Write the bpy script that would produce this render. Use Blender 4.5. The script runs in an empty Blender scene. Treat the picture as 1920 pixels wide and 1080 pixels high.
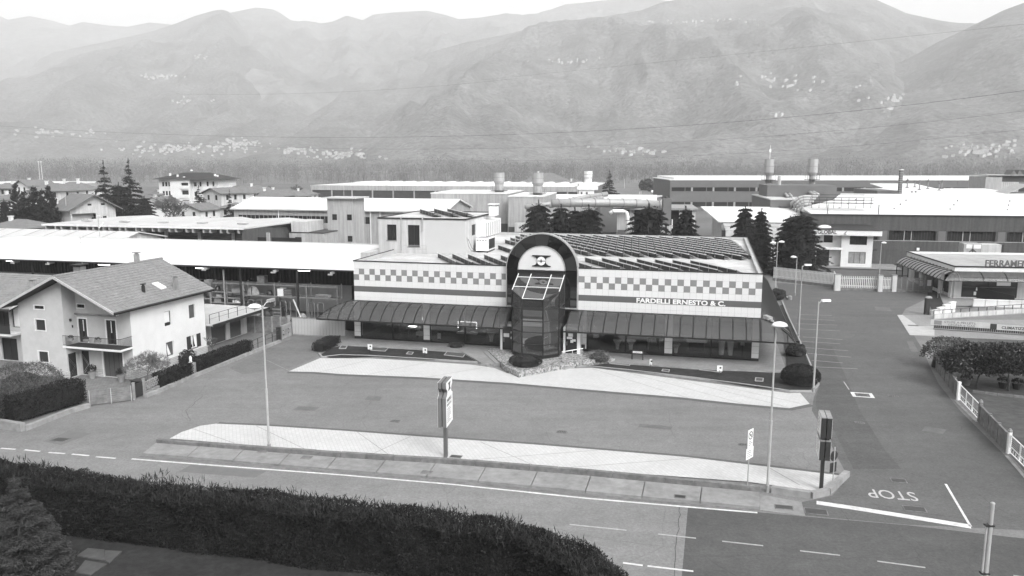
import bpy, math, random
import numpy as np
from mathutils import Vector, Matrix
R = math.radians
random.seed(7); RNG = np.random.default_rng(11)
SC = bpy.context.scene
COL = SC.collection

# ------------------------------------------------------------------ camera, world, sun, exposure
CAM_H = 17.0; FPX = 1500.0; HOR = 303.0
PITCH = math.atan((540 - HOR) / FPX)
cam = bpy.data.cameras.new('camera'); camo = bpy.data.objects.new('camera', cam); COL.objects.link(camo)
camo.location = (0, 0, CAM_H); camo.rotation_euler = (math.pi/2 - PITCH, 0, 0)
cam.sensor_width = 36; cam.lens = FPX/1920*36; cam.clip_start = .5; cam.clip_end = 40000
SC.camera = camo
SUN_EL, SUN_AZ = 38.0, 148.0          # azimuth clockwise from +Y
w = bpy.data.worlds.new('World'); SC.world = w; w.use_nodes = True
nt = w.node_tree; nt.nodes.clear()
sky = nt.nodes.new('ShaderNodeTexSky'); sky.sky_type = 'NISHITA'; sky.sun_disc = False
sky.sun_elevation = R(SUN_EL); sky.sun_rotation = R(SUN_AZ); sky.air_density = 1.0; sky.dust_density = 5.0; sky.ozone_density = 1
bw = nt.nodes.new('ShaderNodeRGBToBW'); bg = nt.nodes.new('ShaderNodeBackground'); wo = nt.nodes.new('ShaderNodeOutputWorld')
nt.links.new(sky.outputs[0], bw.inputs[0]); nt.links.new(bw.outputs[0], bg.inputs[0]); nt.links.new(bg.outputs[0], wo.inputs[0])
bg.inputs[1].default_value = 0.15
sl = bpy.data.lights.new('sun', 'SUN'); sl.energy = 1.5; sl.angle = R(32); sl.color = (1, 1, 1)
so = bpy.data.objects.new('sun', sl); COL.objects.link(so)
d = Vector((math.sin(R(SUN_AZ))*math.cos(R(SUN_EL)), math.cos(R(SUN_AZ))*math.cos(R(SUN_EL)), math.sin(R(SUN_EL))))
so.rotation_euler = d.to_track_quat('Z', 'Y').to_euler(); so.location = (0, 0, 60)
SC.view_settings.view_transform = 'Standard'; SC.view_settings.look = 'None'; SC.view_settings.gamma = 1
SC.view_settings.exposure = 1.42
HAZE_DENSITY = 2.35e-4
SC.cycles.volume_step_rate = 4; SC.cycles.volume_bounces = 1; SC.cycles.max_bounces = 8; SC.cycles.transparent_max_bounces = 16
SC.cycles.use_denoising = True

# ------------------------------------------------------------------ pixel readings of the photograph -> metres
_c, _s = math.cos(PITCH), math.sin(PITCH)
def G(px, py, z=0.0):
    u = px-960; v = 540-py; t = (z-CAM_H)/(-FPX*_s+v*_c)
    return (u*t, (FPX*_c+v*_s)*t, z)
def D(px, py, Y):
    u = px-960; v = 540-py; t = Y/(FPX*_c+v*_s)
    return (u*t, Y, CAM_H+(-FPX*_s+v*_c)*t)

# ------------------------------------------------------------------ materials
MATS = {}
def mat(name, g, rough=.8, var=.12, scale=1.0, metal=0.0, bump=0.0, bscale=20, kind=None, alpha=1.0, emit=0, spec=.3, var2=0, scale2=.15, bdist=.05):
    if name in MATS: return MATS[name]
    m = bpy.data.materials.new(name); m.use_nodes = True; n = m.node_tree; L = n.links
    b = n.nodes['Principled BSDF']; b.inputs['Roughness'].default_value = rough; b.inputs['Metallic'].default_value = metal
    b.inputs['Specular IOR Level'].default_value = spec
    b.inputs['Base Color'].default_value = (g, g, g, 1)
    tc = n.nodes.new('ShaderNodeTexCoord')
    def noise(sc, det=4, r=.6):
        x = n.nodes.new('ShaderNodeTexNoise'); x.inputs['Scale'].default_value = sc; x.inputs['Detail'].default_value = det
        x.inputs['Roughness'].default_value = r; L.new(tc.outputs['Object'], x.inputs['Vector']); return x
    if var or var2:
        a = noise(scale); mr = n.nodes.new('ShaderNodeMapRange'); L.new(a.outputs['Fac'], mr.inputs[0])
        mr.inputs[1].default_value = .25; mr.inputs[2].default_value = .75
        mr.inputs[3].default_value = g*(1-var); mr.inputs[4].default_value = g*(1+var)
        out = mr.outputs[0]
        if var2:
            a2 = noise(scale2, 3); mr2 = n.nodes.new('ShaderNodeMapRange'); L.new(a2.outputs['Fac'], mr2.inputs[0])
            mr2.inputs[1].default_value = .3; mr2.inputs[2].default_value = .7
            mr2.inputs[3].default_value = 1-var2; mr2.inputs[4].default_value = 1+var2
            mu = n.nodes.new('ShaderNodeMath'); mu.operation = 'MULTIPLY'; L.new(out, mu.inputs[0]); L.new(mr2.outputs[0], mu.inputs[1]); out = mu.outputs[0]
        if kind == 'pavers':
            br = n.nodes.new('ShaderNodeTexBrick'); br.inputs['Scale'].default_value = 1; br.inputs['Brick Width'].default_value = .42
            br.inputs['Row Height'].default_value = .22; br.inputs['Mortar Size'].default_value = .013
            br.inputs['Color1'].default_value = (1, 1, 1, 1); br.inputs['Color2'].default_value = (.93, .93, .93, 1); br.inputs['Mortar'].default_value = (.78, .78, .78, 1)
            mp = n.nodes.new('ShaderNodeMapping'); mp.inputs['Rotation'].default_value[2] = R(70); L.new(tc.outputs['Object'], mp.inputs[0]); L.new(mp.outputs[0], br.inputs['Vector'])
            mu = n.nodes.new('ShaderNodeMath'); mu.operation = 'MULTIPLY'; L.new(out, mu.inputs[0]); L.new(br.outputs[0], mu.inputs[1]); out = mu.outputs[0]
        if kind == 'speckle':
            vo = n.nodes.new('ShaderNodeTexVoronoi'); vo.inputs['Scale'].default_value = 9; L.new(tc.outputs['Object'], vo.inputs['Vector'])
            rb = n.nodes.new('ShaderNodeRGBToBW'); L.new(vo.outputs['Color'], rb.inputs[0])
            mr3 = n.nodes.new('ShaderNodeMapRange'); L.new(rb.outputs[0], mr3.inputs[0]); mr3.inputs[1].default_value = .2; mr3.inputs[2].default_value = .8; mr3.inputs[3].default_value = .45; mr3.inputs[4].default_value = 1.5
            mu = n.nodes.new('ShaderNodeMath'); mu.operation = 'MULTIPLY'; L.new(out, mu.inputs[0]); L.new(mr3.outputs[0], mu.inputs[1]); out = mu.outputs[0]
        if kind == 'streaks':     # weather runs down a wall
            mp = n.nodes.new('ShaderNodeMapping'); mp.inputs['Scale'].default_value = (1.6, 1.6, .12); L.new(tc.outputs['Object'], mp.inputs[0])
            x = n.nodes.new('ShaderNodeTexNoise'); x.inputs['Scale'].default_value = 1.5; x.inputs['Detail'].default_value = 5; L.new(mp.outputs[0], x.inputs['Vector'])
            mr3 = n.nodes.new('ShaderNodeMapRange'); L.new(x.outputs['Fac'], mr3.inputs[0]); mr3.inputs[1].default_value = .35; mr3.inputs[2].default_value = .6; mr3.inputs[3].default_value = .78; mr3.inputs[4].default_value = 1
            mu = n.nodes.new('ShaderNodeMath'); mu.operation = 'MULTIPLY'; L.new(out, mu.inputs[0]); L.new(mr3.outputs[0], mu.inputs[1]); out = mu.outputs[0]
        if kind == 'asphalt':     # long wheel-worn streaks, cracks and fine aggregate
            mp = n.nodes.new('ShaderNodeMapping'); mp.inputs['Rotation'].default_value[2] = R(12); mp.inputs['Scale'].default_value = (.05, .5, 1); L.new(tc.outputs['Object'], mp.inputs[0])
            x = n.nodes.new('ShaderNodeTexNoise'); x.inputs['Scale'].default_value = 1.2; x.inputs['Detail'].default_value = 5; L.new(mp.outputs[0], x.inputs['Vector'])
            mr3 = n.nodes.new('ShaderNodeMapRange'); L.new(x.outputs['Fac'], mr3.inputs[0]); mr3.inputs[1].default_value = .3; mr3.inputs[2].default_value = .7; mr3.inputs[3].default_value = .92; mr3.inputs[4].default_value = 1.07
            mu = n.nodes.new('ShaderNodeMath'); mu.operation = 'MULTIPLY'; L.new(out, mu.inputs[0]); L.new(mr3.outputs[0], mu.inputs[1]); out = mu.outputs[0]
            fine = noise(7, 3, .8); mr4 = n.nodes.new('ShaderNodeMapRange'); L.new(fine.outputs['Fac'], mr4.inputs[0]); mr4.inputs[1].default_value = .3; mr4.inputs[2].default_value = .7; mr4.inputs[3].default_value = .80; mr4.inputs[4].default_value = 1.2
            mu = n.nodes.new('ShaderNodeMath'); mu.operation = 'MULTIPLY'; L.new(out, mu.inputs[0]); L.new(mr4.outputs[0], mu.inputs[1]); out = mu.outputs[0]
            blo = noise(.9, 4, .7); mr6 = n.nodes.new('ShaderNodeMapRange'); L.new(blo.outputs['Fac'], mr6.inputs[0]); mr6.inputs[1].default_value = .3; mr6.inputs[2].default_value = .62; mr6.inputs[3].default_value = .91; mr6.inputs[4].default_value = 1.03
            mu = n.nodes.new('ShaderNodeMath'); mu.operation = 'MULTIPLY'; L.new(out, mu.inputs[0]); L.new(mr6.outputs[0], mu.inputs[1]); out = mu.outputs[0]
            wn = noise(.35, 3); ad = n.nodes.new('ShaderNodeMixRGB'); ad.blend_type = 'ADD'; ad.inputs[0].default_value = 1; L.new(tc.outputs['Object'], ad.inputs[1]); L.new(wn.outputs['Color'], ad.inputs[2])
            vo = n.nodes.new('ShaderNodeTexVoronoi'); vo.feature = 'DISTANCE_TO_EDGE'; vo.inputs['Scale'].default_value = .11; L.new(ad.outputs[0], vo.inputs['Vector'])
            mr5 = n.nodes.new('ShaderNodeMapRange'); L.new(vo.outputs['Distance'], mr5.inputs[0]); mr5.inputs[1].default_value = .0012; mr5.inputs[2].default_value = .003; mr5.inputs[3].default_value = .85; mr5.inputs[4].default_value = 1
            mu = n.nodes.new('ShaderNodeMath'); mu.operation = 'MULTIPLY'; L.new(out, mu.inputs[0]); L.new(mr5.outputs[0], mu.inputs[1]); out = mu.outputs[0]
        if kind == 'courses':     # block courses on the house plinth
            br = n.nodes.new('ShaderNodeTexBrick'); br.inputs['Scale'].default_value = 1; br.inputs['Brick Width'].default_value = .5; br.inputs['Row Height'].default_value = .14; br.inputs['Mortar Size'].default_value = .02
            br.inputs['Color1'].default_value = (1, 1, 1, 1); br.inputs['Color2'].default_value = (.9, .9, .9, 1); br.inputs['Mortar'].default_value = (.6, .6, .6, 1)
            mp = n.nodes.new('ShaderNodeMapping'); mp.inputs['Rotation'].default_value = (R(90), 0, 0); L.new(tc.outputs['Object'], mp.inputs[0]); L.new(mp.outputs[0], br.inputs['Vector'])
            mu = n.nodes.new('ShaderNodeMath'); mu.operation = 'MULTIPLY'; L.new(out, mu.inputs[0]); L.new(br.outputs[0], mu.inputs[1]); out = mu.outputs[0]
        L.new(out, b.inputs['Base Color'])
    if bump:
        x = noise(bscale, 3); bp = n.nodes.new('ShaderNodeBump'); bp.inputs['Strength'].default_value = bump; bp.inputs['Distance'].default_value = bdist
        L.new(x.outputs['Fac'], bp.inputs['Height']); L.new(bp.outputs[0], b.inputs['Normal'])
    if emit:
        b.inputs['Emission Color'].default_value = (1, 1, 1, 1); b.inputs['Emission Strength'].default_value = emit
    if alpha < 1:
        b.inputs['Alpha'].default_value = alpha
    MATS[name] = m
    return m
M_ground = mat('field_soil', .13, var=.3, scale=.02, var2=.25, scale2=.004)
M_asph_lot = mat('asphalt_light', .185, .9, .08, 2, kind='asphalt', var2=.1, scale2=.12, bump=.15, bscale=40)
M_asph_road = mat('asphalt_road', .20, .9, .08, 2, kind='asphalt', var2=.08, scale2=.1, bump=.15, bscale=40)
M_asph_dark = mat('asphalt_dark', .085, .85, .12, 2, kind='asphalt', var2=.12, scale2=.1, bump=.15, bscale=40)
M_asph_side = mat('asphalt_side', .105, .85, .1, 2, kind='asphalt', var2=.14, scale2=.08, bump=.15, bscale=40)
M_paver = mat('pale_pavers', .52, .85, .05, 3, kind='pavers', var2=.05, scale2=.3)
M_terrace = mat('terrace_tiles', .26, .8, .1, 3, kind='pavers', var2=.12, scale2=.4)
M_conc = mat('concrete', .27, .85, .18, 2, var2=.15, scale2=.5, bump=.2)
M_conc_old = mat('stained_concrete', .17, .9, .3, 3, var2=.2, scale2=.8, bump=.3)
M_gutter = mat('gutter_concrete', .24, .85, .2, 2.5, var2=.15, scale2=.5, bump=.2)
M_paint = mat('road_paint', .60, .6, .22, 5, var2=.15, scale2=1.2)
M_paint_worn = mat('worn_road_paint', .36, .7, .25, 5)
M_iron = mat('cast_iron', .06, .6, .2, 5)
M_lawn = mat('short_lawn', .03, .95, .35, 3, var2=.25, scale2=.5, bump=.4)
M_lawn2 = mat('garden_grass', .075, .95, .3, 2, var2=.2, scale2=.4, bump=.4)
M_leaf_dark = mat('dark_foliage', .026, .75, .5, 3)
M_leaf_hedge = mat('hedge_foliage', .015, .75, .6, 4, var2=.4, scale2=1.1)
M_leaf_mid = mat('mid_foliage', .065, .75, .45, 3)
M_leaf_con = mat('conifer_needles', .03, .75, .45, 2)
M_leaf_far = mat('far_foliage', .06, .8, .3, .5)
M_bark = mat('bark', .09, .9, .3, 6)
M_twig = mat('pale_twigs', .16, .9, .3, 3)
M_wood_far = mat('bare_wood', .15, .9, .6, .05)
M_white = mat('white_paint', .78, .5, .04, 2)
M_wall_white = mat('white_plaster', .69, .8, .04, 1.5, var2=.04, scale2=.4)
M_wall_grey = mat('grey_plaster', .50, .85, .05, 2, var2=.05, scale2=.5)
M_wall_pale = mat('pale_plaster', .55, .85, .07, 1, kind='streaks')
M_wall_conc = mat('precast_concrete_wall', .40, .85, .07, 1, kind='streaks', var2=.06)
M_wall_dark = mat('dark_aggregate_wall', .09, .9, .12, 3, kind='streaks', var2=.06, scale2=.3)
M_wall_far = mat('far_grey_wall', .145, .9, .06, .5)
M_tile_w = mat('white_cladding', .66, .35, .03, 1.2)
M_tile_d = mat('grey_cladding', .23, .4, .06, 1.2)
M_joint = mat('cladding_joint', .22, .8, .1, 2)
M_stripe = mat('stripe_band', .115, .4, .04, 1)
M_dark = mat('dark_metal', .035, .45, .1, 2)
M_black = mat('black_trim', .02, .4, .1, 2)
M_steel = mat('galvanised_steel', .42, .5, .15, 3, metal=.5)
M_post = mat('painted_post', .38, .5, .12, 3)
M_lampw = mat('lamp_glass', .85, .3, 0, 1)
M_roof_white = mat('white_metal_roof', .70, .55, .06, .3, var2=.05, scale2=.1)
M_roof_pale = mat('pale_metal_roof', .50, .6, .07, .4, var2=.06, scale2=.1)
M_flatroof = mat('gravelled_flat_roof', .50, .9, .15, 1.5, var2=.18, scale2=.35)
M_rooftile = mat('clay_roof_tiles', .215, .9, .22, 4, var2=.08, scale2=.7)
M_roof_far = mat('far_clay_roof', .17, .9, .15, 1)
M_glass = mat('dark_window_glass', .025, .08, 0, 1, spec=.6)
M_room = mat('shop_interior_wall', .34, .8, .2, .8)
M_roomfl = mat('shop_interior_floor', .10, .5, .1, 1)
M_ceram = mat('white_ceramic', .8, .2, 0, 1)
M_panel = mat('solar_cells', .32, .3, .1, 3, spec=.5)  # pale cell colour carries the grazing sky reflection
M_frame = mat('panel_frame', .75, .4, 0, 1)
M_shut = mat('dark_shutter', .035, .7, .1, 3)
M_garage = mat('garage_door', .09, .7, .1, 3)
M_stone = mat('rubble_stone', .27, .9, .3, 4, kind='speckle', bump=.6, bscale=12)
M_plinth = mat('plinth_blocks', .55, .9, .1, 3, kind='courses')
M_shelf = mat('shelf_steel', .22, .6, .2, 3)
M_card = mat('cardboard_grey', .30, .8, .2, 3)
M_backwall = mat('shed_wall', .27, .9, .12, 1)
M_corr = mat('shed_shade_cladding', .018, .8, .3, 2)  # near-black: shade inside the open shed is put into this colour
M_signd = mat('sign_dark', .04, .4, .1, 2)
M_ink = mat('sign_ink', .04, .6, 0, 1)
M_ink2 = mat('sign_ink_grey', .22, .6, 0, 1)
M_light = mat('lit_tube', .8, .5, 0, 1, emit=4)
M_pipe = mat('duct_metal', .36, .45, .12, 2, metal=.2)
M_mtn = mat('forested_slope', .105, .95, .85, .09, var2=.4, scale2=.008, bump=1, bscale=.045, bdist=9)
M_mtn2 = mat('bare_high_slope', .13, .95, .45, .02, var2=.3, scale2=.003, bump=1, bscale=.012, bdist=30)
def glassmix(name, tr, g, rough=.05, ior=1.5, sheen=None):
    m = bpy.data.materials.new(name); m.use_nodes = True; n = m.node_tree; n.nodes.clear(); L = n.links
    o = n.nodes.new('ShaderNodeOutputMaterial'); t = n.nodes.new('ShaderNodeBsdfTransparent'); gl = n.nodes.new('ShaderNodeBsdfGlossy')
    df = n.nodes.new('ShaderNodeBsdfDiffuse'); m1 = n.nodes.new('ShaderNodeMixShader'); m2 = n.nodes.new('ShaderNodeMixShader'); fr = n.nodes.new('ShaderNodeFresnel')
    df.inputs[0].default_value = (g, g, g, 1); gl.inputs['Roughness'].default_value = rough; fr.inputs[0].default_value = ior
    t.inputs[0].default_value = (.8, .8, .8, 1)
    m1.inputs[0].default_value = 1-tr; L.new(t.outputs[0], m1.inputs[1]); L.new(df.outputs[0], m1.inputs[2])
    (L.new(fr.outputs[0], m2.inputs[0]) if sheen is None else setattr(m2.inputs[0],'default_value',sheen)); L.new(m1.outputs[0], m2.inputs[1]); L.new(gl.outputs[0], m2.inputs[2]); L.new(m2.outputs[0], o.inputs[0])
    MATS[name] = m; return m
M_glassblack = glassmix('black_mirror_cladding', 0, .012, .015, sheen=.13)
M_shopglass = glassmix('shop_glass', .9, .05, sheen=.07)
M_smoke = glassmix('smoked_acrylic', .25, .085, .15, sheen=.05)
M_towerglass = glassmix('tinted_tower_glass', .3, .06, .02, sheen=.24)

# ------------------------------------------------------------------ mesh helpers
class MB:
    def __init__(s): s.v = []; s.f = []
    def add(s, vs, fs):
        o = len(s.v); s.v += [tuple(p) for p in vs]; s.f += [tuple(i+o for i in f) for f in fs]; return s
    def box(s, x0, x1, y0, y1, z0, z1):
        return s.add([(x0,y0,z0),(x1,y0,z0),(x1,y1,z0),(x0,y1,z0),(x0,y0,z1),(x1,y0,z1),(x1,y1,z1),(x0,y1,z1)],
                     [(0,3,2,1),(4,5,6,7),(0,1,5,4),(1,2,6,5),(2,3,7,6),(3,0,4,7)])
    def quad(s, a, b, c, d): return s.add([a,b,c,d], [(0,1,2,3)])
    def prism(s, pts, z0, z1):      # polygon in plan (counter-clockwise)
        n = len(pts); vs = [(p[0],p[1],z0) for p in pts]+[(p[0],p[1],z1) for p in pts]
        fs = [tuple(range(n-1,-1,-1)), tuple(range(n,2*n))]+[(i,(i+1)%n,n+(i+1)%n,n+i) for i in range(n)]
        return s.add(vs, fs)
    def prism_y(s, pts, y0, y1):    # polygon in x,z (clockwise seen from -y is fine), extruded along y
        n = len(pts); vs = [(p[0],y0,p[1]) for p in pts]+[(p[0],y1,p[1]) for p in pts]
        fs = [tuple(range(n)), tuple(range(2*n-1,n-1,-1))]+[(i,n+i,n+(i+1)%n,(i+1)%n) for i in range(n)]
        return s.add(vs, fs)
    def prism_x(s, pts, x0, x1):
        n = len(pts); vs = [(x0,p[0],p[1]) for p in pts]+[(x1,p[0],p[1]) for p in pts]
        fs = [tuple(range(n)), tuple(range(2*n-1,n-1,-1))]+[(i,n+i,n+(i+1)%n,(i+1)%n) for i in range(n)]
        return s.add(vs, fs)
    def slab(s, pts, t):            # sloping polygon with thickness t downwards
        n = len(pts); vs = list(pts)+[(p[0],p[1],p[2]-t) for p in pts]
        fs = [tuple(range(n)), tuple(range(2*n-1,n-1,-1))]+[(i,n+i,n+(i+1)%n,(i+1)%n) for i in range(n)]
        return s.add(vs, fs)
    def cyl(s, x, y, z0, z1, r, r2=None, n=12):
        r2 = r if r2 is None else r2
        vs = [(x+r*math.cos(2*math.pi*i/n), y+r*math.sin(2*math.pi*i/n), z0) for i in range(n)]+[(x+r2*math.cos(2*math.pi*i/n), y+r2*math.sin(2*math.pi*i/n), z1) for i in range(n)]
        return s.add(vs, [tuple(range(n-1,-1,-1)), tuple(range(n,2*n))]+[(i,(i+1)%n,n+(i+1)%n,n+i) for i in range(n)])
    def tube(s, path, r, n=6, r2=None):
        P = [Vector(p) for p in path]; k = len(P); r2 = r if r2 is None else r2; vs = []; up = Vector((0,0,1))
        for i, p in enumerate(P):
            t = (P[min(i+1,k-1)]-P[max(i-1,0)]).normalized(); a = t.cross(up)
            if a.length < .1: a = t.cross(Vector((1,0,0)))
            a.normalize(); b = t.cross(a); rr = r+(r2-r)*i/max(1,k-1)
            for j in range(n):
                q = 2*math.pi*j/n; vs.append(p+a*math.cos(q)*rr+b*math.sin(q)*rr)
        fs = [(i*n+j, i*n+(j+1)%n, (i+1)*n+(j+1)%n, (i+1)*n+j) for i in range(k-1) for j in range(n)]
        fs += [tuple(range(n-1,-1,-1)), tuple(range((k-1)*n, k*n))]
        return s.add(vs, fs)
    def dome(s, x, y, z, rx, ry, rz, n=12, m=5, low=0.0):
        vs = []; 
        for i in range(m+1):
            a = low+(math.pi/2-low)*i/m
            for j in range(n):
                q = 2*math.pi*j/n; vs.append((x+rx*math.cos(a)*math.cos(q), y+ry*math.cos(a)*math.sin(q), z+rz*math.sin(a)))
        fs = [(i*n+j, i*n+(j+1)%n, (i+1)*n+(j+1)%n, (i+1)*n+j) for i in range(m) for j in range(n)]+[tuple(range(n-1,-1,-1))]
        return s.add(vs, fs)
    def mesh(s, name, m, smooth=False):
        me = bpy.data.meshes.new(name); me.from_pydata(s.v, [], s.f); me.materials.append(m)
        if smooth: me.polygons.foreach_set('use_smooth', [True]*len(me.polygons))
        me.update(); return me
def obj(name, mb, m=None, parent=None, loc=(0,0,0), rz=0.0, smooth=False):
    me = mb.mesh(name, m, smooth) if isinstance(mb, MB) else mb
    o = bpy.data.objects.new(name, me); COL.objects.link(o); o.location = loc; o.rotation_euler = (0,0,rz)
    if parent: o.parent = parent
    return o
def tag(o, label, cat, group=None):
    o['label'] = label; o['category'] = cat
    if group: o['group'] = group
    return o
def thing(name, label, cat, loc=(0,0,0), deg=0.0, group=None):
    o = bpy.data.objects.new(name, None); COL.objects.link(o); o.location = loc; o.rotation_euler = (0,0,R(deg)); o.empty_display_size = .5
    return tag(o, label, cat, group)
def struct(name, mb, m, parent=None, **k):
    o = obj(name, mb, m, parent, **k); o['kind'] = 'structure'; return o
def stuff(o): o['kind'] = 'stuff'; return o
def kids(o): return [c for c in ALLK.get(o.name, [])]
def dup(root, loc, rz, label, scale=1.0):
    r = root.copy(); COL.objects.link(r); r.location = loc; r.rotation_euler = (0,0,rz); r.scale = (scale,)*3; r['label'] = label
    for ch in list(root.children):
        c = ch.copy(); COL.objects.link(c); c.parent = r
        for g in list(ch.children):
            e = g.copy(); COL.objects.link(e); e.parent = c
    return r
class Fr:      # local frame of a building: x along its front, y into its depth
    def __init__(s, ox, oy, deg):
        s.o = (ox,oy); s.deg = deg; a = R(deg); s.ux = (math.cos(a),math.sin(a)); s.uy = (-math.sin(a),math.cos(a))
    def loc(s, p):
        dx, dy = p[0]-s.o[0], p[1]-s.o[1]
        return (dx*s.ux[0]+dy*s.ux[1], dx*s.uy[0]+dy*s.uy[1], p[2])
    def w(s, x, y, z=0): return (s.o[0]+x*s.ux[0]+y*s.uy[0], s.o[1]+x*s.ux[1]+y*s.uy[1], z)
    def hz(s, px, py, z=0): return s.loc(G(px,py,z))
    def fc(s, px, py, y=0):
        u = px-960; v = 540-py; dd = (u, FPX*_c+v*_s, -FPX*_s+v*_c); n = s.uy; o = s.w(0,y)
        t = (o[0]*n[0]+o[1]*n[1])/(dd[0]*n[0]+dd[1]*n[1])
        return s.loc((dd[0]*t, dd[1]*t, CAM_H+dd[2]*t))
def front(y): return lambda u, z, dpt: (u, y+dpt, z)        # wall facing -y, depth goes +y
def back(y): return lambda u, z, dpt: (u, y-dpt, z)
def right(x): return lambda u, z, dpt: (x-dpt, u, z)        # wall facing +x
def left(x): return lambda u, z, dpt: (x+dpt, u, z)
def wall(mb, T, u0, u1, z0, z1, holes=(), dpt=.18):
    us = sorted({u0,u1,*[h[0] for h in holes],*[h[1] for h in holes]}); zs = sorted({z0,z1,*[h[2] for h in holes],*[h[3] for h in holes]})
    us = [u for u in us if u0 <= u <= u1]; zs = [z for z in zs if z0 <= z <= z1]
    for a, b in zip(us, us[1:]):
        for c, e in zip(zs, zs[1:]):
            m, k = (a+b)/2, (c+e)/2
            if any(h[0] < m < h[1] and h[2] < k < h[3] for h in holes): continue
            mb.quad(T(a,c,0), T(b,c,0), T(b,e,0), T(a,e,0))
    for h in holes:
        a, b, c, e = h[:4]
        mb.quad(T(a,c,0),T(a,c,dpt),T(a,e,dpt),T(a,e,0)); mb.quad(T(b,c,0),T(b,e,0),T(b,e,dpt),T(b,c,dpt))
        mb.quad(T(a,c,0),T(b,c,0),T(b,c,dpt),T(a,c,dpt)); mb.quad(T(a,e,0),T(a,e,dpt),T(b,e,dpt),T(b,e,0))
def tbox(mb, T, u0, u1, z0, z1, d0, d1):
    P = [T(u,z,q) for q in (d0,d1) for z in (z0,z1) for u in (u0,u1)]
    mb.add(P, [(0,1,3,2),(4,6,7,5),(0,4,5,1),(2,3,7,6),(0,2,6,4),(1,5,7,3)])
def window(parent, T, h, m=None, fm=None, dpt=.14, bars=1, sill=False, name='window', hbar=0):
    a, b, c, e = h[:4]; mb = MB(); tbox(mb, T, a, b, c, e, dpt, dpt+.03); wn = obj(name, mb, m or M_glass, parent)
    if fm:
        f = MB(); t = .05
        tbox(f,T,a,b,c,c+t,dpt-.04,dpt-.002); tbox(f,T,a,b,e-t,e,dpt-.04,dpt-.002); tbox(f,T,a,a+t,c+t,e-t,dpt-.04,dpt-.002); tbox(f,T,b-t,b,c+t,e-t,dpt-.04,dpt-.002)
        for i in range(bars):
            x = a+(b-a)*(i+1)/(bars+1); tbox(f,T,x-t/2,x+t/2,c+t,e-t,dpt-.04,dpt-.002)
        for i in range(hbar):
            z = c+(e-c)*(i+1)/(hbar+1); tbox(f,T,a+t,b-t,z-t/2,z+t/2,dpt-.035,dpt-.003)
        obj('frame', f, fm, wn)
    if sill:
        f = MB(); tbox(f,T,a-.08,b+.08,c-.07,c,-.06,dpt-.05); obj('sill', f, M_conc, wn)
    return wn
def text(body, size, m, parent, M, ext=.03, off=0.0, name='lettering', align='LEFT', sx=1.0):
    cu = bpy.data.curves.new(name, 'FONT'); cu.body = body; cu.size = size; cu.extrude = ext; cu.offset = off; cu.align_x = align
    cu.resolution_u = 3; cu.materials.append(m)
    o = bpy.data.objects.new(name, cu); me = bpy.data.meshes.new_from_object(o); me.name = name; bpy.data.objects.remove(o)
    o = bpy.data.objects.new(name, me); COL.objects.link(o)
    if parent: o.parent = parent
    o.matrix_local = M @ Matrix.Diagonal((sx,1,1,1)); return o
def face_mat(loc, deg=0, tilt=90):      # stands text up facing the local -y side, turned by deg about z
    return Matrix.Translation(loc) @ Matrix.Rotation(R(deg),4,'Z') @ Matrix.Rotation(R(tilt),4,'X')
def pts(*a, z=0.0): return [G(x,y,0)[:2]+(z,) for x, y in a]
def sheet(name, P, m, z, kind='structure', parent=None):
    a = sum(P[i][0]*P[(i+1)%len(P)][1]-P[(i+1)%len(P)][0]*P[i][1] for i in range(len(P)))
    if a < 0: P = P[::-1]
    o = obj(name, MB().add([(p[0],p[1],z) for p in P], [tuple(range(len(P)))]), m, parent)
    if kind: o['kind'] = kind
    return o
def strip(mb, P, wd, z0, z1=None, off=0.0):     # ribbon (or low wall) of width wd along a plan polyline
    n = len(P); L = []; Rr = []
    for i in range(n):
        a = Vector(P[max(i-1,0)][:2]); b = Vector(P[min(i+1,n-1)][:2]); t = (b-a).normalized(); nn = Vector((-t.y,t.x)); p = Vector(P[i][:2])
        L.append(p+nn*(off+wd/2)); Rr.append(p+nn*(off-wd/2))
    for i in range(n-1):
        q = [Rr[i],Rr[i+1],L[i+1],L[i]]
        if z1 is None: mb.add([(v.x,v.y,z0) for v in q], [(0,1,2,3)])
        else: mb.prism([(v.x,v.y) for v in q], z0, z1)
    return mb
def resample(P, step):
    out = []; P = [Vector(p[:2]) for p in P]
    for a, b in zip(P, P[1:]):
        k = max(1, round((b-a).length/step)); out += [a+(b-a)*i/k for i in range(k)]
    return out+[P[-1]]
def npmesh(name, V, F, m, smooth=False):        # V (n,3), F (k,3|4)
    me = bpy.data.meshes.new(name); k = F.shape[1]
    me.vertices.add(len(V)); me.vertices.foreach_set('co', np.asarray(V, np.float32).ravel())
    me.loops.add(F.size); me.loops.foreach_set('vertex_index', np.asarray(F, np.int32).ravel())
    me.polygons.add(len(F)); me.polygons.foreach_set('loop_start', np.arange(0, F.size, k, dtype=np.int32))
    if smooth: me.polygons.foreach_set('use_smooth', np.ones(len(F), bool))
    me.materials.append(m); me.update(calc_edges=True); return me
def cards(C, dirs, ln, wd):     # little leaf rhombs: centre, direction, length, width
    n = len(C); dirs = dirs/np.linalg.norm(dirs, axis=1, keepdims=True)
    rnd = RNG.normal(size=(n,3)); s = np.cross(dirs, rnd); s /= np.linalg.norm(s, axis=1, keepdims=True)+1e-9
    ln = np.broadcast_to(ln, n)[:,None]; wd = np.broadcast_to(wd, n)[:,None]
    V = np.stack([C-dirs*ln*.5, C+s*wd*.5, C+dirs*ln*.5, C-s*wd*.5], 1).reshape(-1,3)
    return V, np.arange(4*n).reshape(n,4)
def fold(x): return x/np.linalg.norm(x, axis=1, keepdims=True)
_lat = RNG.random((257,257))
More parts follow.
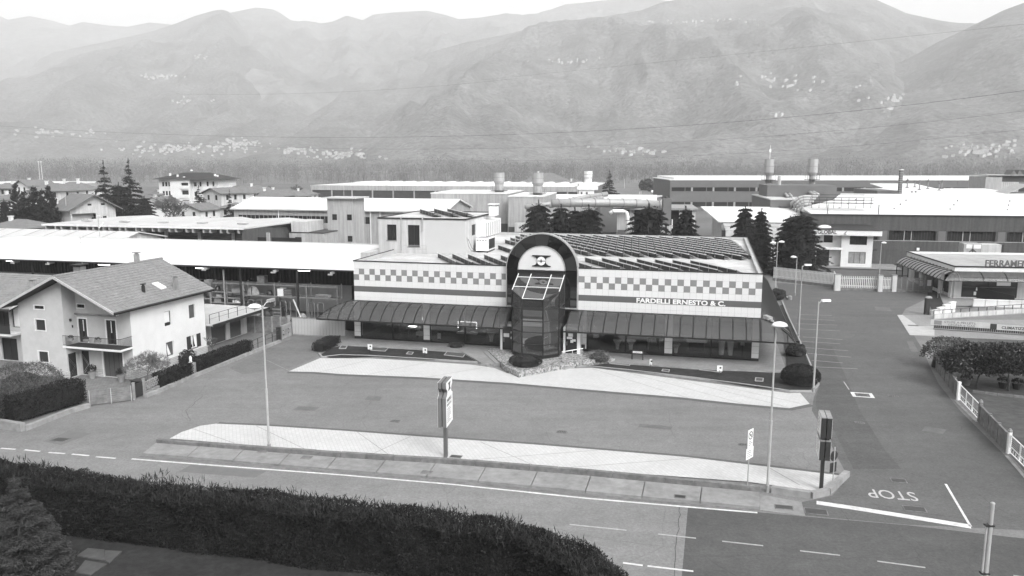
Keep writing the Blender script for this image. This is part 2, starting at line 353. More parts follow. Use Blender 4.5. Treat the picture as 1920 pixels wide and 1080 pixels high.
def vnoise(x, y):
    xi = np.floor(x).astype(int); yi = np.floor(y).astype(int); fx = x-xi; fy = y-yi; fx = fx*fx*(3-2*fx); fy = fy*fy*(3-2*fy)
    g = lambda i, j: _lat[i % 257, j % 257]
    return (g(xi,yi)*(1-fx)+g(xi+1,yi)*fx)*(1-fy)+(g(xi,yi+1)*(1-fx)+g(xi+1,yi+1)*fx)*fy
def fbm(x, y, o=5, ridged=False):
    s = 0; a = .5
    for k in range(o):
        v = vnoise(x*2**k+17*k, y*2**k+31*k); s = s+a*((1-abs(2*v-1)) if ridged else v); a *= .5
    return s

# ------------------------------------------------------------------ valley floor, slopes and haze
struct('ground', MB().quad((-9000,-4000,-.02),(9000,-4000,-.02),(9000,3200,-.02),(-9000,3200,-.02)), M_ground)
struct('meadow', MB().quad((40,330,.01),(150,330,.01),(190,690,.01),(-20,690,.01)), mat('meadow_grass', .15, .95, .2, .08, var2=.15, scale2=.02))
LAYERS = []
def slope(name, prof, Yf, Yc, m, amp, nx=260, ny=90, x0=-250, x1=2250, seed=0.0, back_drop=700, g=1.05):
    px = np.linspace(x0, x1, nx); cz = np.interp(px, [p[0] for p in prof], [p[1] for p in prof])
    a = (px-960)/FPX*1.0
    v = np.concatenate([np.linspace(0,1,ny), [1.06, 1.2]])
    A, Vv = np.meshgrid(a, v); CZ = np.meshgrid(cz, v)[0]
    Y = Yf+(Yc-Yf)*Vv; X = A*Y*math.sqrt(1)/( _c)
    crest = CAM_H+(540-CZ)/FPX*Yc*_c-math.tan(PITCH)*Yc if False else CAM_H+Yc*((540-CZ)*_c-FPX*_s)/(FPX*_c+(540-CZ)*_s)
    X = A*FPX*Y/(FPX*_c+(540-CZ)*_s)
    vv = np.clip(Vv,0,1); base = np.power(vv, g)
    n = fbm(X/520+seed, Y/1500+seed, 6, True)-.62
    n2 = fbm(X/170+seed+9, Y/300+seed, 5)-.5
    env = np.sin(np.pi*np.clip(vv,0,1))**.7
    Z = -2+(crest+2)*base+(n*amp+n2*amp*.35)*env*np.clip(crest/300,.25,1.2)
    Z[-2] = crest[-1]-back_drop*.25; Z[-1] = crest[-1]-back_drop
    nr, nc = X.shape; V = np.stack([X,Y,Z],-1).reshape(-1,3)
    i, j = np.meshgrid(np.arange(nr-1), np.arange(nc-1), indexing='ij'); k = (i*nc+j).ravel()
    F = np.stack([k,k+1,k+nc+1,k+nc],1)
    o = bpy.data.objects.new(name, npmesh(name, V, F, m, True)); COL.objects.link(o); o['kind'] = 'structure'
    LAYERS.append((px, X, Y, Z)); return o
slope('far_peaks', [(-250,25),(0,30),(15,37),(55,30),(95,38),(130,48),(155,41),(205,48),(240,50),(280,42),(330,47),(450,70),(620,150)], 3000, 5600, M_mtn2, 300, x1=620, seed=3)
slope('high_mountains', [(300,70),(350,45),(400,30),(440,22),(480,14),(510,17),(525,24),(545,38),(600,45),(625,40),(650,29),(680,38),(700,27),(740,23),(800,20),(835,28),(860,36),(900,33),(950,25),(980,28),(1010,25),(1027,20),(1060,8),(1085,6),(1120,2),(1200,-5),(1400,20)], 2400, 4900, M_mtn2, 320, x0=300, x1=1400, seed=5.5)
slope('left_mountain', [(-250,190),(0,150),(100,98),(200,78),(280,60),(330,44),(365,30),(400,20),(415,18),(428,21),(450,45),(500,80),(550,100),(600,130),(660,180),(720,225),(780,262),(850,285)], 1900, 4400, M_mtn, 230, x1=850, seed=8.2)
slope('main_mountain', [(380,290),(440,272),(500,250),(565,205),(640,168),(720,132),(800,100),(870,80),(960,62),(1020,46),(1080,40),(1140,30),(1200,20),(1240,5),(1280,-3),(1380,0),(1400,-8),(1500,-12),(1640,-2),(1700,25),(1760,38),(1820,47),(1900,70),(2250,130)], 1450, 3500, M_mtn, 260, x0=380, seed=1.7, nx=320)
slope('right_mountain', [(1380,285),(1450,255),(1520,205),(1570,165),(1640,135),(1700,112),(1760,78),(1800,60),(1830,45),(1880,20),(1920,5),(2050,-40),(2250,-90)], 1300, 2500, M_mtn, 130, x0=1380, seed=6.1, nx=160)
# the valley's other side, behind the viewpoint
V = []; nxx, nyy = 60, 16
for j in range(nyy):
    for i in range(nxx):
        x = -6000+12000*i/(nxx-1); t = j/(nyy-1); V.append((x, -900-2600*t, -2+1000*t+120*math.sin(x/700)*t+60*math.sin(x/260+j)*t))
struct('opposite_slope', MB().add(V, [(j*nxx+i, (j+1)*nxx+i, (j+1)*nxx+i+1, j*nxx+i+1) for j in range(nyy-1) for i in range(nxx-1)]), M_mtn)
hz = MB().box(-9500, 9500, -4200, 9800, -3, 2000)
hm = bpy.data.materials.new('haze_air'); hm.use_nodes = True; hn = hm.node_tree; hn.nodes.clear()
ho = hn.nodes.new('ShaderNodeOutputMaterial'); pv = hn.nodes.new('ShaderNodeVolumePrincipled'); hn.links.new(pv.outputs[0], ho.inputs['Volume'])
pv.inputs['Color'].default_value = (.97,.97,.97,1); pv.inputs['Density'].default_value = HAZE_DENSITY; pv.inputs['Anisotropy'].default_value = 0.0
o = obj('haze', hz, hm); o['kind'] = 'stuff'; o.display_type = 'WIRE'

# hamlets on the slopes: each house a small gabled block with its roof
def hamlets():
    meshes = []
    for wd, dp, ht in ((11,9,6),(16,9,7),(9,9,8),(22,11,6)):
        b = MB().prism_y([(-wd/2,-6),(wd/2,-3),(wd/2,ht),(0,ht+2.2),(-wd/2,ht)], -dp/2, dp/2).mesh('village_house', mat('village_plaster', .42, .9, .1, .05))
        rf = MB().slab([(-wd/2-.6,-dp/2-.5,ht-.1),(0,-dp/2-.5,ht+2.5),(0,dp/2+.5,ht+2.5),(-wd/2-.6,dp/2+.5,ht-.1)], .25).slab([(0,-dp/2-.5,ht+2.5),(wd/2+.6,-dp/2-.5,ht-.1),(wd/2+.6,dp/2+.5,ht-.1),(0,dp/2+.5,ht+2.5)], .25).mesh('roof', M_roof_far)
        meshes.append((b, rf))
    spots = [  # layer, centre px, py, spread px, spread py, count, label, group
        (2, 290,143,38,4,16,'pale house of the hamlet on the left slope', 'hamlet on the left slope'),
        (2, 370,108,14,3,4,'lone pale house high on the left slope', 'scattered houses high on the left slope'),
        (2, 350,190,60,5,7,'pale house on the mid left slope below the hamlet', 'scattered houses mid left slope'),
        (2, 515,180,26,3,8,'pale house in the row above the valley mouth', 'row of houses above the valley mouth'),
        (2, 100,250,70,5,14,'pale house at the far left foot of the mountain', 'village at the far left foot'),
        (2, 330,280,130,8,46,'pale house of the village along the left mountain foot', 'village along the left mountain foot'),
        (2, 440,270,40,6,22,'pale house on the rise behind the left village', 'upper village left of centre'),
        (3, 640,291,45,6,34,'pale house of the village behind the bare wood, left of centre', 'village behind the bare wood'),
        (3, 545,283,40,5,14,'pale house between the two valley villages', 'houses between the valley villages'),
        (3, 1330,41,110,4,26,'pale house in the high hamlet near the ridge', 'high hamlet near the ridge'),
        (3, 1055,115,50,6,11,'pale house in the clearing left of the main slope', 'clearing left of the main slope'),
        (3, 1490,155,120,12,18,'pale house along the terrace halfway up the slope', 'terrace hamlet'),
        (3, 1470,216,16,3,4,'long pale farm house alone on the slope', 'lone farms'),
        (3, 1190,284,60,5,12,'pale house just above the bare wood at centre', 'houses above the bare wood at centre'),
        (3, 1740,190,90,10,36,'pale house of the large hamlet on the right slope', 'large hamlet on the right slope'),
        (4, 1860,282,60,9,30,'pale house of the village at the right edge', 'village at the right edge')]
    rg = random.Random(5); mass = MB(); mass_r = MB()
    for ly, cx, cy, sx, sy, n, lab, grp in spots:
        px, X, Y, Z = LAYERS[ly]; fac = (FPX*_c)
        for k in range(int(n*(2.1 if ly > 1 and cy > 240 else 1.5))):
            x = rg.gauss(cx, sx*(.5 if k < n else .7)); y = rg.gauss(cy, sy*(.6 if k < n else .9))
            j = int(np.argmin(abs(px-x)))
            col = np.array([540-FPX*((math.cos(PITCH)*(Z[i,j]-CAM_H)+math.sin(PITCH)*Y[i,j])/(math.cos(PITCH)*Y[i,j]-math.sin(PITCH)*(Z[i,j]-CAM_H))) for i in range(Z.shape[0]-2)])
            i = int(np.argmin(abs(col-y)))
            i = min(max(i,1),len(col)-2)
            i0 = i-1 if col[i] < y else i; i1 = i0+1
            t = 0 if abs(col[i1]-col[i0]) < 1e-6 else np.clip((y-col[i0])/(col[i1]-col[i0]),0,1)
            q = [float(a[i0,j]+(a[i1,j]-a[i0,j])*t) for a in (X,Y,Z)]
            if k >= n:
                s = rg.uniform(.3,.6); cz_, sn_ = math.cos(s*9), math.sin(s*9); wv_, dv_, hv_ = 6*s, 5*s, 7*s
                P8 = [(q[0]+a_*wv_*cz_-b_*dv_*sn_, q[1]+a_*wv_*sn_+b_*dv_*cz_, q[2]+c_) for c_ in (-3*s,hv_) for (a_,b_) in ((-1,-1),(1,-1),(1,1),(-1,1))]
                mass.add(P8,[(4,5,6,7),(0,1,5,4),(1,2,6,5),(2,3,7,6),(3,0,4,7)]); mass_r.add([(P8[4][0],P8[4][1],P8[4][2]+.05),(P8[5][0],P8[5][1],P8[5][2]+.05),(P8[6][0],P8[6][1],P8[6][2]+.05),(P8[7][0],P8[7][1],P8[7][2]+.05),((P8[4][0]+P8[7][0])/2,(P8[4][1]+P8[7][1])/2,P8[4][2]+2.2*s),((P8[5][0]+P8[6][0])/2,(P8[5][1]+P8[6][1])/2,P8[4][2]+2.2*s)],[(0,1,5,4),(2,3,4,5),(1,2,5),(3,0,4)]); continue
            b, rf = rg.choice(meshes)
            o = obj('village_house', b, loc=(q[0],q[1],q[2]+.5), rz=rg.uniform(-.9,.9)); s = rg.uniform(.42,.75); o.scale = (s,s,s)
            tag(o, lab, 'house', grp); obj('roof', rf, parent=o)
    o = stuff(obj('distant_village', mass, MATS['village_plaster'])); obj('roofs', mass_r, M_roof_far, o)['kind'] = 'stuff'
hamlets()

# ------------------------------------------------------------------ asphalt, paving, markings
Z1, Z2, Z3, Z4 = .004, .010, .016, .022
sheet('yard_asphalt', [(-75,20,0),(75,20,0),(90,135,0),(-75,135,0)], M_asph_lot, Z1)
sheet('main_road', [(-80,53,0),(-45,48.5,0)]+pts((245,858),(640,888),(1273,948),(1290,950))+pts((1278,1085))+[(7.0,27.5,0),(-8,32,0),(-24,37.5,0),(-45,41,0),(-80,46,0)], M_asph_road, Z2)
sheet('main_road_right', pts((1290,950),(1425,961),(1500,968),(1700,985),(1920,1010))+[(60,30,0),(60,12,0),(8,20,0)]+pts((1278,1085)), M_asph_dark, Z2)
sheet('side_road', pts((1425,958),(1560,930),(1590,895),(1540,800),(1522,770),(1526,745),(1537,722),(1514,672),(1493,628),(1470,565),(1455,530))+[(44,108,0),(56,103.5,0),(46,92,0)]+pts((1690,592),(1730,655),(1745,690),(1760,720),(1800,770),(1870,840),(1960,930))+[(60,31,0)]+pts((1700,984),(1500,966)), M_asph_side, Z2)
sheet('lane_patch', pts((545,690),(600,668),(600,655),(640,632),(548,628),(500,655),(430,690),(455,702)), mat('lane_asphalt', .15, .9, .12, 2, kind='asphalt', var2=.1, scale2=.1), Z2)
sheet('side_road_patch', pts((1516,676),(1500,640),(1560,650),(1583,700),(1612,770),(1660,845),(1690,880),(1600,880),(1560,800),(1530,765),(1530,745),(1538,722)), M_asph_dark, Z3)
# paving islands
def island(name, P, m, z, h, kerbmat, kw=.14, kname='kerb'):
    sheet(name, P, m, z+h)
    k = MB(); Q = [Vector(p[:2]) for p in P]; Q.append(Q[0]); e = None
    root = obj(kname, strip(MB(), Q, kw, z, z+h-.006), kerbmat); root['kind'] = 'structure'
    return root
PAVE_UP = pts((541,697),(600,672),(700,673),(790,678),(880,684),(925,690),(950,700),(990,706),(1060,692),(1110,690),(1300,715),(1480,738),(1500,737),(1518,758),(1480,766),(1380,757),(1280,746),(1100,731),(960,719),(790,708),(640,702),(590,698))
sheet('upper_paving', PAVE_UP, M_paver, .03)
o = struct('paving_edge', strip(MB(), [G(*p) for p in ((541,697),(590,698),(640,702),(790,708),(960,719),(1100,731),(1280,746),(1380,757),(1480,766),(1518,758))], .5, Z2+.001, off=-.25), mat('edge_asphalt', .11, .9, .15, 3))
PAVE_LOW = pts((318,824),(340,812),(375,800),(405,796),(500,800),(640,809),(800,821),(1000,835),(1280,858),(1440,877),(1573,893),(1545,918),(1525,922),(1400,905),(1050,879),(640,849))
sheet('island_paving', PAVE_LOW, M_paver, .06)
o = struct('island_back_edge', strip(MB(), [G(*p) for p in ((405,796),(500,800),(640,809),(800,821),(1000,835),(1280,858),(1440,877),(1573,893))], .45, Z2+.001, off=.22), MATS['edge_asphalt'])
# expansion lines of the pavings (raised concrete strips a shade darker)
jm = MB()
for a, b in (((500,676),(545,697)),((690,676),(600,698)),((800,680),(690,703)),((905,690),(800,708)),((1110,692),(1290,747)),((1180,700),(1395,758)),((1270,712),(1480,765)),((1340,722),(1500,757))):
    strip(jm, [G(*a),G(*b)], .05, .034)
struct('paving_joint', jm, mat('joint_strip', .27, .9))
jm = MB()
for a, b in (((360,805),(440,833)),((480,800),(570,843)),((670,812),(730,855)),((770,820),(700,852)),((900,830),(1000,874)),((1120,846),(860,866)),((1300,861),(1060,879)),((1440,878),(1500,912))):
    strip(jm, [G(*a),G(*b)], .05, .064)
struct('paving_joint', jm, MATS['joint_strip'])
# island kerb wall, cast in lengths
kp = [G(x,y) for x,y in ((296,831),(320,834),(640,857),(840,869),(1100,890),(1405,920),(1425,922))]
kerb = bpy.data.objects.new('island_kerb', None); COL.objects.link(kerb); kerb['kind'] = 'structure'
RS = resample(kp, 1.55)
for a, b in zip(RS, RS[1:]):
    d = (b-a).normalized()*.012; obj('kerb_stone', strip(MB(), [a+d,b-d], .26+random.uniform(0,.02), 0, .30+random.uniform(-.01,.012)), M_conc_old, kerb)
for Q in ([(1446,923),(1520,934)],[(1520,934),(1552,927)],[(1552,927),(1588,893)]):
    for a, b in zip(*(lambda r: (r, r[1:]))(resample([G(*q) for q in Q], 1.4))):
        d = (b-a).normalized()*.012; obj('kerb_stone', strip(MB(), [a+d,b-d], .3, 0, .34+random.uniform(-.01,.01)), M_conc, kerb)
# concrete gutter pavement in slabs between kerb and road
gut = bpy.data.objects.new('gutter_pavement', None); COL.objects.link(gut); gut['kind'] = 'structure'
up = [G(x,y) for x,y in ((292,834),(640,862),(840,874),(1100,896),(1400,925),(1425,927))]; lo = [G(x,y) for x,y in ((268,853),(640,884),(840,900),(1100,925),(1400,953),(1425,955))]
def at_len(P, t):
    P = [Vector(p[:2]) for p in P]; Ls = [0]
    for a, b in zip(P, P[1:]): Ls.append(Ls[-1]+(b-a).length)
    s_ = t*Ls[-1]
    for i in range(len(P)-1):
        if s_ <= Ls[i+1]+1e-6:
            u = (s_-Ls[i])/(Ls[i+1]-Ls[i]); return P[i]*(1-u)+P[i+1]*u
NS = 12
for i in range(NS):
    a0, a1 = i/NS+.0007, (i+1)/NS-.0007
    q = [at_len(lo,a0),at_len(lo,a1),at_len(up,a1),at_len(up,a0)]; h = .13+random.uniform(-.006,.006)
    m_ = MB().add([(v.x,v.y,z) for z in (0,h) for v in q], [(4,5,6,7),(0,1,5,4),(1,2,6,5),(2,3,7,6),(3,0,4,7)])
    obj('gutter_slab', m_, M_gutter, gut)
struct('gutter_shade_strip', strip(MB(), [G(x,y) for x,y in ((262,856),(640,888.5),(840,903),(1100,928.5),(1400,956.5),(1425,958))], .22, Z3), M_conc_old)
struct('crossing_concrete', MB().add([(*p[:2],Z3) for p in (G(1425,927),G(1425,957),G(1510,968),G(1503,942))], [(0,1,2,3)]), M_gutter)
# painted lines
def paint(P, wd, m, label, z=Z4, group=None, nm='road_line'):
    o = obj(nm, strip(MB(), P, wd, z), m); return tag(o, label, 'road marking', group)
paint([G(x,y) for x,y in ((247,861),(400,873),(640,891),(850,909),(1100,935),(1275,950),(1420,962))], .15, M_paint, 'long continuous white edge line of the main road below the gutter pavement')
for i, (a, b) in enumerate((((2,841),(29,843)),((46,844),(75,847)),((91,849),(122,851)),((135,852),(167,855)),((180,857),(217,860)))):
    paint([G(*a),G(*b)], .15, M_paint, ['first','second','third','fourth','fifth'][i]+' dash from the left of the broken white line above the hedge', group='broken line at the left junction', nm='road_dash')
cd = (((1068,984),(1175,995)),((1234,1002),(1305,1010)),((1354,1015.5),(1431,1024)),((1500,1033.5),(1575,1042)),((1645,1053),(1735,1065)),((1900,1080),(1990,1093)),((640,945),(720,953)))
nm = ['dash of the centre line just right of the hedge','short dash across the seam of light and dark asphalt','dash on the dark asphalt below the gutter end','dash on the dark asphalt below the stop line start','dash on the dark asphalt left of the bare pole','dash of the centre line at the right edge','dash of the centre line behind the hedge']
for (a, b), l in zip(cd, nm): paint([G(*a),G(*b)], .11, M_paint_worn, 'worn white '+l, group='centre line dashes', nm='road_dash')
for (a, b), l in zip((((1168,1056),(1205,1061)),((1214,1062),(1300,1072))), ('short white dash beside the hedge end at the bottom','longer white dash at the bottom edge crossing the asphalt seam')): paint([G(*a),G(*b)], .13, M_paint, l, nm='road_dash')
paint([G(1531,943),G(1600,953),G(1820,988)], .46, M_paint, 'thick white stop line across the mouth of the side road')
paint([G(1773,908),G(1820,988)], .12, M_paint, 'thin slanting white line meeting the stop line end')
t = thing('stop_lettering', 'worn white letters reading STOP painted upside down on the side road', 'road marking', G(1680,931,Z4))
a = math.atan2(G(1640,918)[1]-G(1720,936)[1], G(1640,918)[0]-G(1720,936)[0])
st = text('STOP', 1.62, mat('worn_lettering_paint', .45, .7, .3, 5), t, Matrix.Translation((.05,.9,0)) @ Matrix.Rotation(R(180-12),4,'Z') @ Matrix.Translation((0,.15,0)), ext=.001, off=.004, align='CENTER', sx=.62)
for i, (a, b) in enumerate((((1500,590),(1560,592)),((1497,598),(1565,601)),((1492,607),(1570,610)),((1500,617),(1575,621)),((1505,632),(1580,637)),((1500,640),(1575,645)),((1508,652),(1590,658)),((1515,663),(1596,670)),((1522,676),(1580,681)),((1526,688),(1608,692)))):
    paint([G(*a),G(*b)], .08, M_paint_worn, 'faint thin white parking line on the side road, '+['farthest','second farthest','third farthest','fourth farthest','fifth farthest','fifth nearest','fourth nearest','third nearest','second nearest','nearest'][i], group='faint parking lines beside the showroom', nm='parking_line')
paint([G(1582,716),G(1592,731)], .08, M_paint_worn, 'short faint white dash in the side road above the boxed manhole')
# manholes, grates
def cover(px, py, wx, wy, label, z=Z4, m=M_iron, deg=-14, slots=0, nm='manhole_cover', cat='manhole cover'):
    x, y, _ = G(px,py); t = thing(nm, label, cat, (x,y,0), deg)
    obj('lid', MB().box(-wx/2,wx/2,-wy/2,wy/2,z,z+.008), m, t)
    f = MB(); e = .05
    f.box(-wx/2-e,wx/2+e,-wy/2-e,-wy/2,z-.002,z+.012).box(-wx/2-e,wx/2+e,wy/2,wy/2+e,z-.002,z+.012).box(-wx/2-e,-wx/2,-wy/2,wy/2,z-.002,z+.012).box(wx/2,wx/2+e,-wy/2,wy/2,z-.002,z+.012)
    obj('rim', f, M_conc_old, t)
    for i in range(slots): obj('bar', MB().box(-wx/2+wx*(i+.35)/slots,-wx/2+wx*(i+.65)/slots,-wy/2+.03,wy/2-.03,z+.009,z+.02), M_conc_old, t)
    return t
cover(741,790,.5,.35,'dark drain grate in the parking lot left of the totem sign',slots=5,nm='drain_grate',cat='drain grate')
cover(1053,810,.55,.35,'dark drain grate in the parking lot right of the totem sign',slots=5,nm='drain_grate',cat='drain grate')
cover(1393,834,.5,.3,'dark drain grate in the lot behind the no stopping sign',slots=5,nm='drain_grate',cat='drain grate')
cover(1612,793,.5,.3,'small dark drain grate in the side road below the boxed manhole',slots=4,nm='drain_grate',cat='drain grate')
cover(1675,743,.6,.35,'dark drain grate in the side road right of the boxed manhole',slots=4,nm='drain_grate',cat='drain grate')
cover(113,825,.9,.6,'rectangular manhole cover in the left lane junction')
cover(1685,902,.7,.5,'rectangular manhole cover above the stop lettering')
cover(1715,955,.95,.55,'rectangular manhole cover below the stop lettering')
cover(1470,952,.8,.42,'rectangular manhole cover on the concrete beside the gutter end',z=Z4+.004)
cover(1530,960,1.0,.6,'large dark cover at the start of the stop line',z=Z4+.004)
cover(1617,741,.65,.5,'small dark lid inside a white painted box on the side road')
fm_ = MB(); x, y, _ = G(1617,741)
for (x0,x1,y0,y1) in ((-.75,.75,-.62,-.42),(-.75,.75,.42,.62),(-.75,-.5,-.42,.42),(.5,.75,-.42,.42)): fm_.quad((x0,y0,0),(x1,y0,0),(x1,y1,0),(x0,y1,0))
tag(obj('painted_box', fm_, M_paint, loc=(x,y,Z4), rz=R(-14)), 'white painted square frame around a manhole on the side road', 'road marking')
for (px,py,l) in ((494,850,'left, below the tall left lamp post'),(575,862,'second from the left'),(800,890,'middle, below the totem sign'),): cover(px,py,.5,.4,'square iron lid set in the gutter pavement, '+l,z=.137,m=M_conc_old)
cover(855,858,.6,.35,'dark square lid in the pale paving at the totem foot',z=.062)
cover(1275,936,.5,.35,'black drain opening in the gutter pavement above the asphalt seam',z=.137,m=M_black)
# asphalt repair patches and seams
struct('asphalt_patch', MB().add([(*G(*p)[:2],Z3) for p in ((80,828),(130,808),(172,813),(115,835))],[(0,1,2,3)]), mat('patch_asphalt', .15, .9, .1, 2))
struct('asphalt_patch', MB().add([(*G(*p)[:2],Z3) for p in ((358,872),(500,884),(478,896),(335,885))],[(0,1,2,3)]), MATS['patch_asphalt'])
for i, P in enumerate((((380,742),(350,770),(358,790)),((1830,925),(1880,960),(1960,990)),((1590,840),(1620,875),(1655,895)),((1575,950),(1600,985)),((1600,700),(1570,740),(1548,790),(1575,860)),((1275,950),(1264,1082)))):
    Q = [Vector(G(*p)[:2]) for p in P]; Q2 = resample(Q, .5); Q2 = [q+Vector((random.uniform(-.07,.07),random.uniform(-.07,.07))) for q in Q2]
    struct('asphalt_crack', strip(MB(), Q2, .035, Z3+.002), M_asph_dark)
for P in (((690,742),(716,744),(712,752),(684,750)),((1200,795),(1262,800),(1258,806),(1196,801)),((560,762),(600,764),(590,771),(548,769)),((1700,640),(1712,641),(1722,660),(1708,659)),((1640,575),(1668,577),(1672,584),(1642,582)),((1735,800),(1775,806),(1768,814),(1728,808)),((905,1000),(990,1010),(985,1018),(898,1008))):
    struct('asphalt_patch', MB().add([(*G(*p)[:2],Z3+.003) for p in P],[(0,1,2,3)]), mat('stain_asphalt', .135, .85, .15, 3, var2=.15, scale2=.8))
# lawns in front of the showroom with light kerbs
LAWN_L = pts((600,668),(618,656),(640,650),(700,647),(800,655),(868,660),(903,680),(800,676),(700,670),(620,672))
LAWN_R = pts((1050,690),(1110,676),(1200,684),(1300,690),(1445,700),(1478,700),(1530,718),(1520,733),(1480,735),(1420,728),(1300,710),(1180,697),(1110,690))
LAWN_S = pts((1478,705),(1533,722),(1490,628),(1468,572),(1460,575),(1470,640))
sheet('front_lawn', LAWN_L, M_lawn, .10); sheet('front_lawn', LAWN_R, M_lawn, .10); sheet('side_lawn', LAWN_S, M_lawn, .09)
for nm_, P in (('lawn_kerb', ((598,664),(604,671),(640,667),(700,669),(800,675),(903,681),(868,661))), ('lawn_kerb', ((1050,690),(1110,689),(1180,696),(1300,710),(1420,726),(1480,735),(1522,735),(1535,722),(1514,672),(1493,627),(1475,588),(1466,565)))):
    root = bpy.data.objects.new(nm_, None); COL.objects.link(root); root['kind'] = 'structure'
    Q = resample([G(*p) for p in P], 1.2)
    for a, b in zip(Q, Q[1:]):
        d = (b-a).normalized()*.01; obj('kerb_stone', strip(MB(), [a+d,b-d], .13, 0, .14+random.uniform(-.004,.004)), mat('pale_kerb', .33, .8, .1, 3), root)
# terrace round the showroom
S = Fr(-15.0, 75.2, -14.0)
TERR = [S.w(*p) for p in ((-3.2,-.5),(-2.2,-2.3),(-.6,-2.65),(8,-2.65),(11.6,-2.85),(14.3,-6.1),(16,-6.0),(21.5,-6),(23.2,-3.1),(31.7,-3.6),(39.1,-3.0),(39.1,12),(37,12),(37,.4),(0,.4),(0,9),(-2,9))]
sheet('terrace', TERR, M_terrace, .22)
struct('terrace_base', MB().prism([p[:2] for p in TERR[::1]], -.01, .214), M_conc)

# ------------------------------------------------------------------ the showroom
W, DP, HT, ZB = 37.05, 33.6, 7.75, .22
show = thing('showroom', 'low tiled showroom with a checkered band, dark curved canopy and glass entrance tower', 'showroom', (*S.w(0,0)[:2],0), S.deg)
mb = MB()
for (a, b) in ((0,15.03),(21.52,W)): wall(mb, front(.03), a, b, 3.9, 7.72)
wall(mb, front(.03), 15.03, 21.52, 3.9, 7.4)
mb.quad((0.02,.03,0),(0.02,DP,0),(0.02,DP,7.72),(0.02,.03,7.72)); mb.quad((W-.02,.03,0),(W-.02,DP,0),(W-.02,DP,7.72),(W-.02,.03,7.72))
mb.quad((0,DP,0),(W,DP,0),(W,DP,7.72),(0,DP,7.72))
obj('wall', mb, M_joint, show)
obj('roof_deck', MB().box(.35,W-.35,.36,DP-.35,7.2,7.38), M_flatroof, show)
pr = MB()
for (x0,x1,y0,y1) in ((0,W,.0,.33),(0,W,DP-.35,DP),(0,.33,.33,DP-.35),(W-.33,W,.33,DP-.35)): pr.box(x0,x1,y0,y1,7.2,7.71)
obj('parapet', pr, mat('parapet_concrete', .42, .85, .15, 1.5), show)
cp = MB()
for (x0,x1,y0,y1) in ((-.05,15.05,-.05,.02),(21.5,W+.05,-.05,.02),(-.05,.0,.02,DP+.03),(W,W+.06,.02,DP+.03),(-.05,W+.05,DP+.03,DP+.09)): cp.box(x0,x1,y0,y1,7.68,7.78)
obj('coping', cp, M_dark, show)
# cladding tiles: rows of squares, two of them a staggered grey check
rows = [(7.12,7.70,None),(7.0-.0,7.12,'skip'),(6.455,7.0,0),(5.91,6.455,1),(5.34,5.91,None),(4.81,5.34,'band'),(4.27,4.81,None),(3.93,4.27,None)]
rows = [(7.0,7.68,None),(6.455,7.0,0),(5.91,6.455,1),(5.34,5.91,None),(4.29,4.81,None),(3.93,4.29,None)]
tp = {}
cells = []
for xa, xb, n, ph in ((-.02,15.02,28,1),(21.53,W+.02,29,0)):
    pw = (xb-xa)/n
    for z0, z1, k in rows:
        for i in range(n):
            dark = k is not None and (i+k+ph) % 2 == 0
            cells.append((xa+i*pw, z0, pw, z1-z0, dark))
cells.sort(key=lambda q: (-(1 if q[4] else 0), -q[0]))
rest = MB()
for q, (x, z, pw, ph_, dark) in enumerate(cells):
    if q < 300:
        key = (round(pw,3), round(ph_,3), dark)
        if key not in tp: tp[key] = MB().box(.006,pw-.006,-.012,.025,.006,ph_-.006).mesh('tile', M_tile_d if dark else M_tile_w)
        obj('tile', tp[key], parent=show, loc=(x,random.uniform(-.004,.003),z))
    else: rest.box(x+.006,x+pw-.006,-.012,.025,z+.006,z+ph_-.006)
stuff(obj('tile_field', rest, M_tile_w, show))
# dark stripe in sheets, with the name in relief
for xa, xb, n in ((-.02,15.02,5),(21.53,W+.02,5)):
    for i in range(n): obj('band_panel', MB().box(xa+(xb-xa)*i/n+.006,xa+(xb-xa)*(i+1)/n-.006,-.02,.025,4.815,5.335), M_stripe, show)
text('FARDELLI ERNESTO & C.', .555, M_white, show, face_mat((26.62,-.05,4.875)), ext=.03, off=.019, name='name_lettering', sx=1.25)
# side walls tiles (right flank, seen edge on) stay joint-coloured; columns with cladding
colx = ((-.12,.5),(6.9,7.5),(21.6,22.3),(29.17,29.83),(36.46,37.05))
for a, b in colx:
    c_ = obj('column', MB().box(a,b,.0,.5,ZB+.25,3.9), M_tile_w, show); obj('base', MB().box(a-.01,b+.01,-.01,.5,ZB-.05,ZB+.25), M_signd, c_)
    for z in (.9,1.5,2.1): obj('joint', MB().box(a-.004,b+.004,-.004,.3,z,z+.02), M_joint, c_)
bays = [(.5,3.78),(3.78,6.9),(7.5,10.96),(10.96,14.3),(22.3,25.79),(25.79,29.17),(29.83,33.11),(33.11,36.46)]
for a, b in bays:
    g_ = obj('shop_window', MB().box(a+.06,b-.06,.12,.14,ZB+.14,3.8), M_shopglass, show)
    f = MB(); t = .07
    f.box(a,b,.06,.2,ZB,ZB+.14).box(a,b,.06,.2,3.8,3.9).box(a,a+t,.06,.2,ZB+.14,3.8).box(b-t,b,.06,.2,ZB+.14,3.8)
    obj('frame', f, M_black, g_)
# right flank glazing below the canopy
for i in range(6):
    y0 = .6+i*4.2; g_ = obj('shop_window', MB().box(W-.01,W+.01,y0,y0+4.0,ZB+.14,3.7), M_glass, show)
    obj('frame', MB().box(W-.01,W+.06,y0+4.0,y0+4.2,ZB,3.8), M_tile_w, g_)
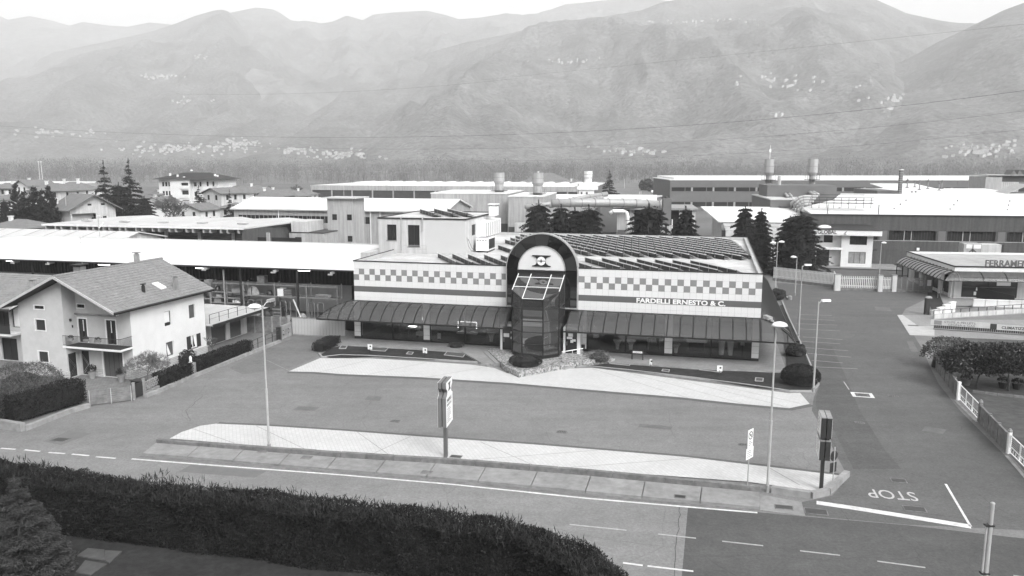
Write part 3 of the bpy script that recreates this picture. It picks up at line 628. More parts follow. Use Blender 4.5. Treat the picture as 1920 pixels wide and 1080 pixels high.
# interior shell
obj('interior_floor', MB().box(.3,W-.3,.25,9.0,ZB-.03,ZB+.01), M_roomfl, show)
obj('interior_wall', MB().box(.3,W-.3,9.0,9.1,ZB,3.9).box(3.2,3.3,3,9,ZB,3.9).box(12.4,12.5,2.2,9,ZB,3.9).box(24.2,27.5,5.2,5.3,ZB,3.0).box(31.2,35.5,4.6,4.7,ZB,3.0), M_room, show)
obj('interior_ceiling', MB().box(.3,W-.3,.25,9.0,3.86,3.9), M_room, show)
# canopy
prof = [(0,3.93),(.55,3.86),(1.1,3.70),(1.6,3.45),(2.05,3.13),(2.4,2.82),(2.62,2.56)]
def pz(dd): return float(np.interp(dd, [p[0] for p in prof], [p[1] for p in prof]))
can = obj('canopy', MB().box(-2.66,15.9,-2.72,-2.62,2.44,2.56).box(20.7,39.72,-2.72,-2.62,2.44,2.56).box(39.62,39.74,-2.62,33.0,2.44,2.56).box(-2.74,-2.64,-2.62,6,2.44,2.56), M_black, show)
def pane(d0a, d0b, T, m, nm='canopy_pane', th=.0):
    v = []; ds = sorted({p[0] for p in prof}); n = 9
    for i in range(n):
        for d0, s_ in ((d0a,0),(d0b,1)):
            dd = d0+(2.62-d0)*i/(n-1); v.append(T(s_,dd,pz(dd)))
    f = [(2*i,2*i+1,2*i+3,2*i+2) for i in range(n-1)]
    return obj(nm, MB().add(v,f), m, can, smooth=True)
def rib(d0, T, nm='canopy_rib', w_=.075):
    v = []; n = 9
    for i in range(n):
        dd = d0+(2.64-d0)*i/(n-1); z = pz(min(dd,2.62))
        for s_ in (-1,1):
            for q in (0,.07): v.append(T(s_*w_/2,dd,z-.01+q))
    f = []
    for i in range(n-1):
        a = 4*i; f += [(a+1,a+3,a+7,a+5),(a,a+4,a+6,a+2),(a,a+1,a+5,a+4),(a+2,a+6,a+7,a+3)]
    return obj(nm, MB().add(v,f+[(0,2,3,1)]), M_black, can)
pit = 1.07
def Tf(x0, pw): return lambda s_, dd, z: (x0+s_*pw, -dd, z)
xs = [-2.62]+[ -2.62+.5+pit*i for i in range(0,17)]; xs[-1] = 15.5
xs = [-2.62,-1.6,-.55]+[.5+pit*i for i in range(0,15)]+[15.6]
for a, b in zip(xs, xs[1:]): pane(max(0,-a), max(0,-b), Tf(a+.01,b-a-.02), M_smoke)
for a in xs[1:]: rib(max(0,-a), Tf(a,1))
xs = [20.9+pit*i for i in range(0,16)]+[37.05,38.1,39.1,39.67]
for a, b in zip(xs, xs[1:]): pane(max(0,a-W), max(0,b-W), Tf(a+.01,b-a-.02), M_smoke)
for a in xs[:-1]: rib(max(0,a-W), Tf(a,1))
def Ts(y0, pw): return lambda s_, dd, z: (W+dd, y0+s_*pw, z)
ys = [-2.62,-1.6,-.6]+[.4+.62*i for i in range(0,52)]
M_smoke2 = glassmix('flank_canopy_panels', .05, .30, .3, sheen=.05)  # paler than the front panes: sky reflection put into the diffuse colour
for k, (a, b) in enumerate(zip(ys, ys[1:])): pane(max(0,-a), max(0,-b), Ts(a+.01,b-a-.02), M_smoke2 if k > 1 else M_smoke)
for a in ys[1:]: rib(max(0,-a), Ts(a,1), w_=.2)
def Tl(y0, pw): return lambda s_, dd, z: (-dd, y0+s_*pw, z)
for a in (0,1.5,3.0,4.5): pane(0,0,Tl(a,1.45),M_smoke)
pane(2.62,0,Tl(-2.62,2.6),M_smoke)
for sx in (0, W):          # hip ribs
    sg = -1 if sx == 0 else 1
    obj('hip_rib', MB().tube([(sx+sg*p[0],-p[0],p[1]+.02) for p in prof], .04, 5), M_black, can)
obj('wall_flashing', MB().box(-.05,15.0,-.06,.0,3.92,3.98).box(21.5,W+.05,-.06,0,3.92,3.98), M_dark, can)
# arch of black mirror panels with a pale rim
cx, Ro, Ri, zs = 18.27, 3.24, 2.14, 7.5
arch = obj('arch', MB().box(15.04,21.5,-.30,.28,4.1,7.5), M_black, show)
def ringseg(a0, a1, r0, r1, y0, y1, n=5, cz=zs):
    v = []
    for i in range(n+1):
        a = a0+(a1-a0)*i/n
        for r in (r0,r1):
            for y in (y0,y1): v.append((cx+r*math.cos(a),y,cz+r*math.sin(a)))
    f = []
    for i in range(n):
        q = 4*i; f += [(q,q+4,q+6,q+2),(q+1,q+3,q+7,q+5),(q+2,q+6,q+7,q+3),(q,q+1,q+5,q+4)]
    return MB().add(v, f+[(0,2,3,1),(4*n,4*n+1,4*n+3,4*n+2)])
tilts = [(-.02,.03),(.03,-.02),(.05,.02),(-.03,.05),(.02,.0),(-.04,-.03),(.03,.03)]
for i in range(7):
    a0, a1 = math.pi*i/7+.004, math.pi*(i+1)/7-.004
    o = obj('arch_panel', ringseg(a0,a1,Ri-.02,Ro-.05,-.42,-.30), M_glassblack, arch)
    m_ = o.data; am = (a0+a1)/2; c0 = Vector((cx+2.7*math.cos(am),-.36,zs+2.7*math.sin(am)))
    rot = Matrix.Rotation(tilts[i][0]*.8,4,'X') @ Matrix.Rotation(tilts[i][1]*.8,4,'Z'); m_.transform(Matrix.Translation(c0)@rot@Matrix.Translation(-c0))
for a, b, z0, z1 in ((15.1,16.15,4.2,5.8),(15.1,16.15,5.82,7.49),(20.4,21.45,4.2,5.8),(20.4,21.45,5.82,7.49)): obj('arch_panel', MB().box(a,b,-.42,-.30,z0,z1), M_glassblack, arch)
obj('arch_core', ringseg(0,math.pi,0.02,Ro-.08,-.28,.26,24), M_black, arch)
rim = ringseg(0,math.pi,Ro-.05,Ro+.03,-.46,.30,28); rim.box(cx-Ro-.03,cx-Ro+.05,-.46,.30,4.1,zs).box(cx+Ro-.05,cx+Ro+.03,-.46,.30,4.1,zs).box(15.04,16.2,-.46,-.3,4.08,4.2).box(20.4,21.5,-.46,-.3,4.08,4.2)
obj('arch_rim', rim, M_steel, arch)
sg = obj('round_sign', ringseg(0,math.pi,.01,Ri-.06,-.50,-.42,24), mat('white_sign_face', .62, .5, .02, 1), arch)  # even white sign panel
obj('sign_rim', ringseg(0,math.pi,Ri-.06,Ri+.02,-.54,-.42,24), M_steel, arch)
obj('lintel', MB().box(16.1,20.45,-.62,-.30,7.08,7.49), M_black, arch)
# emblem: pinched block with a split roundel
em = []; hw, hh = .86, .5
zc = 8.32
em += [(cx-hw, zc+hh)]+[(cx+hw, zc+hh)]
for i in range(9): a = math.pi/2+math.pi*i/8; em.append((cx+hw-.06+.42*math.cos(a)*1.05, zc+.42*math.sin(a)))
em += [(cx+hw, zc-hh),(cx-hw, zc-hh)]
for i in range(9): a = -math.pi/2+math.pi*i/8; em.append((cx-hw+.06+.42*math.cos(a)*1.05, zc+.42*math.sin(a)))
obj('emblem', MB().prism_y(em,-.60,-.50), M_black, arch)
def disc(r, y0, y1, a0, a1, dz=0, n=16): return MB().prism_y([(cx+r*math.cos(a0+(a1-a0)*i/n), zc+dz+r*math.sin(a0+(a1-a0)*i/n)) for i in range(n+1)], y0, y1)
obj('emblem_roundel', disc(.37,-.63,-.6,.05,math.pi-.05,.015), M_white, arch); obj('emblem_roundel', disc(.37,-.63,-.6,math.pi+.05,2*math.pi-.05,-.015), M_white, arch)
st_ = [(0,.2),(.05,.06),(.17,0),(.05,-.06),(0,-.2),(-.05,-.06),(-.17,0),(-.05,.06)]
obj('emblem_star', MB().prism_y([(cx+a,zc+b) for a,b in st_],-.66,-.63), M_black, arch)
# glass entrance tower
VT = [(16.22,-.45),(16.22,-3.0),(17.38,-4.15),(19.2,-4.15),(20.36,-3.0),(20.36,-.45)]
def ztop(y): return 5.47+(y+4.15)*.462
tw = obj('entrance_tower', MB().prism(VT,ZB-.1,.62), M_black, show)
lv = [.62,1.55,2.6,3.58,4.6]
for (a, b) in zip(VT, VT[1:]):
    va, vb = Vector((*a,0)), Vector((*b,0)); nrm = Vector(((vb-va).y,-(vb-va).x,0)).normalized()
    for i, z0 in enumerate(lv):
        last = i == len(lv)-1
        za, zb = (ztop(a[1]),ztop(b[1])) if last else (lv[i+1],lv[i+1])
        q = [va+Vector((0,0,z0)), vb+Vector((0,0,z0)), vb+Vector((0,0,zb)), va+Vector((0,0,za))]
        tl = random.uniform(-.05,.05)
        o = obj('tower_pane', MB().add([q[0],q[1],q[2]+nrm*tl,q[3]+nrm*tl],[(0,1,2,3)]), M_towerglass, tw)
    fr = MB()
    for z in lv: fr.tube([va+Vector((0,0,z)),vb+Vector((0,0,z))],.05,4)
    fr.tube([va+Vector((0,0,ztop(a[1]))),vb+Vector((0,0,ztop(b[1])))],.065,4); fr.tube([va+Vector((0,0,.5)),va+Vector((0,0,ztop(a[1])))],.065,4)
    obj('frame', fr, M_black, tw)
fr = MB().tube([(20.36,-.45,.5),(20.36,-.45,7.1)],.05,4).tube([(20.36,-.45,7.1),(20.36,-3,ztop(-3))],.04,4).tube([(16.22,-.45,7.1),(16.22,-3,ztop(-3))],.04,4)
obj('frame', fr, M_dark, tw)
rxs = [16.22,17.38,19.2,20.36]
for i in range(3):
    for y0, y1 in ((-.62,-2.5),(-2.5,None)):
        a, b = rxs[i], rxs[i+1]
        ya = y1 if y1 is not None else (-3.0 if i == 0 else -4.15); yb = y1 if y1 is not None else (-3.0 if i == 2 else -4.15)
        obj('roof_pane', MB().add([(a,y0,ztop(y0)),(a,ya,ztop(ya)),(b,yb,ztop(yb)),(b,y0,ztop(y0))],[(0,1,2,3)]), M_towerglass, tw)
rb = MB()
for x, ye in ((16.22,-3.0),(17.38,-4.15),(19.2,-4.15),(20.36,-3.0)): rb.tube([(x,-.62,ztop(-.62)+.05),(x,ye,ztop(ye)+.05)],.038,4)
rb.tube([(16.22,-2.5,ztop(-2.5)+.04),(20.36,-2.5,ztop(-2.5)+.04)],.03,4).tube([(16.22,-1.1,ztop(-1.1)+.04),(20.36,-1.1,ztop(-1.1)+.04)],.03,4).tube([(17.38,-4.15,ztop(-4.15)+.04),(19.2,-4.15,ztop(-4.15)+.04)],.03,4)
obj('roof_bar', rb, M_white, tw)
obj('inner_floor', MB().prism([(p[0]*.98+.36,p[1]*.95) for p in VT], 2.55, 2.62), M_room, tw)
# entrance doors either side of the tower
for a, b, nm_ in ((14.78,16.15,0),(20.5,22.0,1)):
    y = -1.55; dd = obj('entrance_door', MB().box(a+.18,b-.22,y+.04,y+.06,ZB+.05,2.45), M_glass, show)
    f = MB().box(a,a+.18,y-.06,y+.1,ZB,2.5).box(b-.28,b-.02,y-.06,y+.1,ZB,2.5).box(a,b-.02,y-.06,y+.1,2.5,2.66)
    obj('frame', f, M_white, dd)
    if nm_: 
        for (u,v,ww,h_) in ((.42,1.85,.42,.28),(.3,1.62,.5,.2),(.62,1.3,.25,.24),(.78,1.42,.3,.2)): obj('notice', MB().box(a+u,a+u+ww,y+.015,y+.03,v,v+h_), M_white, dd)
    else:
        for (u,v,ww,h_) in ((.28,1.5,.52,.34),(.95,1.85,.22,.18),(.95,1.35,.22,.2)): obj('notice', MB().box(a+u,a+u+ww,y+.015,y+.03,v,v+h_), M_white, dd)
    obj('handle', MB().box(a+.3,a+.33,y-.04,y+.02,1.05,1.4), M_steel, dd)
    obj('vestibule_wall', MB().box(a-.02 if nm_ else a-.0,a+.0 if nm_ else a+.02,y+.1,0,ZB,2.66).box(b-.04,b,y+.1,0,ZB,2.66).box(a,b,y+.1,0,2.6,2.66), M_tile_w, dd)
# rooftop penthouse: windows, downpipes, side louvre
pent = thing('penthouse', 'streaked pale rooftop block with two tall dark windows above the showroom', 'rooftop building', (*S.w(-1.7,10)[:2],0), S.deg)
mb = MB(); hl = [(.92,2.02,8.72,10.4),(3.28,4.62,8.1,10.4)]
wall(mb, front(0), 0, 9.7, 7.38, 11.0, hl, .25); wall(mb, right(9.7), 0, 11.8, 7.38, 11.0, [(2.2,3.9,9.15,10.35)], .25); wall(mb, left(0), 0, 11.8, 0, 11.0); wall(mb, back(11.8), 0, 9.7, 0, 11.0)
mb.box(.02,1.7,.02,11.7,0,7.3)
obj('wall', mb, M_wall_pale, pent)
obj('blank_wall_panel', MB().box(5.3,9.65,-.02,.0,7.5,10.98), mat('smooth_grey_render', .50, .7, .02, .5), pent)
for h in hl: window(pent, front(0), h, fm=M_dark, dpt=.2, bars=1, hbar=0, sill=True)
window(pent, right(9.7), (2.2,3.9,9.15,10.35), fm=M_dark, dpt=.2, bars=2)
obj('roof', MB().box(-.02,9.72,-.02,11.82,11.0,11.05), M_flatroof, pent)
pr = MB().box(-.08,9.78,-.08,.02,11.0,11.16).box(-.08,9.78,11.8,11.9,11.0,11.16).box(-.08,.02,.02,11.8,11.0,11.16).box(9.7,9.78,.02,11.8,11.0,11.16)
obj('coping', pr, M_dark, pent)
obj('downpipe', MB().tube([(2.6,.25,11.25),(2.6,-.1,11.2),(2.6,-.1,7.7)],.055,8), M_post, pent)
obj('downpipe', MB().tube([(5.0,.25,11.25),(5.0,-.1,11.2),(5.0,-.1,9.75)],.07,8), M_post, pent)
obj('louvre_box', MB().box(9.7,10.7,4.0,10.6,8.9,10.55), M_white, pent)
for i in range(7): obj('louvre_rib', MB().box(10.7,10.76,4.2+i*.9,4.3+i*.9,8.95,10.4), M_steel, pent)
obj('railing', MB().tube([(3.0,-.6,8.3),(5.6,-.6,8.3)],.02,5).tube([(3.0,-.6,7.9),(5.6,-.6,7.9)],.015,5).tube([(3.0,-.6,7.4),(3.0,-.6,8.3)],.02,5).tube([(5.6,-.6,7.4),(5.6,-.6,8.3)],.02,5), M_steel, pent)
obj('side_wing', MB().box(-1.0,0,-2.6,3,0,7.62), M_wall_pale, pent)
obj('roof_cable', MB().tube([(9.75,.3,9.2),(10,.0,8.3),(10.1,.6,7.8),(10.0,1.6,7.7),(9.9,2.2,8.2)],.02,5).tube([(9.75,.7,9.0),(10.2,.5,8.1),(10.4,1.5,7.6)],.02,5), M_dark, pent)
ch = thing('rooftop_chimney', 'small square pale chimney with a flat cap on the rooftop block', 'chimney', (*S.w(8.55,17)[:2],11.05), S.deg)
obj('shaft', MB().box(0,.9,0,.9,0,1.0), M_white, ch); obj('cap', MB().box(-.1,1.0,-.1,1.0,1.2,1.3), M_white, ch); obj('cap_post', MB().box(0,.12,0,.12,1.0,1.2).box(.78,.9,0,.12,1.0,1.2).box(0,.12,.78,.9,1.0,1.2).box(.78,.9,.78,.9,1.0,1.2), M_conc, ch)
ac = thing('air_conditioner', 'white rooftop air conditioning unit with a dark side grille beside the rooftop block', 'air conditioner', (*S.w(8.35,12.5)[:2],7.38), S.deg)
obj('cabinet', MB().box(0,1.35,0,3.0,.18,1.55), M_white, ac); obj('foot', MB().box(.05,.15,.05,2.95,0,.18), M_dark, ac); obj('foot', MB().box(1.2,1.3,.05,2.95,0,.18), M_dark, ac)
obj('grille', MB().box(1.35,1.38,.35,2.7,.35,1.4), M_dark, ac); obj('top_vent', MB().box(.2,1.15,.4,1.3,1.55,1.6).box(.2,1.15,1.7,2.6,1.55,1.6), M_conc, ac)
for i in range(4): obj('vent_slot', MB().box(.12+i*.3,.3+i*.3,-.012,0,1.25,1.36), M_conc, ac)
# solar rows: each row a thing of its own, with its panels
pm = {}
def solar_row(x0, y0, L, label, grp, z=7.38, tw_=1.05, n=None, hgt=.42, stagger=0.0):
    n = n or max(1, round(L/1.62)); a = math.atan2(-6.6,4.2)
    t = thing('solar_panel_row', label, 'solar panels', (*S.w(x0,y0)[:2],z), S.deg+math.degrees(a), grp)
    ln = L/n
    key = (round(ln,2),tw_,hgt)
    if key not in pm:
        # along x; low edge towards +y (away from the viewer), high edge towards -y
        lo_, hi_ = .10, .10+hgt
        P_ = MB().slab([(.01,0,hi_),(ln-.01,0,hi_),(ln-.01,tw_,lo_),(.01,tw_,lo_)],.04).mesh('solar_panel', M_panel)
        F_ = MB().box(.0,ln,-.035,-.003,hi_-.07,hi_+.012).slab([(0,tw_-.02,lo_+.015),(ln,tw_-.02,lo_+.015),(ln,tw_+.03,lo_-.0),(0,tw_+.03,lo_)],.04).mesh('frame', M_frame)
        B_ = MB().box(.1,.14,.03,.05,0,hi_-.1).box(.1,.16,.0,tw_,0.0,.04).mesh('bracket', M_steel)
        K_ = MB().box(0,ln,.05,.07,.02,hi_-.05).mesh('back_shade', M_black)  # upright black sheet paints the dark back and shaded gap under the edge
        pm[key] = (P_,F_,B_,K_)
    P_,F_,B_,K_ = pm[key]
    for i in range(n):
        p = obj('solar_panel', P_, parent=t, loc=(i*ln,i*stagger,0)); obj('frame', F_, parent=p); obj('bracket', B_, parent=p); obj('back_shade', K_, parent=p)
    return t
# panels tilt so that their high edge, with painted shade beneath, faces the viewer's left
for i, x in enumerate((5.86,7.4,9.05,10.75,12.45)): solar_row(x,7.15,7.6,'solar panel row at the front left of the roof, '+['leftmost','second from the left','third from the left','fourth from the left','last before the arch'][i],'solar rows front left')
for i, x in enumerate((20.9,22.55,24.2,25.9,27.6,29.25,30.9)): solar_row(x,7.2,7.7 if i < 6 else 7.5,'solar panel row at the front right of the roof, '+['beside the arch','second from the arch','third from the arch','fourth from the arch','third from the right','second from the right','rightmost'][i],'solar rows front right')
solar_row(19.3,5.6,6.0,'short solar panel row half hidden behind the arch','solar rows front right')
solar_row(9.77,16.2,6.4,'short solar panel row just right of the rooftop air conditioner','solar rows front left'); solar_row(12.3,15.6,6.0,'short solar panel row behind the arch left side','solar rows front left')
k = 0; ords = ['first','second','third','fourth','fifth','sixth','seventh','eighth','ninth','tenth','eleventh','twelfth','thirteenth','fourteenth','fifteenth','sixteenth','seventeenth','eighteenth','nineteenth','twentieth']
for i in range(19):
    x0 = 3.2+i*1.66; ya = 31.6; L = 24.5*1.0
    xe = 34.9; tmax = L
    if x0 < 9.3: # starts right of the penthouse
        pass
    endx = x0+L*.537
    if endx > xe: L = (xe-x0)/.537
    if L < 2: continue
    L = round(L/1.62)*1.62
    if x0 < 8.6: L0 = (8.9-x0)/.537; sx_ = x0+L0*.537; sy_ = ya-L0*.8436; solar_row(sx_,sy_,L-L0,'solar panel row of the rear roof field, '+ords[min(k,19)]+' from the left','rear solar field',tw_=1.0,stagger=.10)
    else: solar_row(x0,ya,L,'solar panel row of the rear roof field, '+ords[min(k,19)]+' from the left','rear solar field',tw_=1.0,stagger=.10)
    k += 1
for i, (x, y) in enumerate(((.6,8.2),(2.4,8.4),(4.2,8.6))):
    pass
for i, (x, y, L) in enumerate(((-.4,18.9,7.6),(.9,20.2,8.9),(2.4,20.6,8.9))): solar_row(x,y,L,'solar panel row on top of the rooftop block, '+['left','middle','right'][i],'solar rows on the rooftop block',z=11.06)
# fixtures seen through the shop windows
def fixture(name, label, cat, x, y, z=ZB): return thing(name, label, cat, (*S.w(x,y)[:2],z), S.deg)
t = fixture('wash_stand', 'lit white washbasin counter in the second shop window', 'washbasin', 4.4, 2.0)
obj('counter', MB().box(0,1.3,0,.6,.75,.95), M_ceram, t); obj('leg', MB().box(.1,.2,.1,.5,0,.75), M_room, t); obj('leg', MB().box(1.1,1.2,.1,.5,0,.75), M_room, t); obj('glow_top', MB().box(.15,.9,.1,.5,.955,.97), M_light, t)  # sheet on the counter glows by emission, so the top looks lit
t = fixture('ceiling_spot', 'round glowing lamp in the second shop window', 'lamp', 6.1, 2.2, 2.0)
obj('bulb', MB().dome(0,0,0,.16,.16,.14).dome(0,0,0,.16,.16,-.14), M_light, t); obj('rod', MB().cyl(0,0,.1,1.86,.012), M_dark, t)
t = fixture('armchair_display', 'pale boxy display seat in the second shop window', 'display unit', 5.6, 1.4)
obj('seat', MB().box(0,1.0,0,.6,.3,.62), M_ceram, t); obj('back', MB().box(.85,1.0,0,.6,.62,1.25), M_ceram, t); obj('leg', MB().box(.05,.1,.05,.5,0,.3), M_dark, t); obj('leg', MB().box(.9,.95,.05,.5,0,.3), M_dark, t)
t = fixture('mirror_cabinet', 'lit mirror frame over a white basin counter in the third shop window', 'mirror', 9.5, 2.4)
obj('frame_light', MB().box(0,1.9,0,.04,1.62,1.68).box(0,.06,0,.04,1.05,1.62).box(1.84,1.9,0,.04,1.05,1.62), M_light, t); obj('mirror', MB().box(.1,1.8,.02,.05,1.05,1.6), M_room, t); obj('counter', MB().box(0,2.0,-.4,.05,.55,.7), M_ceram, t); obj('basin', MB().dome(.5,-.2,.7,.25,.2,.14), M_ceram, t); obj('basin', MB().dome(1.5,-.2,.7,.25,.2,.14), M_ceram, t)
for i, (x, y, l) in enumerate(((13.0,1.8,'shadowy pale basin pedestal in the fourth shop window'),(24.9,1.6,'pale tapered pedestal basin in the window right of the entrance'),(26.1,1.7,'wide pale pedestal basin beside the window mullion'),(30.1,1.4,'small pale pedestal basin behind the tiled column'))):
    t = fixture('pedestal_basin', l, 'washbasin', x, y); obj('pedestal', MB().cyl(0,0,0,.5,.14,.2), M_ceram, t); obj('bowl', MB().cyl(0,0,.5,.85,.22,.42,14), M_ceram, t)
t = fixture('pedestal_basin', 'white hanging cabinet with a small light near the entrance window edge', 'cabinet', 22.75, 1.2); obj('bowl', MB().box(0,.4,0,.35,1.0,1.5).box(.1,.3,0,.3,1.5,1.95), M_ceram, t); obj('lamp', MB().box(.05,.11,0,.06,2.05,2.12), M_light, t)
t = fixture('bathtub', 'long white bathtub shelf in the window right of the column', 'bathtub', 31.0, 2.2); obj('tub', MB().prism([(0,0),(1.7,0),(1.8,.3),(1.7,.6),(0,.6),(-.1,.3)],.85,1.1), M_ceram, t); obj('stand', MB().box(.2,1.5,.1,.5,0,.85), M_black, t)
for x, l in ((34.0,'left tall white tapered vase basin in the last shop window'),(34.75,'right tall white tapered vase basin in the last shop window')):
    t = fixture('vase_basin', l, 'washbasin', x, 1.1); obj('body', MB().cyl(0,0,.15,1.3,.2,.29,14), M_ceram, t); obj('rim', MB().cyl(0,0,1.3,1.34,.3,.3,14), M_white, t)
for x, y, l in ((35.6,1.6,'small white price card stand in the last shop window'),(7.95,.9,'small leaning white card in the third shop window')):
    t = fixture('card_stand', l, 'sign', x, y); obj('card', MB().box(0,.34,0,.02,.95 if x > 20 else .2,1.2 if x > 20 else .75), M_white, t); obj('post', MB().box(.15,.19,.02,.05,0,.95), M_dark, t)
t = fixture('display_table', 'small dark display table in the window left of the column', 'table', 27.6, 2.0); obj('top', MB().box(0,1.0,0,.5,1.0,1.06), M_black, t); obj('leg', MB().box(0,.06,0,.5,0,1.0), M_black, t); obj('leg', MB().box(.94,1,0,.5,0,1.0), M_black, t)

# ------------------------------------------------------------------ entrance steps and planter
pl = thing('entrance_planter', 'pointed rubble stone planter bed and steps in front of the glass tower', 'planter', (*S.w(0,0)[:2],0), S.deg)
obj('bed_wall', MB().prism([(18.35,-9.3),(21.4,-5.75),(20.9,-5.0),(16.6,-5.0),(16.0,-6.2),(16.95,-7.9)],0,.48), M_stone, pl)
obj('ramp_wall', MB().prism([(21.4,-5.75),(25.2,-2.9),(24.8,-2.6),(20.9,-5.0)],0,.55), M_stone, pl)
obj('landing', MB().prism([(13.6,-1.9),(16.0,-6.1),(21.3,-5.6),(23.6,-3.1),(22.6,-1.2),(13.9,-1.2)],.1,.34), M_stone, pl)
for i, o_ in enumerate((0,.38,.76)): obj('step', MB().prism([(13.3-o_*.7,-2.2-o_*.4),(15.6-o_*.8,-6.3-o_*.5),(15.95-o_*.4,-6.15-o_*.4),(13.7-o_*.3,-2.0-o_*.3)],.0,.27-.09*i), M_terrace, pl)
obj('step', MB().prism([(19.6,-7.6),(21.6,-5.6),(21.3,-5.3),(19.3,-7.2)],0,.30), M_stone, pl)
rl = thing('entrance_railing', 'small steel railing with horizontal bars at the entrance door', 'railing', (*S.w(21.15,-5.35)[:2],.4), S.deg+30)
for x in (0,.85,1.7): obj('post', MB().box(x-.025,x+.025,-.025,.025,0,.95+.1*x), M_steel, rl)
obj('handrail', MB().tube([(-.1,0,.97),(1.8,0,1.15)],.03,6), M_lampw, rl)
for i in range(5): obj('bar', MB().tube([(0,0,.15+.15*i),(1.7,0,.2+.16*i)],.013,4), M_steel, rl)
def leafmass(name, parent, C, Nn, ln, wd, m, up=.4):
    dirs = fold(RNG.normal(size=C.shape)*.8+Nn*.8+np.array([0,0,up])); k = RNG.uniform(.7,1.3,len(C))
    V, F = cards(C, dirs, ln*k, wd*k); o = bpy.data.objects.new(name, npmesh(name, V, F, m)); COL.objects.link(o)
    if parent: o.parent = parent
    return o
def blob_pts(n, rx, ry, rz, bump=.15, flat=0.0, seed=0):
    d_ = fold(RNG.normal(size=(n,3))); d_[:,2] = np.where(d_[:,2] < flat, -d_[:,2]*.3, d_[:,2])
    b = 1+bump*(fbm(d_[:,0]*2.3+seed+5, d_[:,1]*2.3+d_[:,2]*1.7+seed+5, 4)-.5)*4*.5
    r = b*RNG.uniform(.82,1.0,n)**.5
    P_ = d_*r[:,None]*np.array([rx,ry,rz]); return P_, d_
def shrub(name, label, x, y, z, rx, ry, h, n, m=None, ln=.11, wd=.05, deg=0, group=None, bump=.15, cat='shrub', stems=True):
    t = thing(name, label, cat, (x,y,z), deg, group)
    C, Nn = blob_pts(n, rx, ry, h*.62, bump, -.3, x); C[:,2] += h*.4; C[:,2] = np.maximum(C[:,2], .03)
    leafmass('foliage', t, C, Nn, ln, wd, m or M_leaf_mid)
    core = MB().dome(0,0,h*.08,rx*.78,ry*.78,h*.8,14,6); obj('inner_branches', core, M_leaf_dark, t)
    return t
x, y, _ = G(985,690); q = S.w(18.35,-7.0); shrub('clipped_bush', 'dome shaped clipped bush in the pointed stone planter', q[0], q[1], .45, 1.42, 1.25, .95, 9000, M_leaf_dark, .07, .03, S.deg, bump=.05)
q = S.w(23.9,-3.5); shrub('spreading_shrub', 'thin pale spreading shrub leaning over the ramp wall right of the entrance', q[0], q[1], .3, 1.1, .7, .9, 1500, M_twig, .16, .02, bump=.4)
q = G(855,655); shrub('spreading_shrub', 'small thin spreading shrub at the right end of the left lawn', q[0], q[1], .15, .75, .6, .6, 900, M_leaf_mid, .16, .025, bump=.4)
# clipped shrubs at lawn ends
q = G(608,662); 
t = thing('clipped_hedge', 'low dark clipped hedge hugging the left tip of the front lawn', 'hedge', (q[0],q[1],.1), 62)
def hedge_pts(P, wd, h, dens, rough=.12, seed=0, zb=0.0, taper=.12):
    P = [np.array(p[:2],float) for p in P]; L = [np.linalg.norm(b-a) for a, b in zip(P,P[1:])]; tot = sum(L); n = int(tot*(2*h+wd)*dens)
    s_ = RNG.uniform(0,tot,n); cum = np.concatenate([[0],np.cumsum(L)]); k = np.clip(np.searchsorted(cum,s_,side='right')-1,0,len(L)-1)
    Pa = np.array(P)[k]; Pb = np.array(P)[k+1]; u = ((s_-cum[k])/np.array(L)[k])[:,None]; c0 = Pa+(Pb-Pa)*u
    tg = np.array([(P[min(i+1,len(P)-1)]-P[max(i-1,0)]) for i in range(len(P))]); tg = fold(tg); t_ = fold(tg[k]*(1-u)+tg[k+1]*u); nn = np.stack([-t_[:,1],t_[:,0]],1)
    q_ = RNG.uniform(0,2*h+wd,n); side = np.where(q_ < h, -1, np.where(q_ < h+wd, 0, 1)); 
    zz = np.where(side == -1, q_, np.where(side == 0, h, 2*h+wd-q_)); off = np.where(side == 0, q_-h-wd/2, side*wd/2*(1+taper*(1-zz/h)))
    C = np.stack([c0[:,0]+nn[:,0]*off, c0[:,1]+nn[:,1]*off, zz], 1); Nn = np.stack([nn[:,0]*side, nn[:,1]*side, (side == 0)*1.0], 1)
    b = (fbm(s_*.9+seed, zz*1.1+side*7+off+seed, 4)-.5)*2*rough*2.2-RNG.random(n)**2*rough*1.2
    C = C+Nn*b[:,None]; C[:,2] = np.maximum(C[:,2]+(fbm(s_*.5+seed,s_*0+3,3)-.5)*rough*2.2*(zz/h),.02)+zb
    # rounded ends
    C = C+RNG.normal(size=C.shape)*.02
    return C, Nn
def hedge(name, label, P, wd, h, dens, m=None, ln=.1, wdl=.045, rough=.1, zb=0.0, seed=0, group=None, cat='hedge', up=.5):
    o0 = P[0]; Q = [(p[0]-o0[0], p[1]-o0[1]) for p in P]
    t = thing(name, label, cat, (o0[0],o0[1],zb), 0, group)
    C, Nn = hedge_pts(Q, wd, h, dens, rough, seed); leafmass('foliage', t, C, Nn, ln, wdl, m or M_leaf_hedge, up)
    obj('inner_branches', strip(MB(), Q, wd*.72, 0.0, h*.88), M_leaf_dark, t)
    for (e, f) in ((0,1),(-1,-2)):
        a = np.array(Q[e]); n_ = int(wd*h*dens*1.2)
        dd = fold(np.array([[*(a-np.array(Q[f])),0.0]]))[0]; nn = np.array([-dd[1],dd[0],0])
        uu = RNG.uniform(-1,1,n_); zz = RNG.uniform(0,h,n_)
        C = np.array([a[0],a[1],0])+nn*uu[:,None]*wd/2+dd*(RNG.uniform(-.1,.25,n_)*np.sqrt(np.clip(1-uu**2,0,1)))[:,None]; C[:,2] = zz
        leafmass('foliage', t, C, np.tile(dd,(n_,1)), ln, wdl, m or M_leaf_hedge, up)
    return t
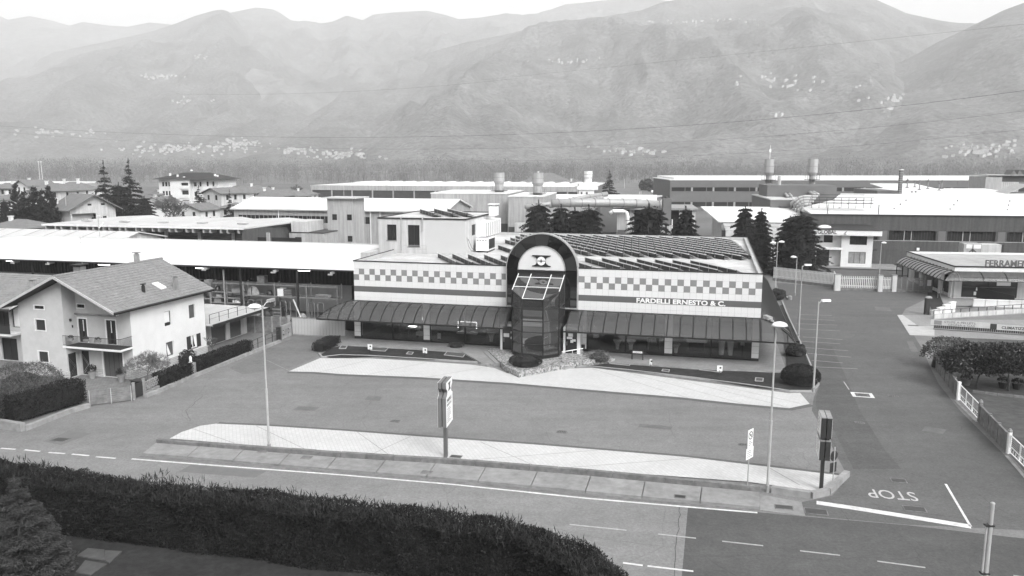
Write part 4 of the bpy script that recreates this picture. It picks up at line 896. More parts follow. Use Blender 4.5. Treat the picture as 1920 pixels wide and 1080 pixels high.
bpy.data.objects.remove(t)
hedge('clipped_hedge','low dark clipped hedge hugging the left tip of the front lawn', [G(598,660),G(612,653),G(628,646)], 1.25, .75, 420, M_leaf_dark, .09,.04,.07, .1)
q = G(1500,722); shrub('clipped_bush','rounded dark clipped hedge at the right front corner of the lawn',q[0],q[1],.05,1.5,1.15,1.6,14000,M_leaf_dark,.08,.035,-20,bump=.06,cat='hedge')
for px, py, r, h_, l in ((1492,668,.85,1.15,'round leafy bush beside the right canopy corner'),(1458,562,.95,1.35,'round leafy bush at the far end of the side lawn'),(1449,560,.7,1.0,'smaller bush behind the far side lawn bush')):
    q = G(px,py); shrub('leafy_bush', l, q[0], q[1], .05, r, r, h_, 2600, M_leaf_mid, .15, .07, bump=.3)
q = G(1452,548); t = thing('stone_bollard','small pale round bollard at the far end of the side lawn','bollard',(G(1481,562)[0],G(1481,562)[1],0)); obj('body', MB().cyl(0,0,0,.35,.25,.25,12), M_conc, t); obj('cap', MB().dome(0,0,.35,.25,.25,.2,12), M_conc, t)
# little signs and frames on the lawns
def lawn_sign(px, py, label, hgt=.75, w_=.42):
    x, y, _ = G(px,py); t = thing('lawn_sign', label, 'sign', (x,y,.1), S.deg+random.uniform(-12,12)); obj('post', MB().box(-.02,.02,-.02,.02,0,hgt-.3), M_dark, t)
    b_ = obj('panel', MB().box(-w_/2,w_/2,-.015,.015,hgt-.42,hgt+.05), M_white, t); obj('symbol', MB().box(-.03,.12,-.02,-.016,hgt-.2,hgt-.06), M_ink, b_)
lawn_sign(694,664,'small white sign on a stake at the left of the front lawn'); lawn_sign(797,671,'small white sign on a stake at the right of the left front lawn')
lawn_sign(1220,692,'narrow white sign on a stake in the right front lawn',.7,.2); lawn_sign(1349,706,'tilted white sign at the right end of the front lawn')
x, y, _ = G(1195,679); t = thing('board_stand','low black framed board with a white strip standing on the terrace edge','sign',(x,y,.1),S.deg)
obj('leg', MB().box(-.5,-.42,-.04,.04,0,.9), M_black, t); obj('leg', MB().box(.42,.5,-.04,.04,0,.9), M_black, t); obj('board', MB().box(-.5,.5,-.03,.03,.62,.98), M_black, t); obj('notice', MB().box(-.4,.4,-.04,-.031,.7,.86), M_white, t); text('COMUNICAZIONE', .11, M_ink, t, face_mat((-.36,-.045,.74)), ext=.001, name='print', sx=.75)
for i, (P, l) in enumerate(((((694,659),(700,651),(729,654),(722,661)),'left pale edged tank cover in the left lawn'),(((833,668),(840,660),(873,665),(868,672)),'right pale edged tank cover in the left lawn'),(((636,656),(640,650),(651,651),(648,656)),'small square cover at the left lawn tip'),(((762,666),(766,662),(775,663),(772,667)),'faint small cover in the left lawn middle'),(((1143,684),(1147,678),(1184,681),(1180,688)),'left pale edged tank cover in the right lawn'),(((1312,696),(1313,688),(1352,692),(1352,701)),'right pale edged tank cover in the right lawn'),(((1241,698),(1243,695),(1255,696),(1254,700)),'small square cover in the right lawn'),(((1416,717),(1417,711),(1431,712),(1430,718)),'small pale cover near the rounded hedge'))):
    Q = [G(*p) for p in P]; c0 = Q[0]; t = thing('tank_cover', l, 'tank cover', (c0[0],c0[1],.1))
    q = [(a[0]-c0[0],a[1]-c0[1]) for a in Q]
    obj('lid', MB().prism(q, -.02, .02), mat('lid_grass', .09,.9,.2,3), t); obj('rim', strip(MB(), q+[q[0]], .09, 0, .05), mat('pale_kerb',.33), t)
for (px,py,l) in ((1093,668,'dark litter bin beside the right entrance door'),(1495,660,'small dark post box beside the side lawn')):
    x, y, _ = G(px,py); t = thing('litter_bin', l, 'bin', (x,y,.2)); obj('post', MB().cyl(0,0,0,.5,.04), M_steel, t); obj('bin', MB().cyl(0,0,.35,.85,.15,.17), M_black, t)

# ------------------------------------------------------------------ street lamps
def lamp(x, y, h, heads, label, r=.075, style='globe'):
    t = thing('street_lamp', label, 'street lamp', (x,y,0), 0, None)
    obj('base_collar', MB().cyl(0,0,0,.35,r*1.5,r*1.35,12), M_conc, t)
    obj('pole', MB().cyl(0,0,.0,h*.42,r,r,10).cyl(0,0,h*.42,h,r*.72,r*.6,10).cyl(0,0,h*.4,h*.43,r*1.1,r*1.1,10), M_post, t)
    for hx, hy, hz_, st in heads:
        a = obj('arm', MB().tube([(0,0,h-.15),(hx*.5,hy*.5,h+hz_*.6),(hx,hy,h+hz_)],.03,6), M_post, t)
        L_ = math.hypot(hx,hy); ux, uy = hx/L_, hy/L_
        if st == 'globe':
            hd = obj('lamp_head', MB().dome(hx+ux*.15,hy+uy*.15,h+hz_-.08,.40,.30,.22,14,5), M_lampw, t, smooth=True)
            obj('housing', MB().dome(hx+ux*.15,hy+uy*.15,h+hz_-.09,.32,.24,-.09,12,3), M_steel, hd)
        else:
            m_ = MB().prism([(hx-ux*.1-uy*.13,hy-uy*.1+ux*.13),(hx-ux*.1+uy*.13,hy-uy*.1-ux*.13),(hx+ux*.55+uy*.1,hy+uy*.55-ux*.1),(hx+ux*.55-uy*.1,hy+uy*.55+ux*.1)],h+hz_-.06,h+hz_+.1)
            hd = obj('lamp_head', m_, M_lampw if st == 'flat' else M_steel, t)
            obj('housing', MB().box(hx+ux*.2-.12,hx+ux*.2+.12,hy+uy*.2-.1,hy+uy*.2+.1,h+hz_-.14,h+hz_-.06), M_dark, hd)
    return t
lamp(-14.5,45.7,8.75,[(-.25,-.1,.0,'globe'),(.18,.75,.12,'dark')],'tall left street lamp on the island kerb, its round white head facing left')
lamp(13.3,39.5,9.0,[(.02,-.3,.0,'globe'),(-.1,.75,.05,'dark')],'tall right street lamp standing in the gap of the island kerb')
lamp(28.1,76.8,7.05,[(.35,.05,.05,'flat')],'street lamp beside the far part of the side lawn')
lamp(22.5,57.8,6.85,[(.35,.05,.05,'flat')],'street lamp at the rounded hedge corner by the side road')
lamp(35.1,105.3,6.5,[(.4,.1,.05,'globe'),(-.4,.2,-.1,'globe')],'twin headed street lamp in front of the dark conifers at the back fence')
lamp(55.9,120.6,4.9,[(.15,-.1,.02,'globe')],'short street lamp in the yard of the small white office')
q = G(1470,530); lamp(36.4,101.5,5.0,[(-.3,0,.0,'globe')],'low lamp half hidden behind the twin headed street lamp')
t = thing('utility_pole', 'bare grey steel pole with a clamped conduit at the bottom right', 'pole', (G(1838,1180)[0],G(1838,1180)[1],0))
obj('pole', MB().cyl(0,0,0,4.9,.09,.07,10), M_post, t); obj('conduit', MB().cyl(-.15,-.02,0,4.1,.035,.035,8), M_post, t); obj('clamp', MB().box(-.2,.1,-.1,.1,4.04,4.1), M_dark, t); obj('clamp', MB().box(-.2,.1,-.1,.1,2.2,2.26), M_dark, t); obj('cap', MB().dome(0,0,4.9,.085,.085,.05,10,3), M_steel, t)

# ------------------------------------------------------------------ signs by the road
def lines(parent, T0, w_, z0, z1, n, m, seed=1):
    rg = random.Random(seed); mb_ = MB()
    for i in range(n):
        z = z1-(z1-z0)*(i+.5)/n; L_ = w_*rg.uniform(.55,1.0); h_ = (z1-z0)/n*.34; mb_.add([T0(0,z-h_/2),T0(L_,z-h_/2),T0(L_,z+h_/2),T0(0,z+h_/2)],[(0,1,2,3)])
    obj('print', mb_, m, parent)
x, y, _ = G(836,858); t = thing('totem_sign', 'tall double sided totem sign with pinched top and white printed face near the road', 'sign', (x,y,.05), 81)
obj('post', MB().box(-.13,.13,-.1,.1,0,2.2), mat('totem_post', .12,.5,.1,2), t)
hwid = .78; shape = [(-hwid,2.02),(hwid,2.02),(hwid,3.72),(.5,3.85),(.42,4.0),(.56,4.18),(hwid-.05,4.28),(hwid-.05,4.62),(-hwid+.05,4.62),(-hwid+.05,4.28),(-.56,4.18),(-.42,4.0),(-.5,3.85),(-hwid,3.72)]
cab = obj('cabinet', MB().prism_y(shape,-.24,-.03).prism_y(shape,.03,.24), mat('totem_side', .15,.5,.1,2), t); obj('core', MB().box(-hwid+.06,hwid-.06,-.03,.03,2.06,3.7), M_signd, t)
obj('face', MB().prism_y([(a*.97,b) for a, b in shape],-.26,-.241), M_white, cab); obj('face', MB().prism_y([(a*.97,b) for a, b in shape],.241,.26), M_white, cab)
for sg_ in (-1,1):
    y_ = .265*sg_; T0 = (lambda yy, s2: (lambda u, z: (s2*(-.62+u), yy, z)))(y_, -sg_ if sg_ < 0 else 1); T0 = (lambda yy, s2: (lambda u, z: (s2*(u-.62), yy, z)))(y_, 1 if sg_ < 0 else -1)
    lines(t, T0, 1.1, 2.2, 3.1, 8, M_ink2, 3)
    Mx = Matrix.Translation((-.62 if sg_ < 0 else .62, y_, 3.45)) @ Matrix.Rotation(0 if sg_ < 0 else math.pi,4,'Z') @ Matrix.Rotation(math.pi/2,4,'X')
    text('FARDELLI', .26, M_ink, t, Mx, ext=.002, off=.008, name='print', sx=.95)
    Mx = Matrix.Translation((-.62 if sg_ < 0 else .62, y_, 3.2)) @ Matrix.Rotation(0 if sg_ < 0 else math.pi,4,'Z') @ Matrix.Rotation(math.pi/2,4,'X'); text('ERNESTO & C.', .2, M_ink, t, Mx, ext=.002, name='print', sx=.85)
    obj('logo', MB().prism_y([(-.3,4.5),(.3,4.5),(.12,4.35),(.12,4.2),(.3,4.05),(-.3,4.05),(-.12,4.2),(-.12,4.35)], y_-.004, y_+.004), M_ink, t)
x, y, _ = G(1401,920); t = thing('no_stopping_sign', 'thin post with two white panels, the upper with a round symbol', 'sign', (x,y,.05), 45)
obj('post', MB().cyl(0,0,0,3.1,.03,.03,8), M_steel, t); p1 = obj('panel', MB().box(-.27,.27,-.05,-.03,2.35,3.3), M_white, t); p2 = obj('panel', MB().box(-.36,.36,-.05,-.03,1.72,2.32), M_white, t)
rg_ = MB()
for i in range(20):
    a, b = 2*math.pi*i/20, 2*math.pi*(i+1)/20
    rg_.add([(.17*math.cos(a),-.054,2.98+.17*math.sin(a)),(.17*math.cos(b),-.054,2.98+.17*math.sin(b)),(.22*math.cos(b),-.054,2.98+.22*math.sin(b)),(.22*math.cos(a),-.054,2.98+.22*math.sin(a))],[(0,1,2,3)])
rg_.quad((-.08,-.054,2.94),(.1,-.054,2.97),(.1,-.054,3.03),(-.08,-.054,3.0)).quad((-.14,-.055,3.09),(-.10,-.055,3.12),(.14,-.055,2.88),(.10,-.055,2.85)); obj('symbol', rg_, M_ink, p1)
lines(t, lambda u, z: (-.2+u,-.056,z), .4, 2.42, 2.7, 3, M_ink2, 8); lines(t, lambda u, z: (-.28+u,-.056,z), .56, 1.8, 2.22, 4, M_ink2, 9)
x, y, _ = G(1539,920); t = thing('dark_totem_sign', 'dark two box totem sign with a narrow waist at the island corner', 'sign', (x,y,.05), -105)
obj('post', MB().box(-.12,.12,-.09,.09,0,1.9), M_signd, t)
for z0, z1 in ((1.85,2.86),(3.0,4.08)):
    c_ = obj('cabinet', MB().box(-.68,.68,-.26,-.02,z0,z1).box(-.68,.68,.02,.26,z0,z1), M_signd, t); obj('face', MB().box(-.64,.64,-.275,-.26,z0+.04,z1-.04), M_white, c_); obj('face', MB().box(-.64,.64,.26,.275,z0+.04,z1-.04), M_white, c_)
    obj('top_cap', MB().box(-.69,.69,-.27,-.015,z1,z1+.03).box(-.69,.69,.015,.27,z1,z1+.03), M_conc, c_)
    lines(t, lambda u, z: (-.5+u,-.279,z), .9, z0+.15, z1-.12, 5, M_ink2, 12)
obj('neck', MB().box(-.5,.5,-.2,.2,2.86,3.0), M_black, t)
x, y, _ = G(1561,911); t = thing('stop_sign_back', 'dark back of an octagonal stop sign with a plate below on a thin post', 'sign', (x,y,.05), 28)
obj('post', MB().cyl(0,0,0,2.1,.03,.03,8), M_post, t)
obj('octagon', MB().prism_y([(.29*math.cos(math.pi/8+i*math.pi/4),1.6+.29*math.sin(math.pi/8+i*math.pi/4)) for i in range(8)],.03,.05), M_signd, t); obj('plate', MB().box(-.24,.24,.03,.05,.7,1.24), M_signd, t)
for z in (1.5,1.75,.8,1.05): obj('bracket', MB().box(-.2,.2,.01,.03,z,z+.03), M_dark, t)

# ------------------------------------------------------------------ the white gabled house
Hh = Fr(-29.8, 61.3, -15.8)
hs = thing('family_house', 'three storey gabled house with bright right wall and balcony across its front', 'house', (*Hh.w(0,0)[:2],0), Hh.deg)
lw = [(-7.9,-6.95,5.52,5.78),(-7.92,-6.97,3.8,4.66),(-7.9,-6.95,1.22,2.08)]
rw = [(-5.02,-4.28,5.52,5.8),(-2.4,-1.5,5.52,5.78),(-5.02,-4.22,2.72,4.64),(-2.33,-1.43,2.72,4.66),(-5.0,-4.25,.05,2.02),(-2.87,-1.0,.05,2.1)]
mb = MB(); wall(mb, front(-1.3), -9.5, -5.15, 0, 5.9, lw, .16); wall(mb, front(0), -5.15, 0, 0, 5.9, rw, .16)
wall(mb, left(-9.5), -1.3, 9, 0, 5.9); wall(mb, right(-5.15), -1.3, 0, 0, 5.9, [(-1.15,-.35,.05,1.98)], .12); wall(mb, back(9), -9.5, 0, 0, 5.9)
rl_ = lambda x: 8.02-(8.02-5.9)*abs(x+4.75)/4.75     # gable line (inner)
mb.add([(-9.5,-1.3,5.9),(-5.15,-1.3,5.9),(-5.15,-1.3,rl_(-5.15)),],[(0,1,2)]); mb.add([(-5.15,0,5.9),(0,0,5.9),(-4.75,0,8.02),(-5.15,0,rl_(-5.15))],[(0,1,2,3)]); mb.add([(-9.5,9,5.9),(0,9,5.9),(-4.75,9,8.02)],[(0,1,2)])
mb.add([(-5.15,-1.3,5.9),(-5.15,0,5.9),(-5.15,0,rl_(-5.15)),(-5.15,-1.3,rl_(-5.15))],[(0,1,2,3)])
obj('front_wall', mb, M_wall_grey, hs)
sw = [(3.85,4.75,5.5,5.78),(6.9,7.75,5.5,5.76),(3.82,4.63,3.52,4.72),(6.92,7.75,3.55,4.74),(3.8,4.75,.9,2.12),(6.9,7.68,.92,2.04)]
mb = MB(); wall(mb, right(0), 0, 9, 0, 5.9, sw, .16); obj('side_wall', mb, M_wall_white, hs)
pb = MB(); pb.box(-9.54,-5.1,-1.36,-1.302,0,.62).box(-5.145,-5.09,-1.3,-1.16,0,.62).box(.003,.06,-.06,9.05,0,.72).box(-4.2,-2.95,-.06,-.003,0,.6).box(-.95,0,-.06,-.003,0,.6); obj('plinth', pb, M_plinth, hs)
for h in lw: w_ = window(hs, front(-1.3), h, M_shut if h[3] < 5 else M_glass, fm=None if h[3] < 5 else M_dark, dpt=.1)
for h in lw+[rw[0],rw[1]]:
    T = front(-1.3) if h in lw else front(0); f = MB(); e = .07; tbox(f,T,h[0]-e,h[1]+e,h[3],h[3]+e,-.02,.05); tbox(f,T,h[0]-e,h[1]+e,h[2]-e,h[2],-.04,.05); tbox(f,T,h[0]-e,h[0],h[2],h[3],-.02,.05); tbox(f,T,h[1],h[1]+e,h[2],h[3],-.02,.05)
    obj('window_surround', f, M_white, hs)
for h in (rw[0],rw[1]): window(hs, front(0), h, fm=M_dark)
for h in (rw[2],rw[3]):
    d_ = obj('balcony_door', (lambda m_: (tbox(m_,front(0),h[0],h[1],h[2],h[3],.12,.15), m_)[1])(MB()), M_glass, hs)
    f = MB(); e = .09; T = front(0); tbox(f,T,h[0]-e,h[0],h[2],h[3]+e,-.03,.05); tbox(f,T,h[1],h[1]+e,h[2],h[3]+e,-.03,.05); tbox(f,T,h[0],h[1],h[3],h[3]+e,-.03,.05); obj('surround', f, M_white, d_)
    f = MB(); tbox(f,T,h[0],h[0]+.3,h[2],h[3],.05,.09); tbox(f,T,h[1]-.3,h[1],h[2],h[3],.05,.09); obj('shutter', f, M_shut, d_)
    f = MB(); tbox(f,T,h[0]+.33,h[0]+.42,h[2]+.9,h[3]-.1,.1,.11); obj('curtain', f, M_white, d_)
def lozenge(d_, T, h):
    m_ = MB(); a, b, c, e = h[:4]; k = (c+e)/2
    for z in (.1,.28):
        for (p, q) in (((a+.06,k+.75-z),(b-.1,k-.05-z)),((b-.1,k+.0-z),(a+.06,k-.8-z+.1))):
            m_.add([T(p[0],p[1],.05),T(q[0],q[1],.05),T(q[0],q[1]+.05,.05),T(p[0],p[1]+.05,.05)],[(0,1,2,3)])
    obj('pale_inlay', m_, M_conc, d_)
m_ = MB(); tbox(m_,front(0),*rw[4],.08,.12); d_ = obj('entrance_door', m_, M_shut, hs); lozenge(d_, front(0), rw[4])
m_ = MB(); tbox(m_,right(-5.15),-1.15,-.35,.05,1.98,.05,.09); d_ = obj('entrance_door', m_, M_shut, hs); lozenge(d_, right(-5.15), (-1.15,-.35,.05,1.98))
m_ = MB(); tbox(m_,front(0),*rw[5],.1,.13); d_ = obj('garage_door', m_, M_garage, hs); m_ = MB()
for i in range(1,4): tbox(m_,front(0),-2.87+.467*i-.01,-2.87+.467*i+.01,.05,2.1,.085,.1)
obj('seam', m_, M_black, d_); m_ = MB(); tbox(m_,front(0),-2.97,-2.87,0,2.2,-.03,.06); tbox(m_,front(0),-1.0,-.9,0,2.2,-.03,.06); tbox(m_,front(0),-2.87,-1.0,2.1,2.2,-.03,.06); obj('surround', m_, M_white, d_)
for i, h in enumerate(sw):
    T = right(0)
    if i < 2: window(hs, T, h, fm=M_dark, bars=1)
    elif i == 2: wn = window(hs, T, h, M_ceram, fm=M_dark, bars=0); m_ = MB(); tbox(m_,T,h[0]+.05,h[0]+.6,h[2],h[2]+.25,.0,.12); obj('flower_box', m_, M_leaf_dark, wn)
    elif i == 3: window(hs, T, h, M_garage, bars=0)
    elif i == 4:
        wn = window(hs, T, h, M_garage); m_ = MB(); m_.add([T(4.05,2.0,.12),T(4.45,1.0,.12),T(4.1,1.0,.12),T(4.0,1.5,.12)],[(0,1,2,3)]); obj('curtain', m_, M_white, wn)
    else:
        wn = window(hs, T, h, fm=M_white, bars=1, sill=True); m_ = MB(); m_.add([T(6.95,2.0,.11),T(7.3,2.0,.11),T(7.15,1.3,.11),T(6.95,1.0,.11)],[(0,1,2,3)]); m_.add([T(7.62,2.0,.11),T(7.4,2.0,.11),T(7.5,1.3,.11),T(7.62,1.0,.11)],[(0,1,2,3)]); obj('curtain', m_, M_white, wn)
        for a, b in ((6.38,6.88),(7.7,8.2)): m_ = MB(); tbox(m_,T,a,b,.9,2.06,-.05,-.005); obj('shutter', m_, M_shut, wn)
# roof of tile courses
ry0, ry1, rzg, rze = -2.35, 9.7, 8.3, 5.78; xl, xr = -10.1, .62; xm = -4.75
rk = obj('roof', MB().slab([(xl,ry0,rze-.02),(xm,ry0,rzg-.02),(xm,ry1,rzg-.02),(xl,ry1,rze-.02)],.16).slab([(xm,ry0,rzg-.02),(xr,ry0,rze-.02),(xr,ry1,rze-.02),(xm,ry1,rzg-.02)],.16), M_shut, hs)
def tile_field(T, u0, u1, n_course, dep, wv=.24, m=M_rooftile, parent=None, jitter=.01):
    nu = int((u1-u0)/(wv/2)); us = np.linspace(u0,u1,nu+1); V_ = []; F_ = []
    for k in range(n_course):
        base = len(V_); a, b = k/n_course, (k+1)/n_course
        for (t, lift) in ((a,.045),(b+.004,.012)):
            for i, u in enumerate(us):
                V_.append(T(u, t, lift+(.03 if i % 2 else 0)+RNG.uniform(-jitter,jitter)*.6))
        n = nu+1
        F_ += [(base+i,base+i+1,base+n+i+1,base+n+i) for i in range(nu)]
        b2 = len(V_)
        for i, u in enumerate(us): V_.append(T(u,a,.0))
        F_ += [(base+i,b2+i,b2+i+1,base+i+1) for i in range(nu)]
    return stuff(obj('roof_tiles', MB().add(V_,F_), m, parent))
def slopeT(xa, za, xb, zb): # from eave (a) to ridge (b), running along y
    n = Vector((za-zb,0,xb-xa)).normalized(); n = n if n.z > 0 else -n
    return lambda u, t, l: (xa+(xb-xa)*t+n.x*l, u, za+(zb-za)*t+n.z*l)
tile_field(slopeT(xr,rze,xm,rzg), ry0, ry1, 17, 0, parent=rk); tile_field(slopeT(xl,rze,xm,rzg), ry0, ry1, 17, 0, parent=rk)
rt = MB().cyl(0,0,-.21,.21,.11,.13,8).mesh('ridge_tile', M_rooftile)
for i in range(30): o = obj('ridge_tile', rt, parent=rk, loc=(xm,ry0+.2+i*.405,rzg+.04)); o.rotation_euler = (R(90),0,0)
for xa in (xl, xr): obj('verge_board', MB().slab([(xa,ry0-.04,rze+.06),(xm,ry0-.04,rzg+.08),(xm,ry0+.05,rzg+.08),(xa,ry0+.05,rze+.06)],.2), mat('pale_verge', .45, .7, .1, 2), rk)
obj('gutter', MB().tube([(xr+.05,ry0,rze-.03),(xr+.05,ry1,rze-.03)],.07,6), M_dark, rk)
def pot(x, y, z, w_, h_, nm_='chimney', m=M_conc, capm=M_conc):
    c_ = obj(nm_, MB().box(x-w_/2,x+w_/2,y-w_/2,y+w_/2,z-.5,z+h_), m, rk); obj('cap', MB().box(x-w_*.75,x+w_*.75,y-w_*.75,y+w_*.75,z+h_+.1,z+h_+.18).box(x-w_*.3,x+w_*.3,y-w_*.3,y+w_*.3,z+h_,z+h_+.1), capm, c_)
pot(-.9,2.7,6.5,.2,.55,m=M_shut,capm=M_shut); pot(-.35,5.9,6.3,.32,1.0); pot(-6.0,1.6,7.7,.65,.9,m=M_conc_old,capm=M_shut); pot(-5.6,7.6,7.9,.35,1.05)
obj('skylight', MB().slab([(-1.6,4.55,6.98),(-.75,4.55,6.58),(-.75,5.25,6.58),(-1.6,5.25,6.98)],.1), M_ceram, rk)
obj('aerial', MB().tube([(-6.0,1.9,8.3),(-6.0,1.9,11.0)],.02,4).tube([(-6.5,1.9,10.8),(-5.5,1.9,10.8)],.015,4).tube([(-6.4,1.9,10.5),(-5.6,1.9,10.5)],.015,4), M_steel, hs)
# balcony
bal = obj('balcony', MB().box(-5.42,.1,-1.35,-.01,2.52,2.66), M_white, hs); obj('deck', MB().box(-5.36,.04,-1.28,-.02,2.662,2.68), M_shut, bal)
rr = MB().tube([(-5.38,-1.3,3.5),(.05,-1.3,3.5)],.022,5).tube([(.05,-1.3,3.5),(.05,0,3.5)],.022,5).tube([(-5.38,-1.3,2.76),(.05,-1.3,2.76)],.015,4); obj('handrail', rr, M_dark, bal)
bm = MB().box(-.01,.01,-.01,.01,0,.78).mesh('baluster', M_dark)
for i in range(46): obj('baluster', bm, parent=bal, loc=(-5.36+i*.12,-1.3,2.72))
for i in range(10): obj('baluster', bm, parent=bal, loc=(.05,-1.2+i*.12,2.72))
for x_, l in ((-4.5,'left'),(-3.0,'middle'),(-1.9,'right')):
    q = Hh.w(x_,-1.42); t = thing('flower_pot', 'flower box hanging on the balcony rail, '+l+' one', 'flower box', (q[0],q[1],3.2), Hh.deg); obj('pot', MB().box(-.22,.22,-.1,.1,0,.18), M_rooftile, t)
    C, Nn = blob_pts(160,.26,.16,.16,.3,-.2,x_); C[:,2] += .24; leafmass('plant', t, C, Nn, .1, .04, M_leaf_mid)
aw = obj('awning_box', MB().tube([(-5.3,-.16,5.06),(-1.15,-.16,5.06)],.07,8), M_conc, hs); obj('end_cap', MB().tube([(-1.15,-.16,5.06),(-1.05,-.2,5.2),(-.9,-.2,5.15)],.05,6), M_white, aw)
obj('wall_lamp', MB().box(-5.15+.0,-5.0,-.75,-.65,4.55,4.75).box(-5.15,-5.05,-.55,-.5,4.0,4.2), M_dark, hs)
for x_, y_, l in ((-3.4,-.7,'pale plant pot beside the garage door of the white house'),(-.45,-.9,'pale plant pot at the right front corner of the white house')):
    q = Hh.w(x_,y_); t = thing('plant_pot', l, 'plant pot', (q[0],q[1],0)); obj('pot', MB().cyl(0,0,0,.5,.2,.29,12).cyl(0,0,.5,.56,.32,.32,12), M_conc, t); C, Nn = blob_pts(300,.33,.33,.35,.4,-.2,x_); C[:,2] += .75; leafmass('plant', t, C, Nn, .2, .04, M_leaf_dark)
# garages behind with roof terrace
ga = thing('garage_block', 'low garage block with two dark doors and a railed pale roof terrace', 'garage', (*Hh.w(0,0)[:2],0), Hh.deg)
gh = [(11.9,14.1,.03,2.15),(14.75,16.6,.03,2.15)]
mb = MB(); wall(mb, right(-1.6), 9.05, 17.5, 0, 2.45, gh, .15); wall(mb, back(17.5), -6.5, -1.6, 0, 2.45); wall(mb, left(-6.5), 9.05, 17.5, 0, 2.45); obj('wall', mb, M_wall_pale, ga)
for h in gh: m_ = MB(); tbox(m_, right(-1.6), *h, .1,.13); obj('garage_door', m_, M_garage, ga)
obj('roof_slab', MB().box(-6.7,.75,9.05,18.0,2.5,2.66), mat('terrace_slab', .45,.85,.1,1), ga); obj('edge', MB().box(.75,.82,9.0,18.05,2.42,2.68), M_dark, ga)
obj('railing', MB().tube([(.3,9.2,3.5),(.3,17.6,3.5)],.022,5).tube([(.3,9.2,3.1),(.3,17.6,3.1)],.015,5), M_dark, ga)
for i in range(7): obj('rail_post', MB().box(.28,.32,9.2+i*1.39,9.24+i*1.39,2.66,3.5), M_dark, ga)
struct('house_forecourt', MB().add([(*G(*p)[:2],.013) for p in ((125,718),(170,700),(250,700),(330,712),(300,740),(265,748),(175,762),(165,752))],[tuple(range(8))]), mat('rubble_paving', .20,.9,.25,2,kind='pavers'))
struct('garage_forecourt', MB().add([(*p[:2],.013) for p in (Hh.w(-1.6,9.1),Hh.w(.8,4),Hh.w(3.0,4),Hh.w(4.2,16),Hh.w(3,18),Hh.w(-1.6,18))],[tuple(range(6))]), mat('court_paving', .17,.9,.25,2))
# stone gate wall, small dark gate and pillars
q0, q1 = G(168,762), G(248,752)
t = thing('gate_wall','low sliding gate of weathered boards closing the forecourt of the white house','gate',(q0[0],q0[1],0), math.degrees(math.atan2(q1[1]-q0[1],q1[0]-q0[0])))
L_ = math.dist(q0[:2],q1[:2])
for i in range(7): obj('board', MB().box(0,L_,-.02,.02,.1+i*.145,.225+i*.145), M_conc_old, t)
for x_ in (0,L_/2,L_-.06): obj('gate_post', MB().box(x_,x_+.06,-.03,.03,0,1.15), M_steel, t)
for px, py, l in ((252,750,'left'),(271,742,'right')):
    q = G(px,py); t = thing('gate_pillar', 'slim pale post at the small dark gate, '+l+' one', 'post', (q[0],q[1],0)); obj('post', MB().box(-.08,.08,-.08,.08,0,1.25), M_conc, t); obj('cap', MB().box(-.1,.1,-.1,.1,1.25,1.3), M_conc, t)
q = G(253,748); q1 = G(270,741); t = thing('garden_gate','small dark metal garden gate between the slim posts','gate',(q[0]+.08,q[1],0), math.degrees(math.atan2(q1[1]-q[1],q1[0]-q[0]))); L_ = math.dist(q[:2],q1[:2])-.2
obj('frame', MB().box(0,L_,-.02,.02,.1,.16).box(0,L_,-.02,.02,1.05,1.1).box(0,.05,-.02,.02,.1,1.1).box(L_-.05,L_,-.02,.02,.1,1.1), M_dark, t); obj('infill', MB().box(.05,L_-.05,-.008,.008,.16,1.05), M_shut, t)
q = G(258,744); t = thing('mailbox_cabinet','low dark cabinet behind the small garden gate','cabinet',(q[0]-.3,q[1]+1.0,0),-20); obj('body', MB().box(-.5,.5,-.3,.3,0,.95), M_black, t); obj('lid', MB().box(-.55,.55,-.35,.35,.95,1.0), M_dark, t)
# pierced wall piece and kerbs along the lane
q0, q1 = G(272,742), G(300,728); t = thing('pierced_fence','short pierced ornamental fence beside the garden gate','fence',(q0[0],q0[1],0),math.degrees(math.atan2(q1[1]-q0[1],q1[0]-q0[0]))); L_ = math.dist(q0[:2],q1[:2])
obj('base', MB().box(0,L_,-.12,.12,0,.3), M_conc, t)
for i in range(6): obj('block', ringseg(0,2*math.pi,.11,.17,-.05,.05,8,cz=0), M_conc, t, loc=(-cx+.2+i*(L_-.4)/5,0,.55)); obj('block', ringseg(0,2*math.pi,.11,.17,-.05,.05,8,cz=0), M_conc, t, loc=(-cx+.2+i*(L_-.4)/5,0,.9))
HP = [G(296,729),G(332,716),G(352,706)]; hedge('garden_hedge','front stretch of clipped hedge left of the small statue pillar',HP,1.0,1.15,300,M_leaf_hedge,.11,.05,.08,.1,seed=2)
HP = [G(368,699),G(410,682),G(466,661)]; hedge('garden_hedge','long stretch of clipped hedge right of the small statue pillar',HP,1.0,1.1,300,M_leaf_hedge,.11,.05,.08,.1,seed=3)
kb = bpy.data.objects.new('garden_kerb',None); COL.objects.link(kb); kb['kind'] = 'structure'
Q = resample([G(*p) for p in ((272,746),(305,733),(360,709),(420,685),(470,664),(525,642))],1.3)
for a, b in zip(Q,Q[1:]): d = (b-a).normalized()*.01; obj('kerb_stone', strip(MB(), [a+d,b-d], .3, 0, .26), M_conc, kb)
Q = resample([G(*p) for p in ((46,808),(85,793),(125,777),(167,764))],1.3)
for a, b in zip(Q,Q[1:]): d = (b-a).normalized()*.01; obj('kerb_stone', strip(MB(), [a+d,b-d], .3, 0, .32), M_conc, kb)
Q = resample([G(*p) for p in ((-10,801),(8,803),(44,809))],1.3)
for a, b in zip(Q,Q[1:]): d = (b-a).normalized()*.01; obj('kerb_stone', strip(MB(), [a+d,b-d], .35, 0, .55), M_conc, kb)
